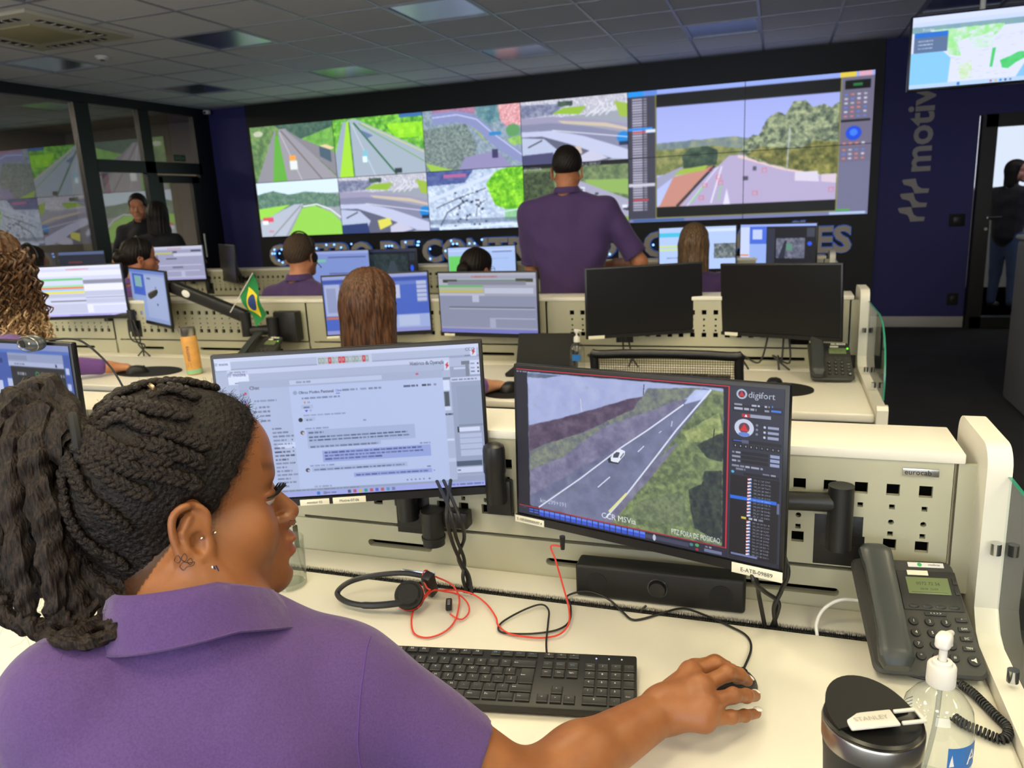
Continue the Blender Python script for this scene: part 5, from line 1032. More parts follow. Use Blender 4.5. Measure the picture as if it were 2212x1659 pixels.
# desk phone -------------------------------------------------------------
M_phone = mat('phone_grey', (58, 57, 54), .5, bump=.08, bscale=1500); M_phone2 = mat('handset_grey', (50, 54, 54), .38); M_lcd = mat('lcd_green', (112, 124, 84), .3, emit=(60, 70, 40), es=.15); M_btn = mat('phone_button', (44, 44, 44), .4)
def phone(loc, yaw, tilt, lab, detail=True, w=.150, L=.190, led=False, group=None):
    t = thing('desk_phone', lab, 'telephone', loc, (0, 0, yaw), group=group); A = Matrix.Rotation(tilt, 4, 'X'); from_ = lambda: MB()
    def mk(): m = MB(); m.X = A; return m
    # body: rounded trapezoid, narrower at the top
    n = 8; P = []
    for (cx, cy, a0) in ((.012, .012, PI), (w-.012, .012, 1.5*PI), (w-.022, L-.016, 0), (.006, L-.016, PI/2)):
        for k in range(5): a = a0+PI/2*k/4; P.append((cx+.013*math.cos(a), cy+.013*math.sin(a)))
    m = mk(); c = (w/2, L/2); v = []
    for z, s in ((-.012, .95), (-.002, 1), (.003, 1), (.0065, .965)): v += [(c[0]+(x-c[0])*s, c[1]+(y-c[1])*s, z) for x, y in P]
    q = len(P); m.add(v, [(i*q+j, i*q+(j+1) % q, (i+1)*q+(j+1) % q, (i+1)*q+j) for i in range(3) for j in range(q)], True); m.add(v[-q:], [tuple(range(q))]); m.add(v[:q], [tuple(range(q-1, -1, -1))]); m.build('base', M_phone, t, world=False)
    zt = L*math.sin(tilt); yt = L*math.cos(tilt)
    MB().prism([(yt*.45, .0), (yt*.9, -.0), (yt*.97, zt-.02), (yt*.80, zt*.78-.012)], 'x', .03, w-.03).build('stand', M_dark, t, world=False)
    m = mk(); 
    # handset lying in its cradle at the left: lofted rounded sections
    sec = []; K = 18
    for j in range(K+1):
        s = j/K; y = -.004+s*(L+.010); wd = .0215 if .2 < s < .8 else .0215+.003*abs(s-.5)*2; th = .016+.012*abs(2*s-1)**1.6; zb = .016+.016*(1-abs(2*s-1)**2.0)
        e = .7 if j in (0, K) else 1; sec.append((y, wd*e, th*e, zb))
    v = []; q = 14
    for y, wd, th, zb in sec:
        for i in range(q):
            a = 2*PI*i/q; ca, sa = math.cos(a), math.sin(a); v.append((.0245+wd*math.copysign(abs(ca)**.6, ca), y, zb+th*.5*math.copysign(abs(sa)**.6, sa)+th*.5))
    m.add(v, [(j*q+i, j*q+(i+1) % q, (j+1)*q+(i+1) % q, (j+1)*q+i) for j in range(K) for i in range(q)], True); m.add(v[:q], [tuple(range(q-1, -1, -1))]); m.add(v[-q:], [tuple(range(q))]); hs = m.build('handset', M_phone2, t, world=False)
    if detail:
        m = mk(); text_mb(m, 'HD', .0085, Matrix.Translation((.022, L*.90, .0455)), sx=1.2); m.build('hd_mark', mat('hd_ink', (170, 172, 172), .4), hs, world=False)
    m = mk(); m.rbox((w*.66, L*.70, .0075), (w*.56, L*.35, .0012), .001); m.build('display_bezel', mat('phone_bezel', (44, 43, 42), .4), t, world=False)
    m = mk(); m.rbox((w*.655, L*.74, .0085), (w*.40, L*.15, .001), .0004); lc = m.build('display', M_lcd, t, world=False)
    if detail:
        m = mk(); ink = mat('lcd_ink', (58, 66, 44), .5)
        text_mb(m, '0072 72 56', .0075, Matrix.Translation((w*.655, L*.745, .0092))); text_mb(m, '08:58  25/09', .005, Matrix.Translation((w*.655, L*.70, .0092))); m.box((w*.655, L*.68, .0091), (w*.34, .0006, .0002)); m.build('display_text', ink, lc, world=False)
    m = mk(); m.rbox((w*.58, L*.855, .0088), (.030, .0085, .0008), .0003); m.build('name_label', M_label, t, world=False)
    m = mk(); m.rbox((w*.68, L*.935, .0072), (.052, .0085, .0015), .004); o = m.build('logo_label', M_white, t, world=False)
    if detail:
        m = mk(); m.cyl((w*.62, L*.935, .0078), (w*.62, L*.935, .0083), .0034, n=14); m.build('green_emblem', mat('emblem_green', (60, 170, 90), .5), o, world=False)
        m = mk(); text_mb(m, 'intelbras', .005, Matrix.Translation((w*.76, L*.927, .0085))); m.build('label_text', M_ink, o, world=False)
    for k in range(4):
        m = mk(); m.ell((w*(.475+.125*k), L*.555, .0078), (.0078, .0036, .0022), nu=16, nv=6); m.build('soft_key', M_btn, t, world=False)
    for k in range(2):
        m = mk(); m.rbox((w*.955-.006, L*(.79-.09*k), .008), (.006, .012, .003), .001); m.build('side_key', M_btn, t, world=False)
    lg = MB(); lg.X = A
    for r in range(4):
        for c_ in range(3):
            x, y = w*(.44+.148*c_), L*(.425-.095*r); m = mk(); m.cyl((x, y, .006), (x, y, .0095), .0072, .0062, n=18); m.build('number_key', M_btn, t, world=False)
            if detail: text_mb(lg, '123456789*0#'[r*3+c_], .0062, Matrix.Translation((x, y-.002, .0097)), sx=1.1)
    for k, s in enumerate(('^', 'D/M', 'S/C', 'TRN')):
        m = mk(); m.rbox((w*.885, L*(.455-.078*k), .0078), (.016, .0072, .0026), .001); m.build('menu_key', M_btn, t, world=False)
        if detail: text_mb(lg, s, .0045, Matrix.Translation((w*.885, L*(.455-.078*k)-.0015, .0093)))
    m = mk(); m.rbox((w*.66, L*.495, .0078), (.030, .0062, .0024), .001); m.build('arrow_key', M_btn, t, world=False)
    m = mk(); m.cyl((w*.90, L*.125, .006), (w*.90, L*.125, .0095), .0085, .0075, n=20); m.build('speaker_key', M_btn, t, world=False)
    if detail:
        text_mb(lg, '< < > >', .005, Matrix.Translation((w*.66, L*.488, .0092))); lg.X = A; lg.add([(w*.90-.004, L*.125-.001, .0097), (w*.90-.001, L*.125-.001, .0097), (w*.90+.003, L*.125-.004, .0097), (w*.90+.003, L*.125+.004, .0097), (w*.90-.001, L*.125+.001, .0097), (w*.90-.004, L*.125+.001, .0097)], [(0, 1, 2, 3, 4, 5)])
        lg.build('key_legends', mat('legend_cream', (215, 215, 205), .5), t, world=False)
    if led:
        m = mk(); m.cyl((w-.016, L*.80, .007), (w-.016, L*.80, .0095), .0045, n=12); m.build('call_light', emis('green_led', (120, 255, 60), 1.6), t, world=False)
    return t
phone((.150, 1.100, .7525), R(7), R(33), 'dark grey desk phone with green display at the right end of the front desk', w=.150)
phone((.128, 2.985, .752), R(2), R(35), 'black desk phone with a green light at the right end of the second desk', w=.150, led=True)
phone((-2.46, 3.03, .752), R(-8), R(33), 'grey desk phone of the second row, left of the brown-haired woman', w=.165, led=True)
# coiled cord
def coil(pts, r, rad, turns):
    P = smooth_path(pts, 24); n = len(P); T = []
    L = [0]
    for a, b in zip(P, P[1:]): L.append(L[-1]+(b-a).length)
    out = []; N = turns*12; j = 0
    nrm = Vector((0, 0, 1))
    for i in range(N+1):
        s = L[-1]*i/N
        while j < n-2 and L[j+1] < s: j += 1
        q = (s-L[j])/max(1e-9, L[j+1]-L[j]); c = P[j].lerp(P[j+1], q); t_ = (P[j+1]-P[j]).normalized(); a = nrm.cross(t_).normalized(); b = t_.cross(a); an = 2*PI*turns*i/N
        out.append(c+a*rad*math.cos(an)+b*rad*math.sin(an))
    return out
t = thing('coiled_cord', 'black coiled handset cord lying behind the sanitizer bottle', 'cable', tuple(D(2150, 1580, .741)))
cp = [D(2075, 1478, .748), D(2105, 1500, .748), D(2150, 1545, .748), D(2178, 1575, .748), D(2165, 1597, .748), D(2120, 1580, .748), D(2085, 1565, .748), D(2060, 1548, .748)]
MB().tube(coil(cp, 0, .0052, 40), .0017, n=6).build('coil', M_dark, t)
MB().tube([D(1938, 1440, .765), D(1955, 1455, .745), D(2000, 1466, .744), D(2045, 1470, .745), D(2075, 1478, .748)], .002, n=6, sub=5).build('lead', M_dark, t)
# tumbler -----------------------------------------------------------------
TX, TY = .0975, .705
t = thing('tumbler', 'black vacuum tumbler with steel rim and flip lid in the lower right corner', 'tumbler', (TX, TY, .741))
MB().lathe([(0, 0), (.034, 0), (.036, .004), (.0425, .17), (.0440, .186)], n=56).build('body', mat('tumbler_black', (26, 26, 26), .5, bump=.15, bscale=1500), t, world=False)
MB().lathe([(.0441, .186), (.0447, .1865), (.0452, .2045), (.0442, .2065), (.041, .2065), (.041, .19)], n=56).build('steel_rim', M_steel, t, world=False)
lid = MB(); lid.lathe([(.041, .2035), (.0435, .2065), (.0438, .2095), (.041, .2115), (.036, .208), (.0, .208)], n=56); l_ = lid.build('lid', mat('lid_black', (18, 18, 17), .35), t, world=False)
rot = R(12)
v = []; n = 22      # raised sloped half of the lid
for k in range(n+1):
    a = R(20)+R(190)*k/n; v.append((.0425*math.cos(a+rot), .0425*math.sin(a+rot)))
m = MB(); top = [(x, y, .2115+.015*max(0, (y*math.cos(rot+.5)-x*math.sin(rot+.5))/.0425+.1)) for x, y in v]; m.add([(x, y, .206) for x, y in v]+top, [(i, i+1, n+2+i, n+1+i) for i in range(n)]+[tuple(range(n+1, 2*n+2))]+[(n, 0, n+1, 2*n+1)]); m.build('raised_lid_half', mat('lid_black_b', (17, 17, 16), .55, spec=.3), l_, world=False)
M_tab = mat('flip_tab_grey', (206, 202, 192), .4)
m = MB().at((0, 0, .2145), (R(2), R(-3), rot+R(8))); m.rbox((-.006, -.008, 0), (.046, .021, .003), .002); m.rbox((.030, .0, 0), (.022, .0035, .003), .001); m.rbox((.030, -.016, 0), (.022, .0035, .003), .001); m.rbox((.040, -.008, 0), (.004, .019, .003), .001); tb = m.build('flip_tab', M_tab, t, world=False, label='grey flip tab')
m = MB().at((0, 0, .2162), (R(2), R(-3), rot+R(8))); text_mb(m, 'STANLEY', .0078, Matrix.Translation((-.006, -.0105, .0006)), sx=1.0); m.build('tab_lettering', mat('tab_ink', (158, 152, 142), .5), tb, world=False)
# sanitizer bottle ----------------------------------------------------------
M_clear = bpy.data.materials.new('clear_plastic'); M_clear.use_nodes = True
_b = M_clear.node_tree.nodes['Principled BSDF']; _b.inputs['Base Color'].default_value = (.97, .99, 1, 1); _b.inputs['Roughness'].default_value = .04; _b.inputs['IOR'].default_value = 1.35; _b.inputs['Transmission Weight'].default_value = 1
M_thin = glass('thin_clear_plastic', (.93, .95, .96), .03, 1.5, base=.03)
M_blue = mat('label_blue', (32, 104, 178), .4)
def sanitizer(loc, lab, detail=True, s=1.0, yaw=0, group=None):
    t = thing('sanitizer_bottle', lab, 'bottle', loc, (0, 0, yaw), group=group)
    t.scale = (s, s, s)
    MB().lathe([(0, 0), (.033, 0), (.0362, .004), (.0365, .10), (.0365, .118), (.034, .135), (.025, .149), (.0145, .158), (.0110, .162), (.0110, .170)], n=48).build('bottle', M_thin, t, world=False)
    MB().lathe([(0, .003), (.0330, .003), (.0345, .006), (.0345, .030), (0, .030)], n=40).build('gel', M_thin, t, world=False) if detail else None
    MB().lathe([(.0120, .162), (.0145, .1625), (.0149, .165), (.0145, .184), (.0135, .186), (.0105, .186), (.010, .190), (.0065, .191), (.005, .191)], n=40).build('collar', M_white, t, world=False)
    m = MB(); m.cyl((0, 0, .19), (0, 0, .207), .0042); m.rbox((0, -.001, .215), (.0155, .019, .017), .005, 3); m.cyl((0, .006, .218), (0, .024, .213), .0045, .0032); m.build('pump', M_white, t, world=False)
    m = MB(); m.tube([(0, 0, .16), (-.002, .001, .11), (-.010, .004, .05), (-.018, .006, .012)], .0028, n=8, sub=4); m.build('dip_tube', glass('tube_plastic', (.8, .82, .84), .1, 1.5, base=.15), t, world=False)
    def band(a0, a1, z0, z1, mt, nm, r=.0372):
        n = 16; vs = []
        for i in range(n+1):
            a = R(a0+(a1-a0)*i/n); vs += [(r*math.cos(a), r*math.sin(a), z0), (r*math.cos(a), r*math.sin(a), z1)]
        return MB().add(vs, [(2*i, 2*i+2, 2*i+3, 2*i+1) for i in range(n)], True).build(nm, mt, t, world=False)
    b = band(-55, 10, .078, .108, M_blue, 'blue_label')
    if not detail: return t
    lgw = MB(); lgb = MB()
    def around(mb, s, size, a0, z, r=.0375, sx=1):
        co, tr = glyphs(s)
        mb.add([(r*math.cos(R(a0)+u*size*sx/r), r*math.sin(R(a0)+u*size*sx/r), z+v*size) for u, v in co], [tuple(int(i) for i in x) for x in tr])
    around(lgw, 'All', .024, -20, .085); lgw.add([(.0375*math.cos(R(a)), .0375*math.sin(R(a)), z) for a, z in ((-52, .085), (-44, .086), (-46, .092), (-48, .100), (-50, .094))], [(0, 1, 2, 3, 4)])
    lgw.build('label_name', M_white, b, world=False)
    around(lgb, 'Gel', .0165, -42, .061); around(lgb, 'Antisséptico', .0145, -42, .048); around(lgb, 'Higienizador', .0095, -42, .036, sx=1)
    for a in (-38, -4):
        c = [(a+R(0)+11*math.cos(k*PI/9), .020+.0075*math.sin(k*PI/9)) for k in range(18)]; lgb.add([(.0373*math.cos(R(q)), .0373*math.sin(R(q)), z) for q, z in c], [tuple(range(18))])
    lgb.build('label_print', M_blue, t, world=False)
    l2 = MB(); around(l2, '99%', .0085, -46, .017, r=.0377); l2.build('badge_print', M_white, t, world=False)
    l3 = MB()
    for k in range(16):     # small print on the far side, seen through the bottle
        z = .120-.0045*k; l3.add([(.0371*math.cos(R(a)), .0371*math.sin(R(a)), z+dz) for dz in (0, .0012) for a in (150, 165, 180, 195, 210, 225)], [(i, i+1, 7+i, 6+i) for i in range(5)])
    l3.build('small_print', mat('small_print_blue', (110, 140, 176), .6), t, world=False)
    return t
sanitizer((.183, .855, .741), 'clear sanitizer gel bottle with white pump and blue label beside the tumbler', yaw=R(-27))
sanitizer((-.765, 3.0, .741), 'small clear sanitizer bottle with blue label on the second desk', detail=False, s=.86, yaw=R(-60))
# drinking glass behind the chin
t = thing('drinking_glass', 'clear drinking glass on the front desk, half hidden by the chin', 'glass', tuple(D(625, 1262, .741)))
MB().lathe([(0, .004), (.030, .004), (.031, .0), (.034, .002), (.037, .095), (.0355, .095), (.0325, .01), (0, .01)], n=40).build('tumbler_glass', glass('drinking_glass', (.9, .92, .9), 0, 1.5, base=.06), t, world=False)
# webcam on the left-edge monitor
t = thing('webcam', 'grey webcam clipped on top of the monitor at the left edge', 'webcam', (-1.420, 1.14, 1.212), (R(4), 0, R(-5)))
m = MB(); m.ell((0, 0, 0), (.033, .016, .017), nu=24, nv=14); m.build('shell', mat('webcam_grey', (62, 66, 66), .35), t, world=False)
m = MB(); m.tube([(.031*math.cos(a*PI/12), -.0125, .0155*math.sin(a*PI/12)) for a in range(24)], .0012, n=6, closed=True); m.build('chrome_trim', M_steel, t, world=False)
m = MB(); m.cyl((-.012, -.012, .001), (-.012, -.0165, .001), .0075, n=20); m.build('lens', M_matte, t, world=False)
m = MB(); m.box((.010, -.0158, .003), (.003, .0015, .004)); m.build('mark', M_white, t, world=False)
m = MB(); m.rbox((0, .022, -.006), (.03, .03, .012), .003); m.rbox((0, .035, -.03), (.03, .006, .05), .002); m.build('clip', M_dark, t, world=False)
m = MB(); m.tube([(.02, .02, 0), (.06, .03, .003), (.11, .03, -.005), (.15, .045, -.06), (.19, .04, -.13)], .0022, n=7, sub=6); m.build('cable', M_cable, t, world=False)
# bamboo thermos
t = thing('thermos', 'bamboo-covered thermos bottle with purple motiva lettering on the second desk', 'bottle', (-2.55, 2.83, .741), (R(0), R(-3), 0))
MB().lathe([(0, 0), (.034, 0), (.035, .003), (.035, .175), (.033, .178)], n=36).build('bamboo_sleeve', mat('bamboo', (226, 168, 88), .5, var=.12, vscale=30), t, world=False)
MB().lathe([(.0335, .178), (.0345, .18), (.0345, .216), (.032, .218), (0, .218)], n=36).build('steel_cap', M_steel, t, world=False)
MB().lathe([(.0354, .004), (.0356, .006), (.0356, .022), (.0354, .024)], n=36).build('mint_band', mat('mint', (150, 206, 160), .5), t, world=False)
m = MB(); co, tr = glyphs('/// motiva'); a0 = R(-62)
m.add([(.0358*math.cos(a0-v*.026/.0358), .0358*math.sin(a0-v*.026/.0358), .035+u*.026) for u, v in co], [tuple(int(i) for i in x) for x in tr]); m.build('lettering', mat('purple_ink', (84, 50, 96), .5), t, world=False)
# flag on the monitor arm
t = thing('table_flag', 'small Brazilian flag on a white stick leaning over the second desk', 'flag', (-2.52, 3.12, 1.00))
MB().cyl((-2.545, 3.12, .985), (-2.385, 3.12, 1.175), .0022, n=8).build('stick', M_white, t)
def cloth(u, v): # u along stick from the top, v outward
    b = Vector((-2.385, 3.12, 1.175)).lerp(Vector((-2.475, 3.12, 1.070)), u); d = Vector((.045, .0, -.200)); w = Vector((0, .012*math.sin(v*7+u*3), 0)); return b+d*v*(1-.12*u)+Vector((.035*v*u, 0, .02*u*v))+w
def patch(f, nu, nv, mt, nm, off):
    vs = [cloth(*f(i/nu, j/nv))+Vector((0, off, 0)) for i in range(nu+1) for j in range(nv+1)]
    return MB().add(vs, [(i*(nv+1)+j, i*(nv+1)+j+1, (i+1)*(nv+1)+j+1, (i+1)*(nv+1)+j) for i in range(nu) for j in range(nv)], True).build(nm, mt, t)
patch(lambda a, b: (a, b), 12, 18, mat('flag_green', (22, 122, 62), .8), 'green_field', 0)
for sd in (-1, 1):
    patch(lambda a, b: (.5+(a-.5)*(1-abs(2*b-1))*.84, .08+.84*b), 10, 16, mat('flag_yellow', (236, 208, 40), .8), 'yellow_rhombus', -.0012*sd)
    patch(lambda a, b: (.5+.27*(a)*math.cos(2*PI*b), .5+.19*a*math.sin(2*PI*b)), 4, 20, mat('flag_blue', (36, 62, 120), .8), 'blue_disc', -.0022*sd)
# monitor arm of the second row reaching left with the flag
t = m5
m = MB(); m.rbox((-2.30, 3.235, .90), (.13, .06, .15), .008); m.cyl((-2.36, 3.19, .86), (-2.36, 3.19, .95), .028); m.build('wall_bracket', M_dark, t)
m = MB(); m.tube([(-2.36, 3.19, .89), (-2.47, 3.17, .885)], .025, n=10); m.cyl((-2.49, 3.16, .86), (-2.49, 3.16, .98), .026); m.build('lower_arm', M_dark, t)
m = MB(); a, b = Vector((-2.49, 3.16, .955)), Vector((-2.93, 3.18, 1.115)); dd = (b-a); L_ = dd.length; ang = math.atan2(dd.z, -dd.x)
m.at((a+b)/2, (0, ang, 0)).rbox((0, 0, 0), (L_, .045, .062), .012, 3); m.build('spring_arm', M_dark, t)
m = MB(); m.at((a+b)/2, (0, ang, 0)).ell((-.12, -.024, .0), (.025, .003, .018), nu=16, nv=8); m.build('round_sticker', M_white, t)
m = MB(); m.tube([b, (-3.04, 3.20, 1.08), (-3.12, 3.235, 1.06)], .024, n=10); m.build('head', M_dark, t)
# dark tablet and mouse pads, mice on the second row
t = thing('laptop', 'closed dark laptop leaning on the second desk right of the grey-table monitor', 'laptop', (-.93, 3.10, .741))
MB().at((-.93, 3.13, .80), (R(62), 0, R(3))).rbox((0, 0, 0), (.27, .19, .016), .004).build('lid', M_matte, t)
MB().at((-.93, 3.03, .750), (0, 0, R(3))).rbox((0, 0, 0), (.27, .17, .014), .004).build('base', M_matte, t)
def pad(c, rx, ry, lab):
    t = thing('mouse_pad', lab, 'mouse pad', c); MB().lathe([(0, 0), (1, 0), (1, .004), (0, .004)], n=36).build('mat', M_matte, t, world=False); t.children[0].scale = (rx, ry, 1); return t
pad((.02, 2.86, .7405), .115, .10, 'black round mouse pad on the second desk, right of the camera-picture monitor'); mouse((.0, 2.88, .745), R(-10), 'black mouse on the pad of the second desk, right end')
pad((-2.83, 2.84, .7405), .17, .11, 'black mouse pad under the hand of the curly-haired person'); mouse((-2.86, 2.80, .745), R(-40), 'black mouse under the hand of the curly-haired person')
pad((-.95, 2.70, .7405), .12, .11, 'black mouse pad beside the right hand of the brown-haired woman'); mouse((-.955, 2.70, .745), R(-20), 'black mouse under the right hand of the brown-haired woman')
# mesh chair of the second row
def chair(loc, yaw, lab, mesh=True):
    t = thing('office_chair', lab, 'chair', loc, (0, 0, yaw))
    w, z0, z1 = .215, .50, .975
    P = [(-w, z0+.05), (-w, z1-.04), (-w+.03, z1), (w-.03, z1), (w, z1-.04), (w, z0+.05), (w-.06, z0), (-w+.06, z0)]
    m = MB(); m.tube([(x, .0-.10*((z-z0)/(z1-z0))**2*0.3, z) for x, z in P], .014, n=10, closed=True, sub=5); m.build('back_frame', M_dark, t, world=False)
    m = MB(); n1, n2 = 56, 62
    for i in range(n1+1): x = -w+.01+(2*w-.02)*i/n1; m.box((x, 0, (z0+z1)/2), (.0016, .0015, z1-z0-.02))
    for j in range(n2+1): z = z0+.01+(z1-z0-.02)*j/n2; m.box((0, 0, z), (2*w-.02, .0015, .0016))
    m.build('back_mesh', mat('chair_mesh', (70, 62, 48), .7), t, world=False)
    m = MB(); m.rbox((0, .26, .46), (.48, .46, .07), .025, 3); m.build('seat', mat('chair_fabric', (24, 24, 26), .9), t, world=False)
    m = MB(); m.cyl((0, .24, .1), (0, .24, .43), .03); m.tube([(0, .02, .52), (0, -.03, .44), (0, .15, .41)], .02, n=8, sub=4); m.build('gas_lift', M_dark, t, world=False)
    for k in range(5):
        a = 2*PI*k/5+.3; q = MB(); q.tube([(0, .24, .11), (.28*math.cos(a), .24+.28*math.sin(a), .085)], .016, n=8); leg = q.build('leg', M_dark, t, world=False)
        q = MB(); q.cyl((.29*math.cos(a)-.012, .24+.29*math.sin(a), .03), (.29*math.cos(a)+.012, .24+.29*math.sin(a), .03), .03, n=16); q.build('castor', M_dark, leg, world=False)
    return t
chair((-.315, 2.32, 0), 0, 'empty black office chair with mesh back at the second desk')
# cables under the second-row monitors
def hang(x, z0, lab, dx=.05, n=2, Y=3.22):
    t = thing('cable_bundle', lab, 'cable', (x, Y-.04, .742))
    for k in range(n): MB().tube([(x+.02*k, Y, z0), (x+dx*.3+.03*k, Y-.03, z0-.1), (x+dx-.02*k, Y-.03, .80), (x+dx*.7+.04*k, Y-.05, .745)], .004, n=7, sub=6).build('strand', M_cable, t)
hang(-.03, .87, 'black cables on the second desk under the deep black monitor', -.10, 1); hang(.03, .87, 'curled black cables on the second desk left of the desk phone', -.02, 2)
hang(-.62, .88, 'black cables under the brownish black monitor of the second row', .05, 2); hang(-3.30, .93, 'black cables below the bright monitor of the second row', .12, 3); hang(-2.45, .85, 'black cables below the monitor arm with the flag', -.06, 3)
# ------------------------------------------------------------------ soft bodies from distance fields
class SDF:
    def __init__(s): s.p = []
    def cap(s, a, b, ra, rb=None, k=.012, sub=False):
        a = np.array(a, float); b = np.array(b, float); s.p.append(('c', a, b, ra, ra if rb is None else rb, k, sub)); return s
    def ell(s, c, r, M=None, k=.012, sub=False):
        s.p.append(('e', np.array(c, float), np.array(r, float), np.eye(3) if M is None else np.array(M, float), 0, k, sub)); return s
    def cut(s, c, n, k=.003):   # keep the side against n
        n = np.array(n, float); n /= np.linalg.norm(n); s.p.append(('h', np.array(c, float), n, 0, 0, k, True)); return s
    @staticmethod
    def ev(q, P):
        if q[0] == 'c':
            _, a, b, ra, rb, k, sub = q; ba = b-a; pa = P-a; h = np.clip((pa@ba)/max(ba@ba, 1e-9), 0, 1)
            return np.sqrt(((pa-h[..., None]*ba)**2).sum(-1))-(ra+(rb-ra)*h)
        if q[0] == 'e':
            _, c, r, M, _, k, sub = q; d = (P-c)@M.T   # rows of M are the axes
            k0 = np.sqrt(((d/r)**2).sum(-1)); k1 = np.sqrt(((d/(r*r))**2).sum(-1))+1e-9
            return k0*(k0-1)/k1
        _, c, n, _, _, k, sub = q
        return -((P-c)@n)*-1 if False else ((P-c)@n)*-1
    def fold(s, P, idx=None):
        d = np.full(P.shape[:-1], 9.0)
        for i, q in enumerate(s.p):
            e = s.ev(q, P); k = q[5]; 
            if q[6]:
                h = np.clip(.5-.5*(d+e)/k, 0, 1); d = d*(1-h)+(-e)*h+k*h*(1-h)
            else:
                h = np.clip(.5+.5*(d-e)/k, 0, 1); d = d*(1-h)+e*h-k*h*(1-h)
        return d
    def bounds(s):
        lo, hi = [], []
        for q in s.p:
            if q[6]: continue
            if q[0] == 'c': lo.append(np.minimum(q[1]-q[3], q[2]-q[4])); hi.append(np.maximum(q[1]+q[3], q[2]+q[4]))
            elif q[0] == 'e': m = q[2].max(); lo.append(q[1]-m); hi.append(q[1]+m)
        return np.min(lo, 0)-.02, np.max(hi, 0)+.02
    def mesh(s, vx, lo=None, hi=None):
        B = 12; L, Hh = s.bounds(); L = L if lo is None else np.array(lo); Hh = Hh if hi is None else np.array(hi)
        nb = np.ceil((Hh-L)/(vx*B)).astype(int); g = np.stack(np.meshgrid(*[np.arange(n) for n in nb], indexing='ij'), -1).reshape(-1, 3)
        C = L+(g+.5)*B*vx; d = s.fold(C); act = g[np.abs(d) < B*vx*1.25+.006]
        o = np.arange(B+1); off = np.stack(np.meshgrid(o, o, o, indexing='ij'), -1)
        n = nb*B+2; vk = []; vp = []; quads = []
        for ch in range(0, len(act), 300):
            a = act[ch:ch+300]; I = a[:, None, None, None, :]*B+off[None]; P = L+I*vx
            # skip far primitives for this chunk
            V = s._near(P, a, L, vx, B)
            ins = V < 0
            c8 = [V[:, i:B+i, j:B+j, k:B+k] for i in (0, 1) for j in (0, 1) for k in (0, 1)]
            S = sum((x < 0).astype(np.int8) for x in c8); m = (S > 0) & (S < 8); w = np.argwhere(m)
            if len(w) == 0: continue
            vals = np.stack([x[m] for x in c8], -1); base = I[:, :B, :B, :B][m]
            cor = np.array([(i, j, k) for i in (0, 1) for j in (0, 1) for k in (0, 1)], float); acc = np.zeros((len(w), 3)); cnt = np.zeros(len(w))
            for e0 in range(8):
                for ax in (1, 2, 4):
                    if e0 & ax: continue
                    e1 = e0 | ax; x0, x1 = vals[:, e0], vals[:, e1]; cr = (x0 < 0) != (x1 < 0); t = np.where(cr, x0/np.where(cr, x0-x1, 1), 0)
                    acc += cr[:, None]*(cor[e0]+t[:, None]*(cor[e1]-cor[e0])); cnt += cr
            vp.append(L+(base+acc/cnt[:, None])*vx); vk.append((base[:, 0]*n[1]+base[:, 1])*n[2]+base[:, 2])
            for ax in range(3):
                sl0 = [slice(None), slice(0, B), slice(0, B), slice(0, B)]; sl1 = list(sl0); sl1[ax+1] = slice(1, B+1)
                i0 = ins[tuple(sl0)]; i1 = ins[tuple(sl1)]; cr = i0 != i1; b = I[:, :B, :B, :B][cr]; fl = i0[cr]
                u, v = [(1, 2), (2, 0), (0, 1)][ax]; du = np.zeros(3, int); du[u] = 1; dv = np.zeros(3, int); dv[v] = 1
                q = [b-du-dv, b-dv, b, b-du]; K = np.stack([(x[:, 0]*n[1]+x[:, 1])*n[2]+x[:, 2] for x in q], -1); K[~fl] = K[~fl][:, ::-1]; quads.append(K)
        vk = np.concatenate(vk); vp = np.concatenate(vp); Q = np.concatenate(quads); o_ = np.argsort(vk); vk = vk[o_]; vp = vp[o_]
        J = np.searchsorted(vk, Q); J = np.clip(J, 0, len(vk)-1); ok = (vk[J] == Q).all(1); return vp, J[ok]
    def _near(s, P, a, L, vx, B):
        C = L+(a+.5)*B*vx; rad = B*vx*.9
        D0 = np.abs(s.fold(C)); V = np.full(P.shape[:-1], 9.0)
        for q in s.p:
            e = s.ev(q, C); k = q[5]
            if q[6]: sel = (e < rad+k+D0*0+.01) if q[0] != 'h' else (e > -9)
            else: sel = e < D0+2*rad+k+.01
            if not sel.any(): continue
            p = P[sel]; d = V[sel]; e = s.ev(q, p)
            if q[6]: h = np.clip(.5-.5*(d+e)/k, 0, 1); V[sel] = d*(1-h)+(-e)*h+k*h*(1-h)
            else: h = np.clip(.5+.5*(d-e)/k, 0, 1); V[sel] = d*(1-h)+e*h-k*h*(1-h)
        return V
    def obj(s, name, m, parent, vx=.004, noise=0, nsc=60, smooth=1, color=None, label=None):
        vp, Q = s.mesh(vx)
        me = bpy.data.meshes.new(name); I = np.array(wmat(parent).inverted()) if parent else np.eye(4)
        if smooth:
            for _ in range(smooth):
                E = np.concatenate([Q[:, [0, 1]], Q[:, [1, 2]], Q[:, [2, 3]], Q[:, [3, 0]]]); acc = np.zeros_like(vp); cnt = np.zeros(len(vp))
                np.add.at(acc, E[:, 0], vp[E[:, 1]]); np.add.at(cnt, E[:, 0], 1); np.add.at(acc, E[:, 1], vp[E[:, 0]]); np.add.at(cnt, E[:, 1], 1); cnt[cnt == 0] = 1
                vp = .5*vp+.5*acc/cnt[:, None]
        wp = vp.copy(); vl = vp@I[:3, :3].T+I[:3, 3]
        me.vertices.add(len(vl)); me.vertices.foreach_set('co', vl.ravel()); me.loops.add(Q.size); me.loops.foreach_set('vertex_index', Q.ravel().astype(np.int32))
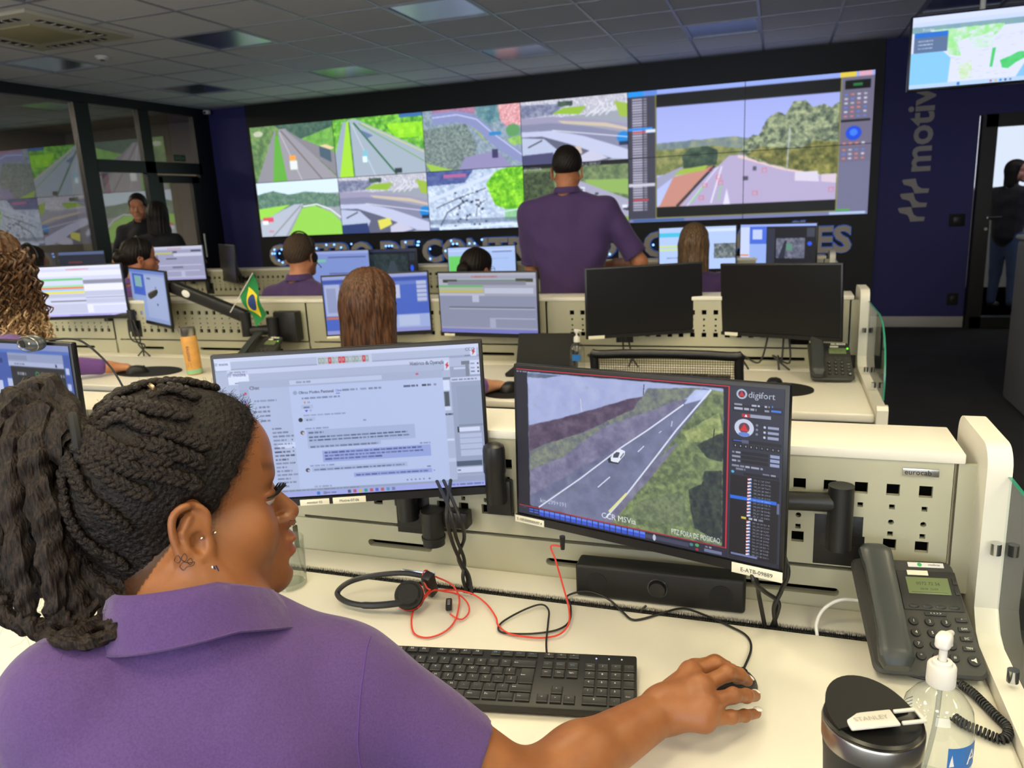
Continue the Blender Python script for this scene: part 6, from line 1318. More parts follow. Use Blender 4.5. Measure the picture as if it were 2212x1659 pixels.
        me.polygons.add(len(Q)); me.polygons.foreach_set('loop_start', np.arange(0, Q.size, 4, dtype=np.int32)); me.polygons.foreach_set('use_smooth', np.ones(len(Q), bool)); me.update(calc_edges=True)
        if color is not None:
            c = np.ones((len(vl), 4)); c[:, :3] = color(wp); at = me.color_attributes.new('tint', 'FLOAT_COLOR', 'POINT'); at.data.foreach_set('color', c.ravel())
        me.materials.append(m); o = bpy.data.objects.new(name, me); COL.objects.link(o); o.parent = parent
        if label: o['label'] = label
        return o

def skin_mat(name, rgb, rough=.5, tint=False, sss=.08):
    m = mat(name, rgb, rough, bump=.12, bscale=700, sss=sss, spec=.4)
    nt = m.node_tree; b = nt.nodes['Principled BSDF']
    n = nt.nodes.new('ShaderNodeTexNoise'); n.inputs['Scale'].default_value = 26; n.inputs['Detail'].default_value = 6; tc = nt.nodes['Texture Coordinate'] if 'Texture Coordinate' in nt.nodes else nt.nodes.new('ShaderNodeTexCoord')
    nt.links.new(tc.outputs['Object'], n.inputs['Vector']); r = nt.nodes.new('ShaderNodeValToRGB'); c = lin(rgb)
    r.color_ramp.elements[0].position = .3; r.color_ramp.elements[1].position = .72; r.color_ramp.elements[0].color = (c[0]*.84, c[1]*.78, c[2]*.76, 1); r.color_ramp.elements[1].color = (min(1, c[0]*1.12), c[1]*1.12, c[2]*1.1, 1)
    nt.links.new(n.outputs['Fac'], r.inputs['Fac'])
    if tint:
        a = nt.nodes.new('ShaderNodeAttribute'); a.attribute_name = 'tint'; mx = nt.nodes.new('ShaderNodeMix'); mx.data_type = 'RGBA'; mx.blend_type = 'MULTIPLY'; mx.inputs[0].default_value = 1
        nt.links.new(r.outputs['Color'], mx.inputs[6]); nt.links.new(a.outputs['Color'], mx.inputs[7]); nt.links.new(mx.outputs[2], b.inputs['Base Color'])
    else: nt.links.new(r.outputs['Color'], b.inputs['Base Color'])
    return m
def cloth_mat(name, rgb, weave=700, strength=.25, sheen=.25):
    m = mat(name, rgb, .85, sheen=sheen); nt = m.node_tree; b = nt.nodes['Principled BSDF']; tc = nt.nodes.new('ShaderNodeTexCoord')
    w = nt.nodes.new('ShaderNodeTexWave'); w.inputs['Scale'].default_value = weave; w.bands_direction = 'DIAGONAL'; w.inputs['Distortion'].default_value = 1.5; w.inputs['Detail'].default_value = 2
    n = nt.nodes.new('ShaderNodeTexNoise'); n.inputs['Scale'].default_value = 18; n.inputs['Detail'].default_value = 3
    n2 = nt.nodes.new('ShaderNodeTexNoise'); n2.inputs['Scale'].default_value = 500; n2.inputs['Detail'].default_value = 2
    for x in (w, n, n2): nt.links.new(tc.outputs['Object'], x.inputs['Vector'])
    a = nt.nodes.new('ShaderNodeMath'); a.operation = 'MULTIPLY_ADD'; a.inputs[1].default_value = .5
    nt.links.new(w.outputs['Fac'], a.inputs[0]); nt.links.new(n2.outputs['Fac'], a.inputs[2])
    bp = nt.nodes.new('ShaderNodeBump'); bp.inputs['Strength'].default_value = strength; bp.inputs['Distance'].default_value = .001; nt.links.new(a.outputs[0], bp.inputs['Height'])
    bp2 = nt.nodes.new('ShaderNodeBump'); bp2.inputs['Strength'].default_value = .45; bp2.inputs['Distance'].default_value = .012; nt.links.new(n.outputs['Fac'], bp2.inputs['Height']); nt.links.new(bp2.outputs['Normal'], bp.inputs['Normal']); nt.links.new(bp.outputs['Normal'], b.inputs['Normal'])
    r = nt.nodes.new('ShaderNodeValToRGB'); c = lin(rgb); r.color_ramp.elements[0].position = .25; r.color_ramp.elements[1].position = .8
    r.color_ramp.elements[0].color = (*[x*.8 for x in c], 1); r.color_ramp.elements[1].color = (*[min(1, x*1.18) for x in c], 1); nt.links.new(n2.outputs['Fac'], r.inputs['Fac']); nt.links.new(r.outputs['Color'], b.inputs['Base Color']); return m
def hair_mat(name, rgb, rgb2, rough=.5, sc=(120, 120, 14)):
    m = mat(name, rgb, rough, spec=.25); nt = m.node_tree; b = nt.nodes['Principled BSDF']; tc = nt.nodes.new('ShaderNodeTexCoord'); mp = nt.nodes.new('ShaderNodeMapping'); mp.inputs['Scale'].default_value = sc
    n = nt.nodes.new('ShaderNodeTexNoise'); n.inputs['Scale'].default_value = 1; n.inputs['Detail'].default_value = 5; nt.links.new(tc.outputs['Object'], mp.inputs[0]); nt.links.new(mp.outputs[0], n.inputs['Vector'])
    r = nt.nodes.new('ShaderNodeValToRGB'); r.color_ramp.elements[0].position = .35; r.color_ramp.elements[1].position = .68; r.color_ramp.elements[0].color = (*lin(rgb), 1); r.color_ramp.elements[1].color = (*lin(rgb2), 1)
    nt.links.new(n.outputs['Fac'], r.inputs['Fac']); nt.links.new(r.outputs['Color'], b.inputs['Base Color'])
    bp = nt.nodes.new('ShaderNodeBump'); bp.inputs['Strength'].default_value = .9; bp.inputs['Distance'].default_value = .003; nt.links.new(n.outputs['Fac'], bp.inputs['Height']); nt.links.new(bp.outputs['Normal'], b.inputs['Normal']); return m
class Frame:
    def __init__(s, c, hd, pi=0, ro=0, sc=1):
        c_, s_ = math.cos, math.sin
        F = np.array([s_(hd)*c_(pi), c_(hd)*c_(pi), s_(pi)]); S0 = np.array([c_(hd), -s_(hd), 0]); U0 = np.cross(S0, F)
        s.c = np.array(c, float); s.F = F; s.S = S0*c_(ro)+U0*s_(ro); s.U = -S0*s_(ro)+U0*c_(ro); s.sc = sc
    def __call__(s, f, sd, u): return s.c+s.sc*(s.F*f+s.S*sd+s.U*u)
    def M(s): return np.array([s.F, s.S, s.U])
    def loc(s, P): return ((P-s.c)@s.M().T)/s.sc
    def mat3(s): return Matrix((s.F, s.S, s.U)).transposed()
def head(d, h, detail=True, k=.012, full=1.0, lips=1.0, lids=True):
    sc = h.sc; M = h.M()
    def E(c, r, k_=k, sub=False, Mx=None): d.ell(h(*c), np.array(r)*sc, M if Mx is None else Mx, k_*sc, sub)
    def C(a, b, ra, rb=None, k_=k): d.cap(h(*a), h(*b), ra*sc, (ra if rb is None else rb)*sc, k_*sc)
    E((-.014, 0, .050), (.092, .073, .082), .02); E((-.045, 0, .030), (.058, .064, .066), .02); E((.030, 0, .052), (.060, .062, .058), .02)
    E((.035, 0, -.022), (.050, .054*full, .068), .02); E((.02, 0, -.03), (.045, .058*full, .05), .02)
    for s in (-1, 1):
        E((.045, s*.034*full, -.030), (.032, .028*full, .034), .016); C((-.004, s*.050*full, -.040), (.068, s*.012, -.088), .020*full, .018, .02)
    E((.078, 0, -.090), (.021, .022, .018), .016); E((.072, 0, -.060), (.028, .030, .028), .014)
    C((.064, -.030, .030), (.064, .030, .030), .0190, None, .014); E((.086, 0, -.044), (.014, .016, .014), .010)
    C((.078, 0, .012), (.104, 0, -.022), .0085, .0112, .011)
    for s in (-1, 1): E((.094, s*.0125, -.030), (.0125, .0092, .0085), .006)
    if detail:
        for s in (-1, 1):
            E((.100, s*.0075, -.0375), (.0055, .0038, .0035), .003, True); E((.092, s*.032, .010), (.013, .017, .010), .012, True)
            E((.0655, s*.031, .009), (.0150, .0165, .0125), .004)
        E((.0965, 0, -.0505), (.0095*lips, .0225, .0068), .005); E((.0940, 0, -.0655), (.0105*lips, .0185, .0080), .005); E((.1125, 0, -.0580), (.0105, .024, .0013), .003, True)
        E((.098, 0, -.0775), (.008, .016, .004), .008, True)
def ear(d, h, s, k=.003, big=1.0):
    """ear on side s: rim, antihelix, tragus, lobe, hollow"""
    t = .20; B = lambda f, u, o=0: h(-.012+f*big-.10*u, s*(.070+o+(.010 if f < 0 else .004)), -.014+u*big)
    q = h.sc
    d.ell(B(-.002, .0, .002), np.array((.0150, .0050, .027))*q*big, h.M(), .006*q)
    rim = [(.010, .006), (.013, .020), (.006, .030), (-.006, .032), (-.016, .024), (-.0185, .008), (-.016, -.008), (-.010, -.019), (-.002, -.027)]
    rim = [(v.x, v.y) for v in smooth_path([(x, y, 0) for x, y in rim], 3)]
    for a, b in zip(rim, rim[1:]): d.cap(B(*a, .0075), B(*b, .0075), .0033*q, .0033*q, k*q)
    d.ell(B(.002, -.0275, .004), np.array((.0075, .0040, .0085))*q, h.M(), .004*q)
    d.ell(B(.000, -.003, .013), np.array((.0085, .0085, .0125))*q, h.M(), .004*q, True)
    for a, b in zip([(-.002, .022), (-.010, .010), (-.010, -.006), (-.003, -.016)], [(-.010, .010), (-.010, -.006), (-.003, -.016), (.005, -.016)]): d.cap(B(*a, .0065), B(*b, .0065), .0026*q, .0026*q, k*q)
    d.ell(B(.010, -.004, .006), np.array((.0042, .0035, .0060))*q, h.M(), .003*q)
def hand(d, w, mcp, fingers, thumb, rw=.021, s=1.0, k=.008):
    """w wrist; mcp four knuckle points; fingers: per finger list of joints from the knuckle; thumb list of joints from the wrist side"""
    for i, m in enumerate(mcp):
        d.cap(w, m, rw, .0125*s, .014)
    for a, b in zip(mcp, mcp[1:]): d.cap(a, b, .0125*s, .0125*s, .010)
    for i, f in enumerate(fingers):
        R0 = [.0098, .0100, .0095, .0082][i]*s; n = len(f)
        for j in range(n-1): d.cap(f[j], f[j+1], R0*(1-.09*j), R0*(1-.09*(j+1)), .0035)
        for j in range(1, n-1): d.ell(f[j], np.array([1, 1, 1])*R0*(1.03-.08*j), None, .004)
    n = len(thumb)
    for j in range(n-1): d.cap(thumb[j], thumb[j+1], (.0135-.0018*j)*s, (.0135-.0018*(j+1))*s, .008)
M_shirt = cloth_mat('purple_pique', (86, 60, 118), 1100, .3)
M_shirt2 = cloth_mat('purple_polo', (76, 54, 104), 300, .15); M_shirt3 = cloth_mat('purple_polo_bright', (112, 74, 146), 300, .15)
M_trouser = cloth_mat('dark_trousers', (34, 36, 46), 300, .15); M_navy = cloth_mat('navy_cloth', (16, 17, 26), 300, .1, 0)

# ------------------------------------------------------------------ main person
WM = thing('person', 'person with braided ponytail and purple polo shirt in the foreground, hand on mouse', 'person', (-.60, .50, 0))
H0 = Frame((-.5838, .6127, 1.1375), R(37.4), R(-2.5), R(8.7), .99)
M_skin = skin_mat('brown_skin', (144, 92, 54), .42, True)
body = SDF(); head(body, H0, True, full=1.10, lips=1.12); ear(body, H0, 1, big=1.12); ear(body, H0, -1)
def wp(x, y, dep): v = _f*FPX+_r*(x-1106)-_u*(y-829.5); return np.array(Vector((0, 0, CAMZ))+v*dep/FPX)
NB = wp(425, 1345, .775); SHR = wp(748, 1470, .815); SHL = wp(158, 1520, .72); EL = np.array(D(1122, 1722, .797)); WR = np.array(D(1437, 1532, .790))
body.cap(H0(-.022, 0, -.035), NB, .056, .060, .03); body.cap(H0(.015, 0, -.055), NB+np.array([.012, .015, -.01]), .036, .040, .02)
body.cap(NB, SHR, .05, .045, .03); body.cap(NB, SHL, .05, .045, .03)
ch = (SHR+SHL)/2; fw = np.array([math.sin(R(22)), math.cos(R(22)), 0]); pel = ch+np.array([-.02, -.19, -.46])+fw*.02
body.cap(ch+fw*.03+np.array([0, 0, -.06]), pel, .11, .13, .03)
UA = SHR+(EL-SHR)*.55
body.cap(SHR, EL, .050, .043, .02); body.cap(EL, EL*.62+WR*.38, .0425, .040, .02); body.cap(EL*.62+WR*.38, WR, .040, .0265, .02)
ELL = SHL+np.array([-.10, .10, -.24]); WRL = np.array([-.78, .74, .80]); body.cap(SHL, ELL, .05, .042, .02); body.cap(ELL, WRL, .040, .027, .02)
HZ = lambda x, y, z: np.array(D(x, y, z))
mcp = [HZ(1492, 1452, .808), HZ(1512, 1484, .812), HZ(1522, 1520, .806), HZ(1520, 1556, .790)]
fing = [[mcp[0], HZ(1546, 1436, .806), HZ(1580, 1450, .795), HZ(1592, 1466, .788)],
        [mcp[1], HZ(1570, 1455, .812), HZ(1596, 1458, .800), HZ(1614, 1470, .786)],
        [mcp[2], HZ(1584, 1502, .803), HZ(1612, 1503, .790), HZ(1631, 1503, .776)],
        [mcp[3], HZ(1580, 1549, .782), HZ(1608, 1546, .771), HZ(1634, 1541, .760)]]
hand(body, WR, mcp, fing, [HZ(1448, 1490, .785), HZ(1500, 1445, .775), HZ(1545, 1432, .770), HZ(1570, 1440, .768)], rw=.0245, s=1.10)
body.ell((WR+mcp[1]+mcp[2])/3+np.array([.0, 0, -.006]), (.038, .034, .016), None, .014)
lm = [WRL+np.array([.05, .06, -.01]), WRL+np.array([.06, .045, -.01]), WRL+np.array([.065, .028, -.012]), WRL+np.array([.066, .012, -.014])]
hand(body, WRL, lm, [[m, m+np.array([.03, .03, .0]), m+np.array([.045, .045, -.015]), m+np.array([.05, .052, -.028])] for m in lm], [WRL+np.array([.02, -.02, 0]), WRL+np.array([.05, -.02, -.01]), WRL+np.array([.07, -.01, -.02])])
def tint(P):
    q = H0.loc(P); c = np.ones((len(P), 3))
    lip = np.exp(-(((q[:, 1])/.021)**4+((q[:, 2]+.058)/.0145)**4))*(q[:, 0] > .085); c = c*(1-lip[:, None])+lip[:, None]*np.array([1.12, .72, .80])
    n = np.sin(q[:, 0]*900+q[:, 2]*700)*np.sin(q[:, 2]*1100-q[:, 0]*500)
    hl = q[:, 0]-.66*(q[:, 2])-.012+.004*n; g = np.clip(-hl/.012+.5, 0, 1)*(q[:, 2] > -.075)*(np.abs(q[:, 1]) < .069+.02*(q[:, 0] > .02)); g = g*(1-((q[:, 1] > .066) & (q[:, 2] < .035)))
    c = c*(1-.8*g[:, None]); 
    br = np.exp(-(((q[:, 2]-.036-.3*np.abs(q[:, 1]-.03))/.0055)**2))*(np.abs(q[:, 1]) > .012)*(np.abs(q[:, 1]) < .052)*(q[:, 0] > .05); c = c*(1-.5*br[:, None])
    ck = np.exp(-(((q[:, 1]-.05)/.03)**2+((q[:, 2]+.02)/.03)**2+((q[:, 0]-.045)/.03)**2)); c = c*(1+.06*ck[:, None]); return c
body.obj('body', M_skin, WM, .0021, color=tint)
M_tat = mat('tattoo_ink', (62, 44, 36), .6)
# shirt
sh = SDF(); up = np.array([0, 0, 1])
sh.cap(NB+np.array([0, 0, -.07]), NB+np.array([0, 0, -.022]), .074, .072, .025); sh.cap(NB+fw*.03+np.array([0, 0, -.08]), NB+fw*.03+np.array([0.0, 0, -.045]), .066, .062, .025); sh.cap(NB+np.array([0, 0, -.025]), SHR+np.array([0, 0, -.012]), .052, .053, .03); sh.cap(NB+np.array([0, 0, -.025]), SHL+np.array([0, 0, .0]), .056, .060, .03)
sh.cap(ch+fw*.02+np.array([0, 0, -.08]), pel, .135, .165, .05); sh.cap(SHL+np.array([.05, .0, -.07]), pel+np.array([-.04, 0, 0]), .085, .12, .05); sh.cap(SHR+np.array([-.05, 0, -.07]), pel+np.array([.06, 0, 0]), .095, .12, .05)
sh.cap(SHL, SHL+(ELL-SHL)*.75, .060, .060, .03); se = SHR+(EL-SHR)*.84
sh.cap(SHR+np.array([0, 0, -.008]), se+np.array([0, 0, -.004]), .059, .055, .03)
ad = (EL-SHR)/np.linalg.norm(EL-SHR)
sh2 = SDF(); sh2.p = list(sh.p)
sh2.cut(SHR+(EL-SHR)*.70, -ad, .003) if False else None
class ShirtSDF(SDF):
    def _near(s, P, a, L, vx, B):
        d = super()._near(P, a, L, vx, B); return s.post(P, d)
    def fold(s, P, idx=None): return s.post(P, super().fold(P))
    def post(s, P, d):
        # sleeve ends: cut by planes near each sleeve and hollow them
        for (o, n, tip, rr) in s.sleeves:
            t = (P-o)@n; r = np.sqrt((((P-o)-t[..., None]*n)**2).sum(-1)); near = (r < .12) & (t > -.05)
            d = np.where(near, np.maximum(d, t), d)
            hol = np.maximum(r-rr, -(t+.022)); d = np.where((r < .12) & (t > -.04) & (t < .05), np.maximum(d, -hol), d)
        for (o, n, R_) in s.necks:
            t = (P-o)@n; r = np.sqrt((((P-o)-t[..., None]*n)**2).sum(-1)); d = np.where(r < R_*1.8, np.maximum(d, t), d)
        w = s.wr
        if w: d = d+w*(np.sin(P[..., 2]*42+P[..., 0]*18+2*np.sin(P[..., 1]*20))*.5+np.sin(P[..., 0]*33-P[..., 2]*25+1.3)*.5)
        return d
S1 = ShirtSDF(); S1.p = sh.p; nd = (H0(-.022, 0, -.035)-NB); nd = nd/np.linalg.norm(nd)
S1.sleeves = [(SHR+(EL-SHR)*.77, ad, None, .050)]; S1.necks = []; S1.wr = .0022
so = S1.obj('polo_shirt', M_shirt, WM, .0038, smooth=2)
# seam of the sleeve and hem, as fine cord
def ringpts(o, n, r, q0=0, q1=2*PI, m=40, squash=1.0):
    n = Vector(n).normalized(); a = n.orthogonal().normalized(); b = n.cross(a); return [Vector(o)+a*r*math.cos(q0+(q1-q0)*i/m)+b*r*math.sin(q0+(q1-q0)*i/m)*squash for i in range(m+1)]
from mathutils.bvhtree import BVHTree
def bvh_of(o):
    me = o.data; W_ = wmat(o); return BVHTree.FromPolygons([W_ @ v.co for v in me.vertices], [tuple(p.vertices) for p in me.polygons])
bs = bvh_of(so); CAMP = Vector((0, 0, CAMZ))
def onto(b, x, y, lift=.0):
    v = (_f*FPX+_r*(x-1106)-_u*(y-829.5)).normalized(); h_ = b.ray_cast(CAMP, v); 
    return None if h_[0] is None else h_[0]+h_[1]*lift
M_seam = mat('seam_thread', (88, 58, 128), .9)
for nm, pts in (('armhole_seam', [(800, 1376), (792, 1400), (786, 1440), (778, 1500), (774, 1560), (772, 1610), (778, 1659)]), ('hem_stitch', [(1052, 1588), (1050, 1610), (1046, 1640), (1040, 1659)]), ('yoke_seam', [(330, 1378), (400, 1384), (470, 1378), (560, 1356), (620, 1344)])):
    q = [onto(bs, x, y, .0002) for x, y in pts]; q = [a for a in q if a is not None]
    if len(q) > 2: MB().tube(q, .0009, n=6, sub=5).build(nm, M_seam, WM)
# collar: stand that folds over
cn = nd*.45+np.array([0, 0, .62]); cn /= np.linalg.norm(cn); a_ = np.cross(cn, np.array([0, 0, 1.0])); F2 = fw-cn*(fw@cn); F2 /= np.linalg.norm(F2); R2 = np.cross(F2, cn)
mb = MB(); prof = [(.064, -.012), (.061, .012), (.0605, .026), (.063, .030), (.068, .027), (.075, .010), (.086, -.024), (.0875, -.025), (.086, -.027), (.070, .004)]
vs = []; n = 64
for i in range(n+1):
    th = R(28)+R(304)*i/n; open_ = abs(th-PI)/PI
    for r, z in prof:
        rr_ = r*(1+.10*open_); vs.append(NB+F2*math.cos(th)*rr_*1.08+R2*math.sin(th)*rr_*.98+cn*(z*.86+.002+.024*(1-open_)-.022*max(0, math.cos(th))))
m_ = len(prof); mb.add(vs, [(i*m_+j, (i+1)*m_+j, (i+1)*m_+j+1, i*m_+j+1) for i in range(n) for j in range(m_-1)], True)
mb.build('collar', cloth_mat('rib_knit', (84, 56, 118), 900, .5), WM)
# trousers and legs under the desk
tr = SDF(); hip = pel; 
for s in (-1, 1): kn = hip+fw*.40+np.array([s*.12, 0, .02]); tr.cap(hip+np.array([s*.08, 0, 0]), kn, .09, .065, .03); tr.cap(kn, kn+np.array([0, -.02, -.42]), .06, .045, .02)
tr.p = [(q[0], np.maximum(q[1], [-9, -9, .06]), np.maximum(q[2], [-9, -9, .06]), *q[3:]) for q in tr.p]; tr.obj('trousers', M_trouser, WM, .012)
sb = MB(); 
for s in (-1, 1): kn = hip+fw*.40+np.array([s*.12, 0, .02]); sb.rbox((kn[0], kn[1]+.04, .035), (.09, .25, .07), .03, 3)
sb.build('shoes', M_dark, WM)
# nails
M_nail = mat('white_nail_polish', (240, 236, 230), .2)
for f in fing[1:]:
    a, b = Vector(f[-2]), Vector(f[-1]); d_ = (b-a).normalized(); up_ = (Vector((0, 0, 1))-d_*d_.z).normalized(); c = b+d_*.0015+up_*.0058; sd = d_.cross(up_)
    MB().ell(c, (.0082, .0060, .0026), rot=Matrix((d_, sd, up_)).transposed(), nu=14, nv=8).build('nail', M_nail, WM)
# eye, lashes, jewellery
e = H0(.0675, .031, .003)
mb = MB(); mb.ell(H0(.0665, .0315, .0055), (.0149, .0158, .0118), rot=H0.mat3(), nu=20, nv=12); mb.build('eyeball', mat('eye_white', (176, 160, 152), .2), WM)
mb = MB(); mb.ell(H0(.0664, .0315, .0080), (.0161, .0170, .0120), rot=H0.mat3(), nu=20, nv=12); mb.ell(H0(.0664, -.0315, .0080), (.0161, .0170, .0120), rot=H0.mat3(), nu=20, nv=12); mb.build('eyelids', skin_mat('eyelid_skin', (132, 82, 50), .4), WM)
M_lash = mat('black_lash', (8, 8, 8), .8); mb = MB(); r_ = random.Random(5)
for s in (1, -1):
    for k in range(60):
        t_ = k/59; sd = .018+.029*t_; f0 = .0805-.0125*((sd-.029)/.018)**2; u0 = .0085-.003*abs(t_-.5)
        p0 = Vector(H0(f0, s*sd, u0)); p1 = Vector(H0(f0+.006, s*(sd+.0015+.003*t_), u0+.0005)); p2 = Vector(H0(f0+.012+.002*r_.random(), s*(sd+.003+.005*t_), u0+.0065+.003*r_.random())); mb.tube([p0, p1, p2], lambda q: .0010*(1-.7*q)+.00010, n=4)
mb.build('eyelashes', M_lash, WM)
M_silver = mat('silver', (225, 222, 215), .12, 1)
def stud(f, s_, u, r): MB().ell(H0(f, s_, u), (r, r, r), nu=12, nv=8).build('ear_stud', M_silver, WM)
stud(-.024, .0865, -.014, .0020); stud(-.008, .086, -.012, .0017); stud(.006, .079, -.011, .0019)
mb = MB(); c = H0(-.002, .0905, -.047); X_ = H0.mat3(); 
for a, b in (((0, 0, .006), (.004, .0, -.006)), ((.004, 0, -.006), (-.006, 0, -.006)), ((-.006, 0, -.006), (0, 0, .006)), ((.002, 0, .006), (.006, 0, -.006))): mb.cyl(Vector(c)+X_ @ Vector(a)*1.1, Vector(c)+X_ @ Vector(b)*1.1, .0016, n=8)
mb.build('earring', M_silver, WM)
mb = MB(); mb.tube([Vector(H0(.100+.004*math.cos(t), .0215+.0005, -.0315+.0036*math.sin(t))) for t in [PI*2*i/20 for i in range(20)]], .0004, n=6, closed=True); mb.build('nose_ring', M_silver, WM)
bb = bvh_of([o for o in WM.children if o.name.startswith('body')][0])
mb = MB()
for pts in ([(378, 1206), (384, 1200), (390, 1208), (386, 1216), (378, 1212), (378, 1206)], [(392, 1204), (398, 1196), (404, 1204), (400, 1212), (393, 1210), (392, 1204)], [(404, 1212), (412, 1206), (416, 1214), (410, 1220), (404, 1212)], [(388, 1224), (396, 1214), (408, 1216), (420, 1214), (416, 1222), (404, 1224), (396, 1232), (388, 1224)]):
    q = [onto(bb, x, y, .0001) for x, y in pts]; q = [a for a in q if a]; 
    if len(q) > 2: mb.tube(q, .00042, n=5, sub=3)
mb.build('paw_tattoo', M_tat, WM)
# ---- hair
M_hair = hair_mat('black_brown_hair', (7, 6, 6), (36, 28, 23), .5, (260, 260, 260))
M_braid = hair_mat('braiding_hair', (10, 8, 8), (50, 40, 33), .4, (500, 500, 500))
hc = SDF(); hc.sc = 1
for c, r in (((-.014, 0, .050), (.0985, .0785, .0885)), ((-.045, 0, .030), (.066, .071, .073)), ((.022, 0, .055), (.0645, .067, .062)), ((-.055, 0, .02), (.055, .055, .072)), ((-.038, 0, -.028), (.052, .060, .045))): hc.ell(H0(*c), np.array(r)*H0.sc, H0.M(), .02)
class HairSDF(SDF):
    def post(s, P, d):
        q = s.fr.loc(P); w = s.rough*(np.sin(q[..., 0]*620)*np.sin(q[..., 1]*580+1)*np.sin(q[..., 2]*640+2)+.6*np.sin(q[..., 0]*1350+3)*np.sin(q[..., 2]*1210)*np.sin(q[..., 1]*1270))
        cut = (q[..., 0]-.66*q[..., 2]-s.edge+.002*np.sin(q[..., 2]*400)); d = np.maximum(d+w, cut*.8)
        return np.maximum(d, -(np.sqrt(((q-np.array([-.010, .085, -.004]))**2/np.array([.020, .03, .034])**2).sum(-1))-1)*.02)
    def _near(s, P, a, L, vx, B): return s.post(P, super()._near(P, a, L, vx, B))
    def fold(s, P, idx=None): return s.post(P, super().fold(P))
HC = HairSDF(); HC.p = hc.p; HC.fr = H0; HC.rough = .0016; HC.edge = .007
cap_o = HC.obj('scalp_hair', M_hair, WM, .0024, smooth=0)
bh = bvh_of(cap_o)
tie = Vector(H0(-.098, .012, .088))
bn = [[(441, 963), (374, 937), (325, 926), (262, 903), (190, 892)], [(362, 997), (310, 989), (258, 970), (209, 948), (175, 930)], [(426, 1045), (355, 1030), (284, 1012), (224, 980), (178, 942)], [(325, 1068), (277, 1057), (228, 1023), (179, 978), (160, 945)],
      [(280, 1139), (239, 1109), (194, 1071), (165, 1023), (150, 970)], [(273, 1217), (209, 1180), (165, 1135), (148, 1080), (145, 1010)], [(400, 900), (330, 888), (250, 878), (185, 882)], [(422, 862), (355, 848), (262, 842), (195, 858)], [(440, 1000), (390, 985), (330, 962)]]
paths = []
for b in bn:
    q = [onto(bh, x, y, .003) for x, y in b]; q = [a for a in q if a is not None]
    if len(q) >= 2: paths.append(q+[tie.lerp(q[-1], .35)])
for sd in (-.055, -.035, -.012, .01, -.066):
    q = []
    for t_ in (0, .25, .5, .75, 1):
        f = .062-.135*t_; u = .118+.022*math.sin(PI*t_) if abs(sd) < .05 else .06+.03*t_
        v = Vector(H0(f, sd*(1-.5*t_), u+.05)); dirn = (Vector(H0(-.02, 0, .03))-v).normalized(); h_ = bh.ray_cast(v, dirn)
        if h_[0]: q.append(h_[0]+h_[1]*.003)
    if len(q) > 2: paths.append(q+[tie.lerp(q[-1], .35)])
def plait(mb, P, w=.0062, step=.0078, seed=0):
    Q = smooth_path(P, 30); r_ = random.Random(seed); L = 0; nxt = 0; side = 1
    for a, b in zip(Q, Q[1:]):
        L += (b-a).length
        if L >= nxt:
            nxt += step; t_ = (b-a).normalized(); nr = bh.find_nearest(a)[1] if bh else Vector((0, 0, 1)); nr = (nr-t_*nr.dot(t_)); nr = nr.normalized() if nr.length > 1e-4 else t_.orthogonal().normalized(); sd = t_.cross(nr)
            for sg in (-1, 1):
                ax = (t_*.82+sd*sg*.57).normalized(); bx = nr.cross(ax).normalized()
                q = w*r_.uniform(.9, 1.1)
                mb.ell(a+sd*sg*w*.55+nr*w*.15+t_*(step*.5 if sg > 0 else 0), (q*1.25, q*.62, q*.70), rot=Matrix((ax, bx, nr)).transposed(), nu=9, nv=6)
            mb.ell(a+nr*w*.1, (w*.9, w*.9, w*.55), rot=Matrix((t_, sd, nr)).transposed(), nu=8, nv=5)
for i, P in enumerate(paths):
    mb = MB(); plait(mb, P, .0060 if i not in (4, 5) else .0052, .0075, seed=i); mb.build('braid', M_braid, WM)
mb = MB(); mb.tube([tie+X_ @ Vector((.0, .022*math.cos(t), .03*math.sin(t))) for t in [2*PI*i/24 for i in range(24)]], .005, n=8, closed=True); mb.build('hair_tie', M_matte, WM)
# ponytail strands: fuzzy twisted ropes that hang from the tie
M_pony = hair_mat('ponytail_hair', (12, 10, 9), (56, 44, 36), .6, (420, 420, 70))
def rope(P, r, seed, tw=5, nm='ponytail_strand'):
    Q = smooth_path(P, 14); r_ = random.Random(seed); n = 16; mb = MB(); m = len(Q); a = Vector((0, 0, 1)); vs = []
    ph = [r_.uniform(0, 6) for _ in range(8)]
    for i, c in enumerate(Q):
        t_ = (Q[min(i+1, m-1)]-Q[max(i-1, 0)]).normalized(); a = (a-t_*a.dot(t_)).normalized() if abs(a.normalized().dot(t_)) < .99 else t_.orthogonal().normalized(); b = t_.cross(a); u_ = i/(m-1)
        rr_ = r*(1-.5*u_*u_)*(1+.10*math.sin(u_*34+ph[0]))
        for k in range(n):
            an = 2*PI*k/n; q = rr_*(1+.13*math.cos(2*(an-u_*tw*2*PI))+.10*math.sin(5*an+ph[1]+u_*9)+.07*math.sin(9*an+ph[2]-u_*30)+r_.uniform(-.05, .05)); vs.append(c+(a*math.cos(an)+b*math.sin(an))*q)
    mb.add(vs, [(i*n+k, i*n+(k+1) % n, (i+1)*n+(k+1) % n, (i+1)*n+k) for i in range(m-1) for k in range(n)], True); mb.add(vs[-n:], [tuple(range(n))])
    mb.build(nm, M_pony, WM); return Q
def W_(x, y, dd, off=.014):
    p = Vector(wp(x, y, dd)); v = (p-CAMP); L_ = v.length; v.normalize(); h_ = bs.ray_cast(CAMP, v)
    return p if h_[0] is None or (h_[0]-CAMP).length > L_+off else CAMP+v*((h_[0]-CAMP).length-off)
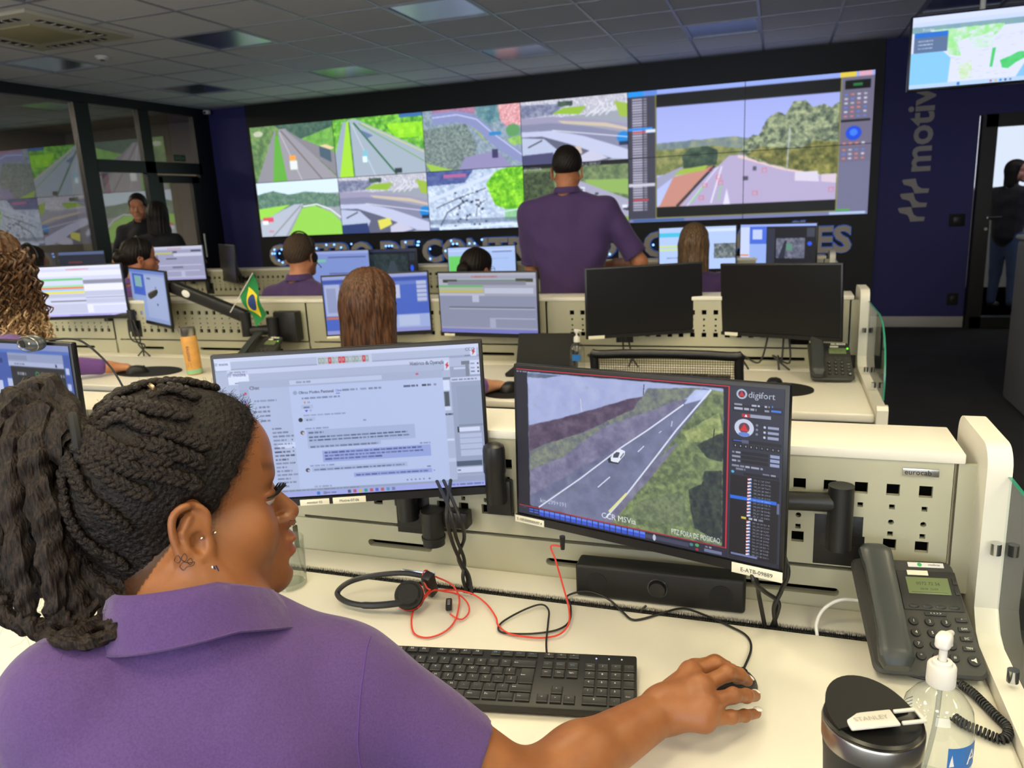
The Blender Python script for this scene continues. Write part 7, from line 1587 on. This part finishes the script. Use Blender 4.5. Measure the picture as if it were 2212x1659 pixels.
ropes = [([tie, W_(75, 930, .79), W_(70, 1040, .79), W_(78, 1160, .785), W_(90, 1290, .78)], .019), ([tie, W_(30, 930, .79), W_(20, 1040, .79), W_(22, 1160, .785), W_(30, 1300, .78)], .018),
         ([tie, W_(110, 850, .775), W_(50, 868, .765), W_(5, 930, .76), W_(-15, 1040, .755), W_(-10, 1180, .75)], .017),
         ([tie, W_(115, 885, .765), W_(85, 945, .75), W_(80, 1020, .742), W_(100, 1110, .738), W_(112, 1200, .735), W_(120, 1290, .735), W_(118, 1340, .74)], .016),
         ([tie, W_(95, 870, .77), W_(45, 930, .755), W_(28, 1030, .745), W_(35, 1150, .74), W_(50, 1260, .738), W_(62, 1330, .74)], .015),
         ([tie, W_(130, 920, .775), W_(120, 1000, .765), W_(128, 1100, .755), W_(140, 1200, .75), W_(165, 1290, .748), W_(178, 1330, .75)], .015),
         ([tie, W_(80, 855, .79), W_(20, 880, .785), W_(-25, 960, .78), W_(-35, 1080, .78)], .016),
         ([tie, W_(60, 880, .80), W_(10, 960, .80), W_(-5, 1100, .79), W_(0, 1240, .78), W_(15, 1310, .77)], .015),
         ([W_(10, 1280, .745), W_(5, 1315, .742), W_(35, 1348, .74), W_(85, 1352, .74), W_(130, 1345, .74), W_(175, 1335, .745), W_(215, 1300, .755), W_(250, 1270, .765)], .008),
         ([W_(55, 1300, .745), W_(62, 1345, .738), W_(100, 1375, .736), W_(150, 1375, .738), W_(205, 1350, .742), W_(250, 1320, .75), W_(272, 1285, .762)], .0085),
         ([W_(120, 1240, .745), W_(125, 1310, .738), W_(160, 1355, .738), W_(210, 1340, .745), W_(240, 1300, .76)], .0075),
         ([W_(190, 1230, .76), W_(235, 1275, .755), W_(268, 1320, .75), W_(250, 1362, .745), W_(205, 1385, .742), W_(150, 1390, .74), W_(110, 1380, .74)], .0085), ([W_(215, 1210, .765), W_(262, 1262, .76), W_(285, 1300, .757), W_(270, 1335, .752), W_(225, 1352, .75), W_(180, 1350, .75)], .008),
         ([tie, W_(150, 960, .785), W_(150, 1060, .775), W_(160, 1160, .765), W_(190, 1250, .76), W_(235, 1310, .76)], .013),
         ([tie, W_(140, 990, .79), W_(175, 1110, .785), W_(200, 1210, .78), W_(235, 1280, .775)], .016)]
RQ = [rope(P, r, i) for i, (P, r) in enumerate(ropes)]
# flyaway hairs and frizz
def fuzz(name, seeds, L, m, r0=.00012, n=700, curl=1.0, seed=1):
    r_ = random.Random(seed); mb = MB()
    for k in range(n):
        p, nr = seeds(r_)
        if p is None: continue
        d_ = (nr+Vector((r_.gauss(0, .6), r_.gauss(0, .6), r_.gauss(0, .6)))).normalized(); P = [p-nr*.001]; l = L*r_.uniform(.4, 1.2)
        for j in range(4): d_ = (d_+Vector((r_.gauss(0, .45), r_.gauss(0, .45), r_.gauss(0, .45)))*curl).normalized(); P.append(P[-1]+d_*l/4)
        mb.tube(P, r0, n=3, caps=False)
    o = mb.build(name, m, WM); o['kind'] = 'stuff'; return o
capv = [(v.co.copy(), v.normal.copy()) for v in cap_o.data.vertices]; IW = wmat(cap_o)
def s1(r_):
    c, n_ = r_.choice(capv); return IW @ c, n_
def s2(r_):
    Q = r_.choice(RQ); i = r_.randrange(len(Q)-1); n_ = Vector((r_.gauss(0, 1), r_.gauss(0, 1), r_.gauss(0, 1))).normalized(); return Q[i]+n_*.010, n_
edge = [(c, n_) for c, n_ in capv if H0.loc(np.array(IW @ c)[None])[0][0] > .034]
def s3(r_):
    c, n_ = r_.choice(edge); return IW @ c, n_
fuzz('frizz', s1, .014, M_hair, .00014, 1500, 1.2, 1); fuzz('ponytail_frizz', s2, .02, M_hair, .00012, 700, 1.0, 2); fuzz('front_curls', s3, .013, M_hair, .00016, 1400, 1.6, 3)
q = onto(bh, 323, 842, .006) or Vector(H0(-.03, .02, .14))
mb = MB().at(q, (R(20), 0, R(-35))); mb.rbox((0, 0, 0), (.018, .003, .006), .001); [mb.tube([(-.008+.004*k+.0018*math.cos(t), -.0022, .0018*math.sin(t)) for t in [2*PI*i/10 for i in range(10)]], .0006, n=5, closed=True) for k in range(5)]
mb.build('hair_clip', mat('gold_clip', (206, 182, 140), .3, 1), WM)
# ------------------------------------------------------------------ the other people
SK = {}
def sk(rgb):
    if rgb not in SK: SK[rgb] = skin_mat('skin_tone', rgb, .5)
    return SK[rgb]
def person(lab, hc_, heading, skin, hair, shirt, body_head=None, pitch=0, sc=1.0, arms=None, hairfn=None, seated=True, sleeve=.75, extra=None, lean=.0, female=True, trouser=None, sw=None, foot=None, loc_z=0):
    """hc_ head centre; arms: list of (shoulder side, elbow offset, wrist point)"""
    h = Frame(hc_, R(heading), R(pitch), 0, sc); bh_ = R(body_head if body_head is not None else heading*.4)
    fwd = np.array([math.sin(bh_), math.cos(bh_), 0]); rt = np.array([math.cos(bh_), -math.sin(bh_), 0]); up = np.array([0, 0, 1.0])
    t = thing('person', lab, 'person', (hc_[0], hc_[1], 0))
    nb = h(-.03, 0, -.0)-np.array([0, 0, .165 if female else .142])*sc-fwd*.01; w = (sw or (.165 if female else .195))*sc
    dz = -.055 if female else -.078; SL, SR = nb-rt*w+up*dz-fwd*.01, nb+rt*w+up*dz-fwd*.01
    b = SDF(); head(b, h, True, full=1.0); ear(b, h, 1, .003); ear(b, h, -1, .003)
    b.cap(h(-.02, 0, -.03), nb, .050 if female else .056, .058, .03)
    ch = nb-up*.14+fwd*.01; hip = nb-up*(.50 if seated else .52)-fwd*lean
    b.cap(nb, ch, .06, .10, .04); b.cap(ch, hip, .10, .11, .04)
    s = ShirtSDF(); s.wr = .004; s.sleeves = []; s.necks = []
    nr = .058 if female else .064; s.cap(nb+up*-.03, SL, nr, .062, .04); s.cap(nb+up*-.03, SR, nr, .062, .04)
    tw = 1.0 if female else 1.12
    for S_ in (SL, SR): s.cap(nb+up*-.012, nb+(S_-nb)*.55+up*-.006, .058, .050, .03)
    for sd, S_ in ((-1, SL), (1, SR)): s.cap(S_+rt*sd*-.05-up*.06, hip+rt*sd*.05, .088*tw, .105*tw, .05)
    s.cap(ch, hip, .115*tw, .135*tw, .05)
    for sd, S_ in ((-1, SL), (1, SR)):
        A = (arms or {}).get(sd)
        if A is None: el = S_+rt*sd*.05-up*.25+fwd*.08; wr = el+fwd*.24+rt*sd*-.06+up*.03
        else: el, wr = np.array(A[0], float), np.array(A[1], float)
        r0 = .044 if female else .050
        b.cap(S_, el, r0, r0*.85, .02); b.cap(el, wr, r0*.85, .027, .02)
        d_ = (el-S_)/np.linalg.norm(el-S_)
        if sleeve <= 1:
            s.cap(S_, S_+(el-S_)*min(.98, sleeve+.15), .060*tw, .060*tw, .03); s.sleeves.append((S_+(el-S_)*sleeve, d_, None, r0+.008))
        else:
            s.cap(S_, el, .058*tw, .052, .03); s.cap(el, wr+(el-wr)*.10, .050, .040, .02)
        # hand
        f_ = (wr-el)/np.linalg.norm(wr-el); sdv = np.cross(f_, up); sdv /= np.linalg.norm(sdv); dn = np.cross(sdv, f_)
        kn = [wr+f_*.08+sdv*o for o in (-.027, -.009, .009, .027)]
        fg = [[k_, k_+f_*.035-up*.006, k_+f_*.055-up*.020, k_+f_*.066-up*.034] for k_ in kn]
        hand(b, wr, kn, fg, [wr+sdv*-sd*.02, wr+sdv*-sd*.045+f_*.035, wr+sdv*-sd*.05+f_*.06-up*.01], rw=.022)
    b.obj('body', sk(skin), t, .0042, smooth=1)
    s.obj('shirt', shirt, t, .0065, smooth=3)
    # collar
    mb = MB(); prof = [(nr-.002, .0), (nr-.004, .03), (nr+.003, .034), (nr+.020, .002), (nr+.018, .0)]; vs = []; n = 40
    for i in range(n+1):
        th = R(25)+R(310)*i/n
        for r_, z in prof: vs.append(nb+fwd*math.cos(th)*r_*1.05+rt*math.sin(th)*r_+up*(z+.020-.02*max(0, math.cos(th))))
    m_ = len(prof); mb.add(vs, [(i*m_+j, (i+1)*m_+j, (i+1)*m_+j+1, i*m_+j+1) for i in range(n) for j in range(m_-1)], True); mb.build('collar', shirt, t)
    hf = hairfn(h, hair, t) if hairfn else None
    tr = SDF()
    for sd in (-1, 1):
        if seated: kn = hip+fwd*.42+rt*sd*.11; tr.cap(hip+rt*sd*.07, kn, .09, .06, .04); ft = np.array([kn[0], kn[1], .07]); tr.cap(kn, ft, .058, .04, .02)
        else: kn = hip+rt*sd*.10-up*.42+fwd*.02; ft = np.array([hip[0]+rt[0]*sd*.11, hip[1]+rt[1]*sd*.11, .08+loc_z]); tr.cap(hip+rt*sd*.075, kn, .098, .066, .04); tr.cap(kn, ft, .064, .045, .02)
        MB().rbox((ft[0]+fwd[0]*.05, ft[1]+fwd[1]*.05, .035+loc_z), (.09, .25, .07), .03, 3).build('shoe', M_dark, t)
    tr.obj('trousers', trouser or M_trouser, t, .012, smooth=2)
    if extra: extra(h, t)
    return t, h
class LongHair(SDF):
    def post(s, P, d):
        q = s.fr.loc(P); th = np.arctan2(q[..., 1], q[..., 0]); d = d+s.rough*(np.sin(th*s.nf+q[..., 2]*s.wv)+.5*np.sin(th*s.nf*2.3+q[..., 2]*s.wv*1.7+1))
        face = np.maximum(q[..., 0]-s.fe-.25*np.maximum(q[..., 2], 0)-.35*np.maximum(q[..., 2]-.05, 0), .0-1+0*d)
        return np.maximum(d, face*.7)
    def _near(s, P, a, L, vx, B): return s.post(P, super()._near(P, a, L, vx, B))
    def fold(s, P, idx=None): return s.post(P, super().fold(P))
def skull(S, h, g=.008):
    for c, r in (((-.014, 0, .050), (.092, .073, .082)), ((-.045, 0, .030), (.058, .064, .066)), ((.026, 0, .052), (.060, .062, .058))): S.ell(h(*c), (np.array(r)+g)*h.sc, h.M(), .02)
def hair_short(edge=-.01, fe=.035, cutu=-.02):
    def f(h, m, t):
        S = LongHair(); S.fr = h; S.rough = .0012; S.nf = 40; S.wv = 200; S.fe = fe; skull(S, h, .007)
        S.cut(h(-.03, 0, cutu), h.U*-1-h.F*-.35, .004); return S.obj('hair', m, t, .004, smooth=0)
    return f
def hair_long(length, width=.085, fe=.02, rough=.004, nf=17, wv=30, back=.03, tips=None, vol=.010):
    def f(h, m, t):
        S = LongHair(); S.fr = h; S.rough = rough; S.nf = nf; S.wv = wv; S.fe = fe; skull(S, h, vol)
        S.cap(h(-.035, 0, .0), h(-.035-back, 0, -length), width, width*.85, .03)
        for s_ in (-1, 1): S.cap(h(-.02, s_*.045, .0), h(-.03-back*.6, s_*.055, -length*.92), width*.55, width*.5, .03)
        return S.obj('hair', m, t, .0045, smooth=0)
    return f
def curls(m, t, pts_fn, n, L, r, seed=1, nm='curl'):
    r_ = random.Random(seed); mb = MB()
    for k in range(n):
        p, d_ = pts_fn(r_); P = []; ph = r_.uniform(0, 6); a = d_.orthogonal().normalized(); b = d_.cross(a); R_ = r_.uniform(.005, .010)
        for j in range(22):
            u_ = j/21; P.append(p+d_*L*u_+(a*math.cos(ph+u_*22)+b*math.sin(ph+u_*22))*R_)
        mb.tube(P, lambda q: r*(1-.6*q), n=4)
    return mb.build(nm, m, t)
M_hb = hair_mat('brown_long_hair', (44, 28, 20), (112, 76, 52), .42, (200, 200, 18)); M_hd = hair_mat('dark_hair', (12, 10, 10), (40, 30, 26), .5, (200, 200, 30)); M_hf = hair_mat('fair_brown_hair', (70, 52, 36), (150, 120, 88), .42, (200, 200, 18)); M_hg = hair_mat('greying_short_hair', (44, 34, 28), (92, 74, 60), .7, (400, 400, 400)); M_curl = hair_mat('curly_dark_hair', (46, 32, 24), (110, 78, 50), .45, (120, 120, 60)); M_blond = hair_mat('blond_curl_ends', (140, 108, 70), (226, 192, 146), .4, (150, 150, 60))
def headband_set(side=1, cup=True, boom=True):
    def f(h, t):
        mb = MB(); mb.tube([h(-.005, .083*math.cos(a), .062+.085*math.sin(a)) for a in [PI*k/16 for k in range(17)]], .0045, n=6); o = mb.build('headset_band', M_dark, t)
        if cup: MB().cyl(h(-.003, side*.074, -.002), h(-.003, side*.094, -.002), .030, .027, n=20).build('headset_cup', M_matte, t)
        if boom: MB().tube([h(0, side*.09, -.02), h(.05, side*.09, -.06), h(.095, side*.05, -.065)], .002, n=6, sub=4).build('headset_boom', M_dark, t)
    return f
def glasses(h, t):
    mb = MB()
    for s in (-1, 1):
        mb.tube([h(.094, s*.032+.021*math.cos(a), .002+.015*math.sin(a)) for a in [2*PI*k/16 for k in range(16)]], .0013, n=5, closed=True); mb.tube([h(.094, s*.053, .006), h(.04, s*.074, .008), h(-.005, s*.078, .0)], .0013, n=5)
    mb.tube([h(.094, -.011, .004), h(.096, 0, .006), h(.094, .011, .004)], .0013, n=5); mb.build('glasses', M_dark, t)
# 2nd row: woman with long brown hair
c3 = wp(803, 668, 2.62)
person('woman with long brown hair seen from behind at the second desk, purple shirt', c3, 4, (190, 140, 110), M_hb, M_shirt3, hairfn=hair_long(.24, .088, .015, .0022, 13, 34, .025, vol=.013), sleeve=2, body_head=12,
       arms={1: ((-1.16, 2.42, .80), (-1.04, 2.63, .775)), -1: None})
# 2nd row, far left: curly hair with blond ends
c2 = wp(-22, 602, 2.30); 
def hair_curly(h, m, t):
    S = LongHair(); S.fr = h; S.rough = .006; S.nf = 15; S.wv = 60; S.fe = .03; skull(S, h, .022); S.cap(h(-.05, 0, .02), h(-.06, .05, -.20), .09, .11, .04); o = S.obj('hair', m, t, .006, smooth=0)
    def pf(lo, hi):
        def g(r_):
            a = r_.uniform(-2.2, 2.4); u_ = r_.uniform(lo, hi); rr_ = .10+.02*r_.random(); return Vector(h(-.05+rr_*math.cos(a+PI)*.9, .03+rr_*math.sin(a+PI)*1.1, u_)), (Vector((0, 0, -1))+Vector(h.S)*.35*r_.random()-Vector(h.F)*.1).normalized()
        return g
    curls(m, t, pf(.0, .09), 240, .14, .0045, 1, 'curls'); curls(M_blond, t, pf(-.16, -.02), 300, .13, .0040, 2, 'blond_curl_ends'); return o
person('person with curly blond-ended hair and purple sweatshirt at the left edge', c2, -14, (200, 140, 100), M_curl, M_shirt3, hairfn=hair_curly, sleeve=2, body_head=20,
       arms={1: ((-3.22, 2.46, .84), (-2.98, 2.75, .78)), -1: (c2+np.array([-.42, .05, -.48]), c2+np.array([-.40, .30, -.50]))}, sw=.20)
# 3rd row: balding man with headset
c4 = wp(652, 556, 4.42)
person('balding man with a headset and purple polo at the third desk, seen from behind', c4, 4, (190, 130, 96), M_hg, M_shirt2, female=False, hairfn=hair_short(fe=.02), extra=headband_set(1), body_head=6)
# 3rd row: woman with bun and glasses
def hair_bun(h, m, t):
    S = LongHair(); S.fr = h; S.rough = .0015; S.nf = 30; S.wv = 60; S.fe = .045; skull(S, h, .008); S.ell(h(-.115, 0, .02), (.042, .048, .042)); S.cap(h(-.115, 0, .01), h(-.13, 0, -.06), .03, .022); return S.obj('hair', m, t, .0045, smooth=0)
c5 = wp(1032, 585, 4.55)
person('woman with dark hair in a bun and glasses at the third desk', c5, 22, (190, 134, 104), M_hd, M_shirt2, hairfn=hair_bun, extra=glasses)
# standing man
c6 = wp(1226, 370, 4.35)
person('standing man in a purple polo shirt seen from behind between the second and third desks', c6, -4, (186, 124, 88), M_hd, M_shirt2, female=False, seated=False, hairfn=hair_short(fe=.03, cutu=-.01), pitch=-10, body_head=-6, sw=.215, trouser=M_navy,
       arms={1: (c6+np.array([.40, .02, -.52]), c6+np.array([.22, .24, -.54])), -1: (c6+np.array([-.22, -.03, -.56]), c6+np.array([-.14, .22, -.60]))}, sleeve=.86, sc=1.02)
# fair-haired woman, third row
c7 = wp(1500, 532, 4.62)
person('woman with long fair hair in a half ponytail at the third desk, purple shirt', c7, 6, (196, 150, 124), M_hf, M_shirt2, hairfn=hair_long(.20, .078, .01, .0015, 23, 14, .03), body_head=14)
# woman with headset, left
c8 = wp(303, 560, 4.95)
person('woman with tied dark hair, headset and glasses at the third desk on the left', c8, 34, (196, 130, 100), M_hd, M_shirt3, hairfn=hair_bun, extra=lambda h, t: (headband_set(-1, False, True)(h, t), glasses(h, t)), body_head=15)
# dark-haired head far left
c9 = wp(68, 578, 4.7)
person('dark-haired person with a headset band seen from behind, third desk at the far left', c9, 5, (150, 100, 76), M_hd, M_navy, hairfn=hair_long(.12, .082, .03, .001, 23, 14, .0), extra=headband_set(1, False, False))
# two people behind the glass partition
c10 = wp(299, 449, 7.3)
person('man in a dark polo shirt standing before the glass partition, facing the viewer', c10, 148, (186, 128, 96), M_hd, M_navy, female=False, seated=False, hairfn=hair_short(fe=.045, cutu=.0), body_head=165, trouser=M_navy, pitch=-6,
       arms={1: (c10+np.array([-.34, -.02, -.50]), c10+np.array([-.22, -.10, -.74])), -1: (c10+np.array([.26, -.05, -.52]), c10+np.array([.16, -.22, -.62]))})
c11 = wp(343, 468, 7.0)
person('woman with long black hair and dark clothes standing before the glass partition, back turned', c11, -20, (186, 128, 96), M_hd, M_navy, seated=False, hairfn=hair_long(.15, .085, .03, .002, 23, 14, .01), trouser=M_navy)
# woman outside the right door
c12 = wp(2196, 372, 8.5)
M_jeans = cloth_mat('blue_jeans', (84, 104, 146), 300, .1); M_black2 = cloth_mat('black_top', (34, 32, 36), 300, .1)
t12, h12 = person('dark-haired woman in black top and jeans outside the right glass door', c12, 110, (206, 150, 130), M_hd, M_black2, seated=False, hairfn=hair_long(.14, .08, .03, .002, 23, 14, .01), trouser=M_jeans, sleeve=2)
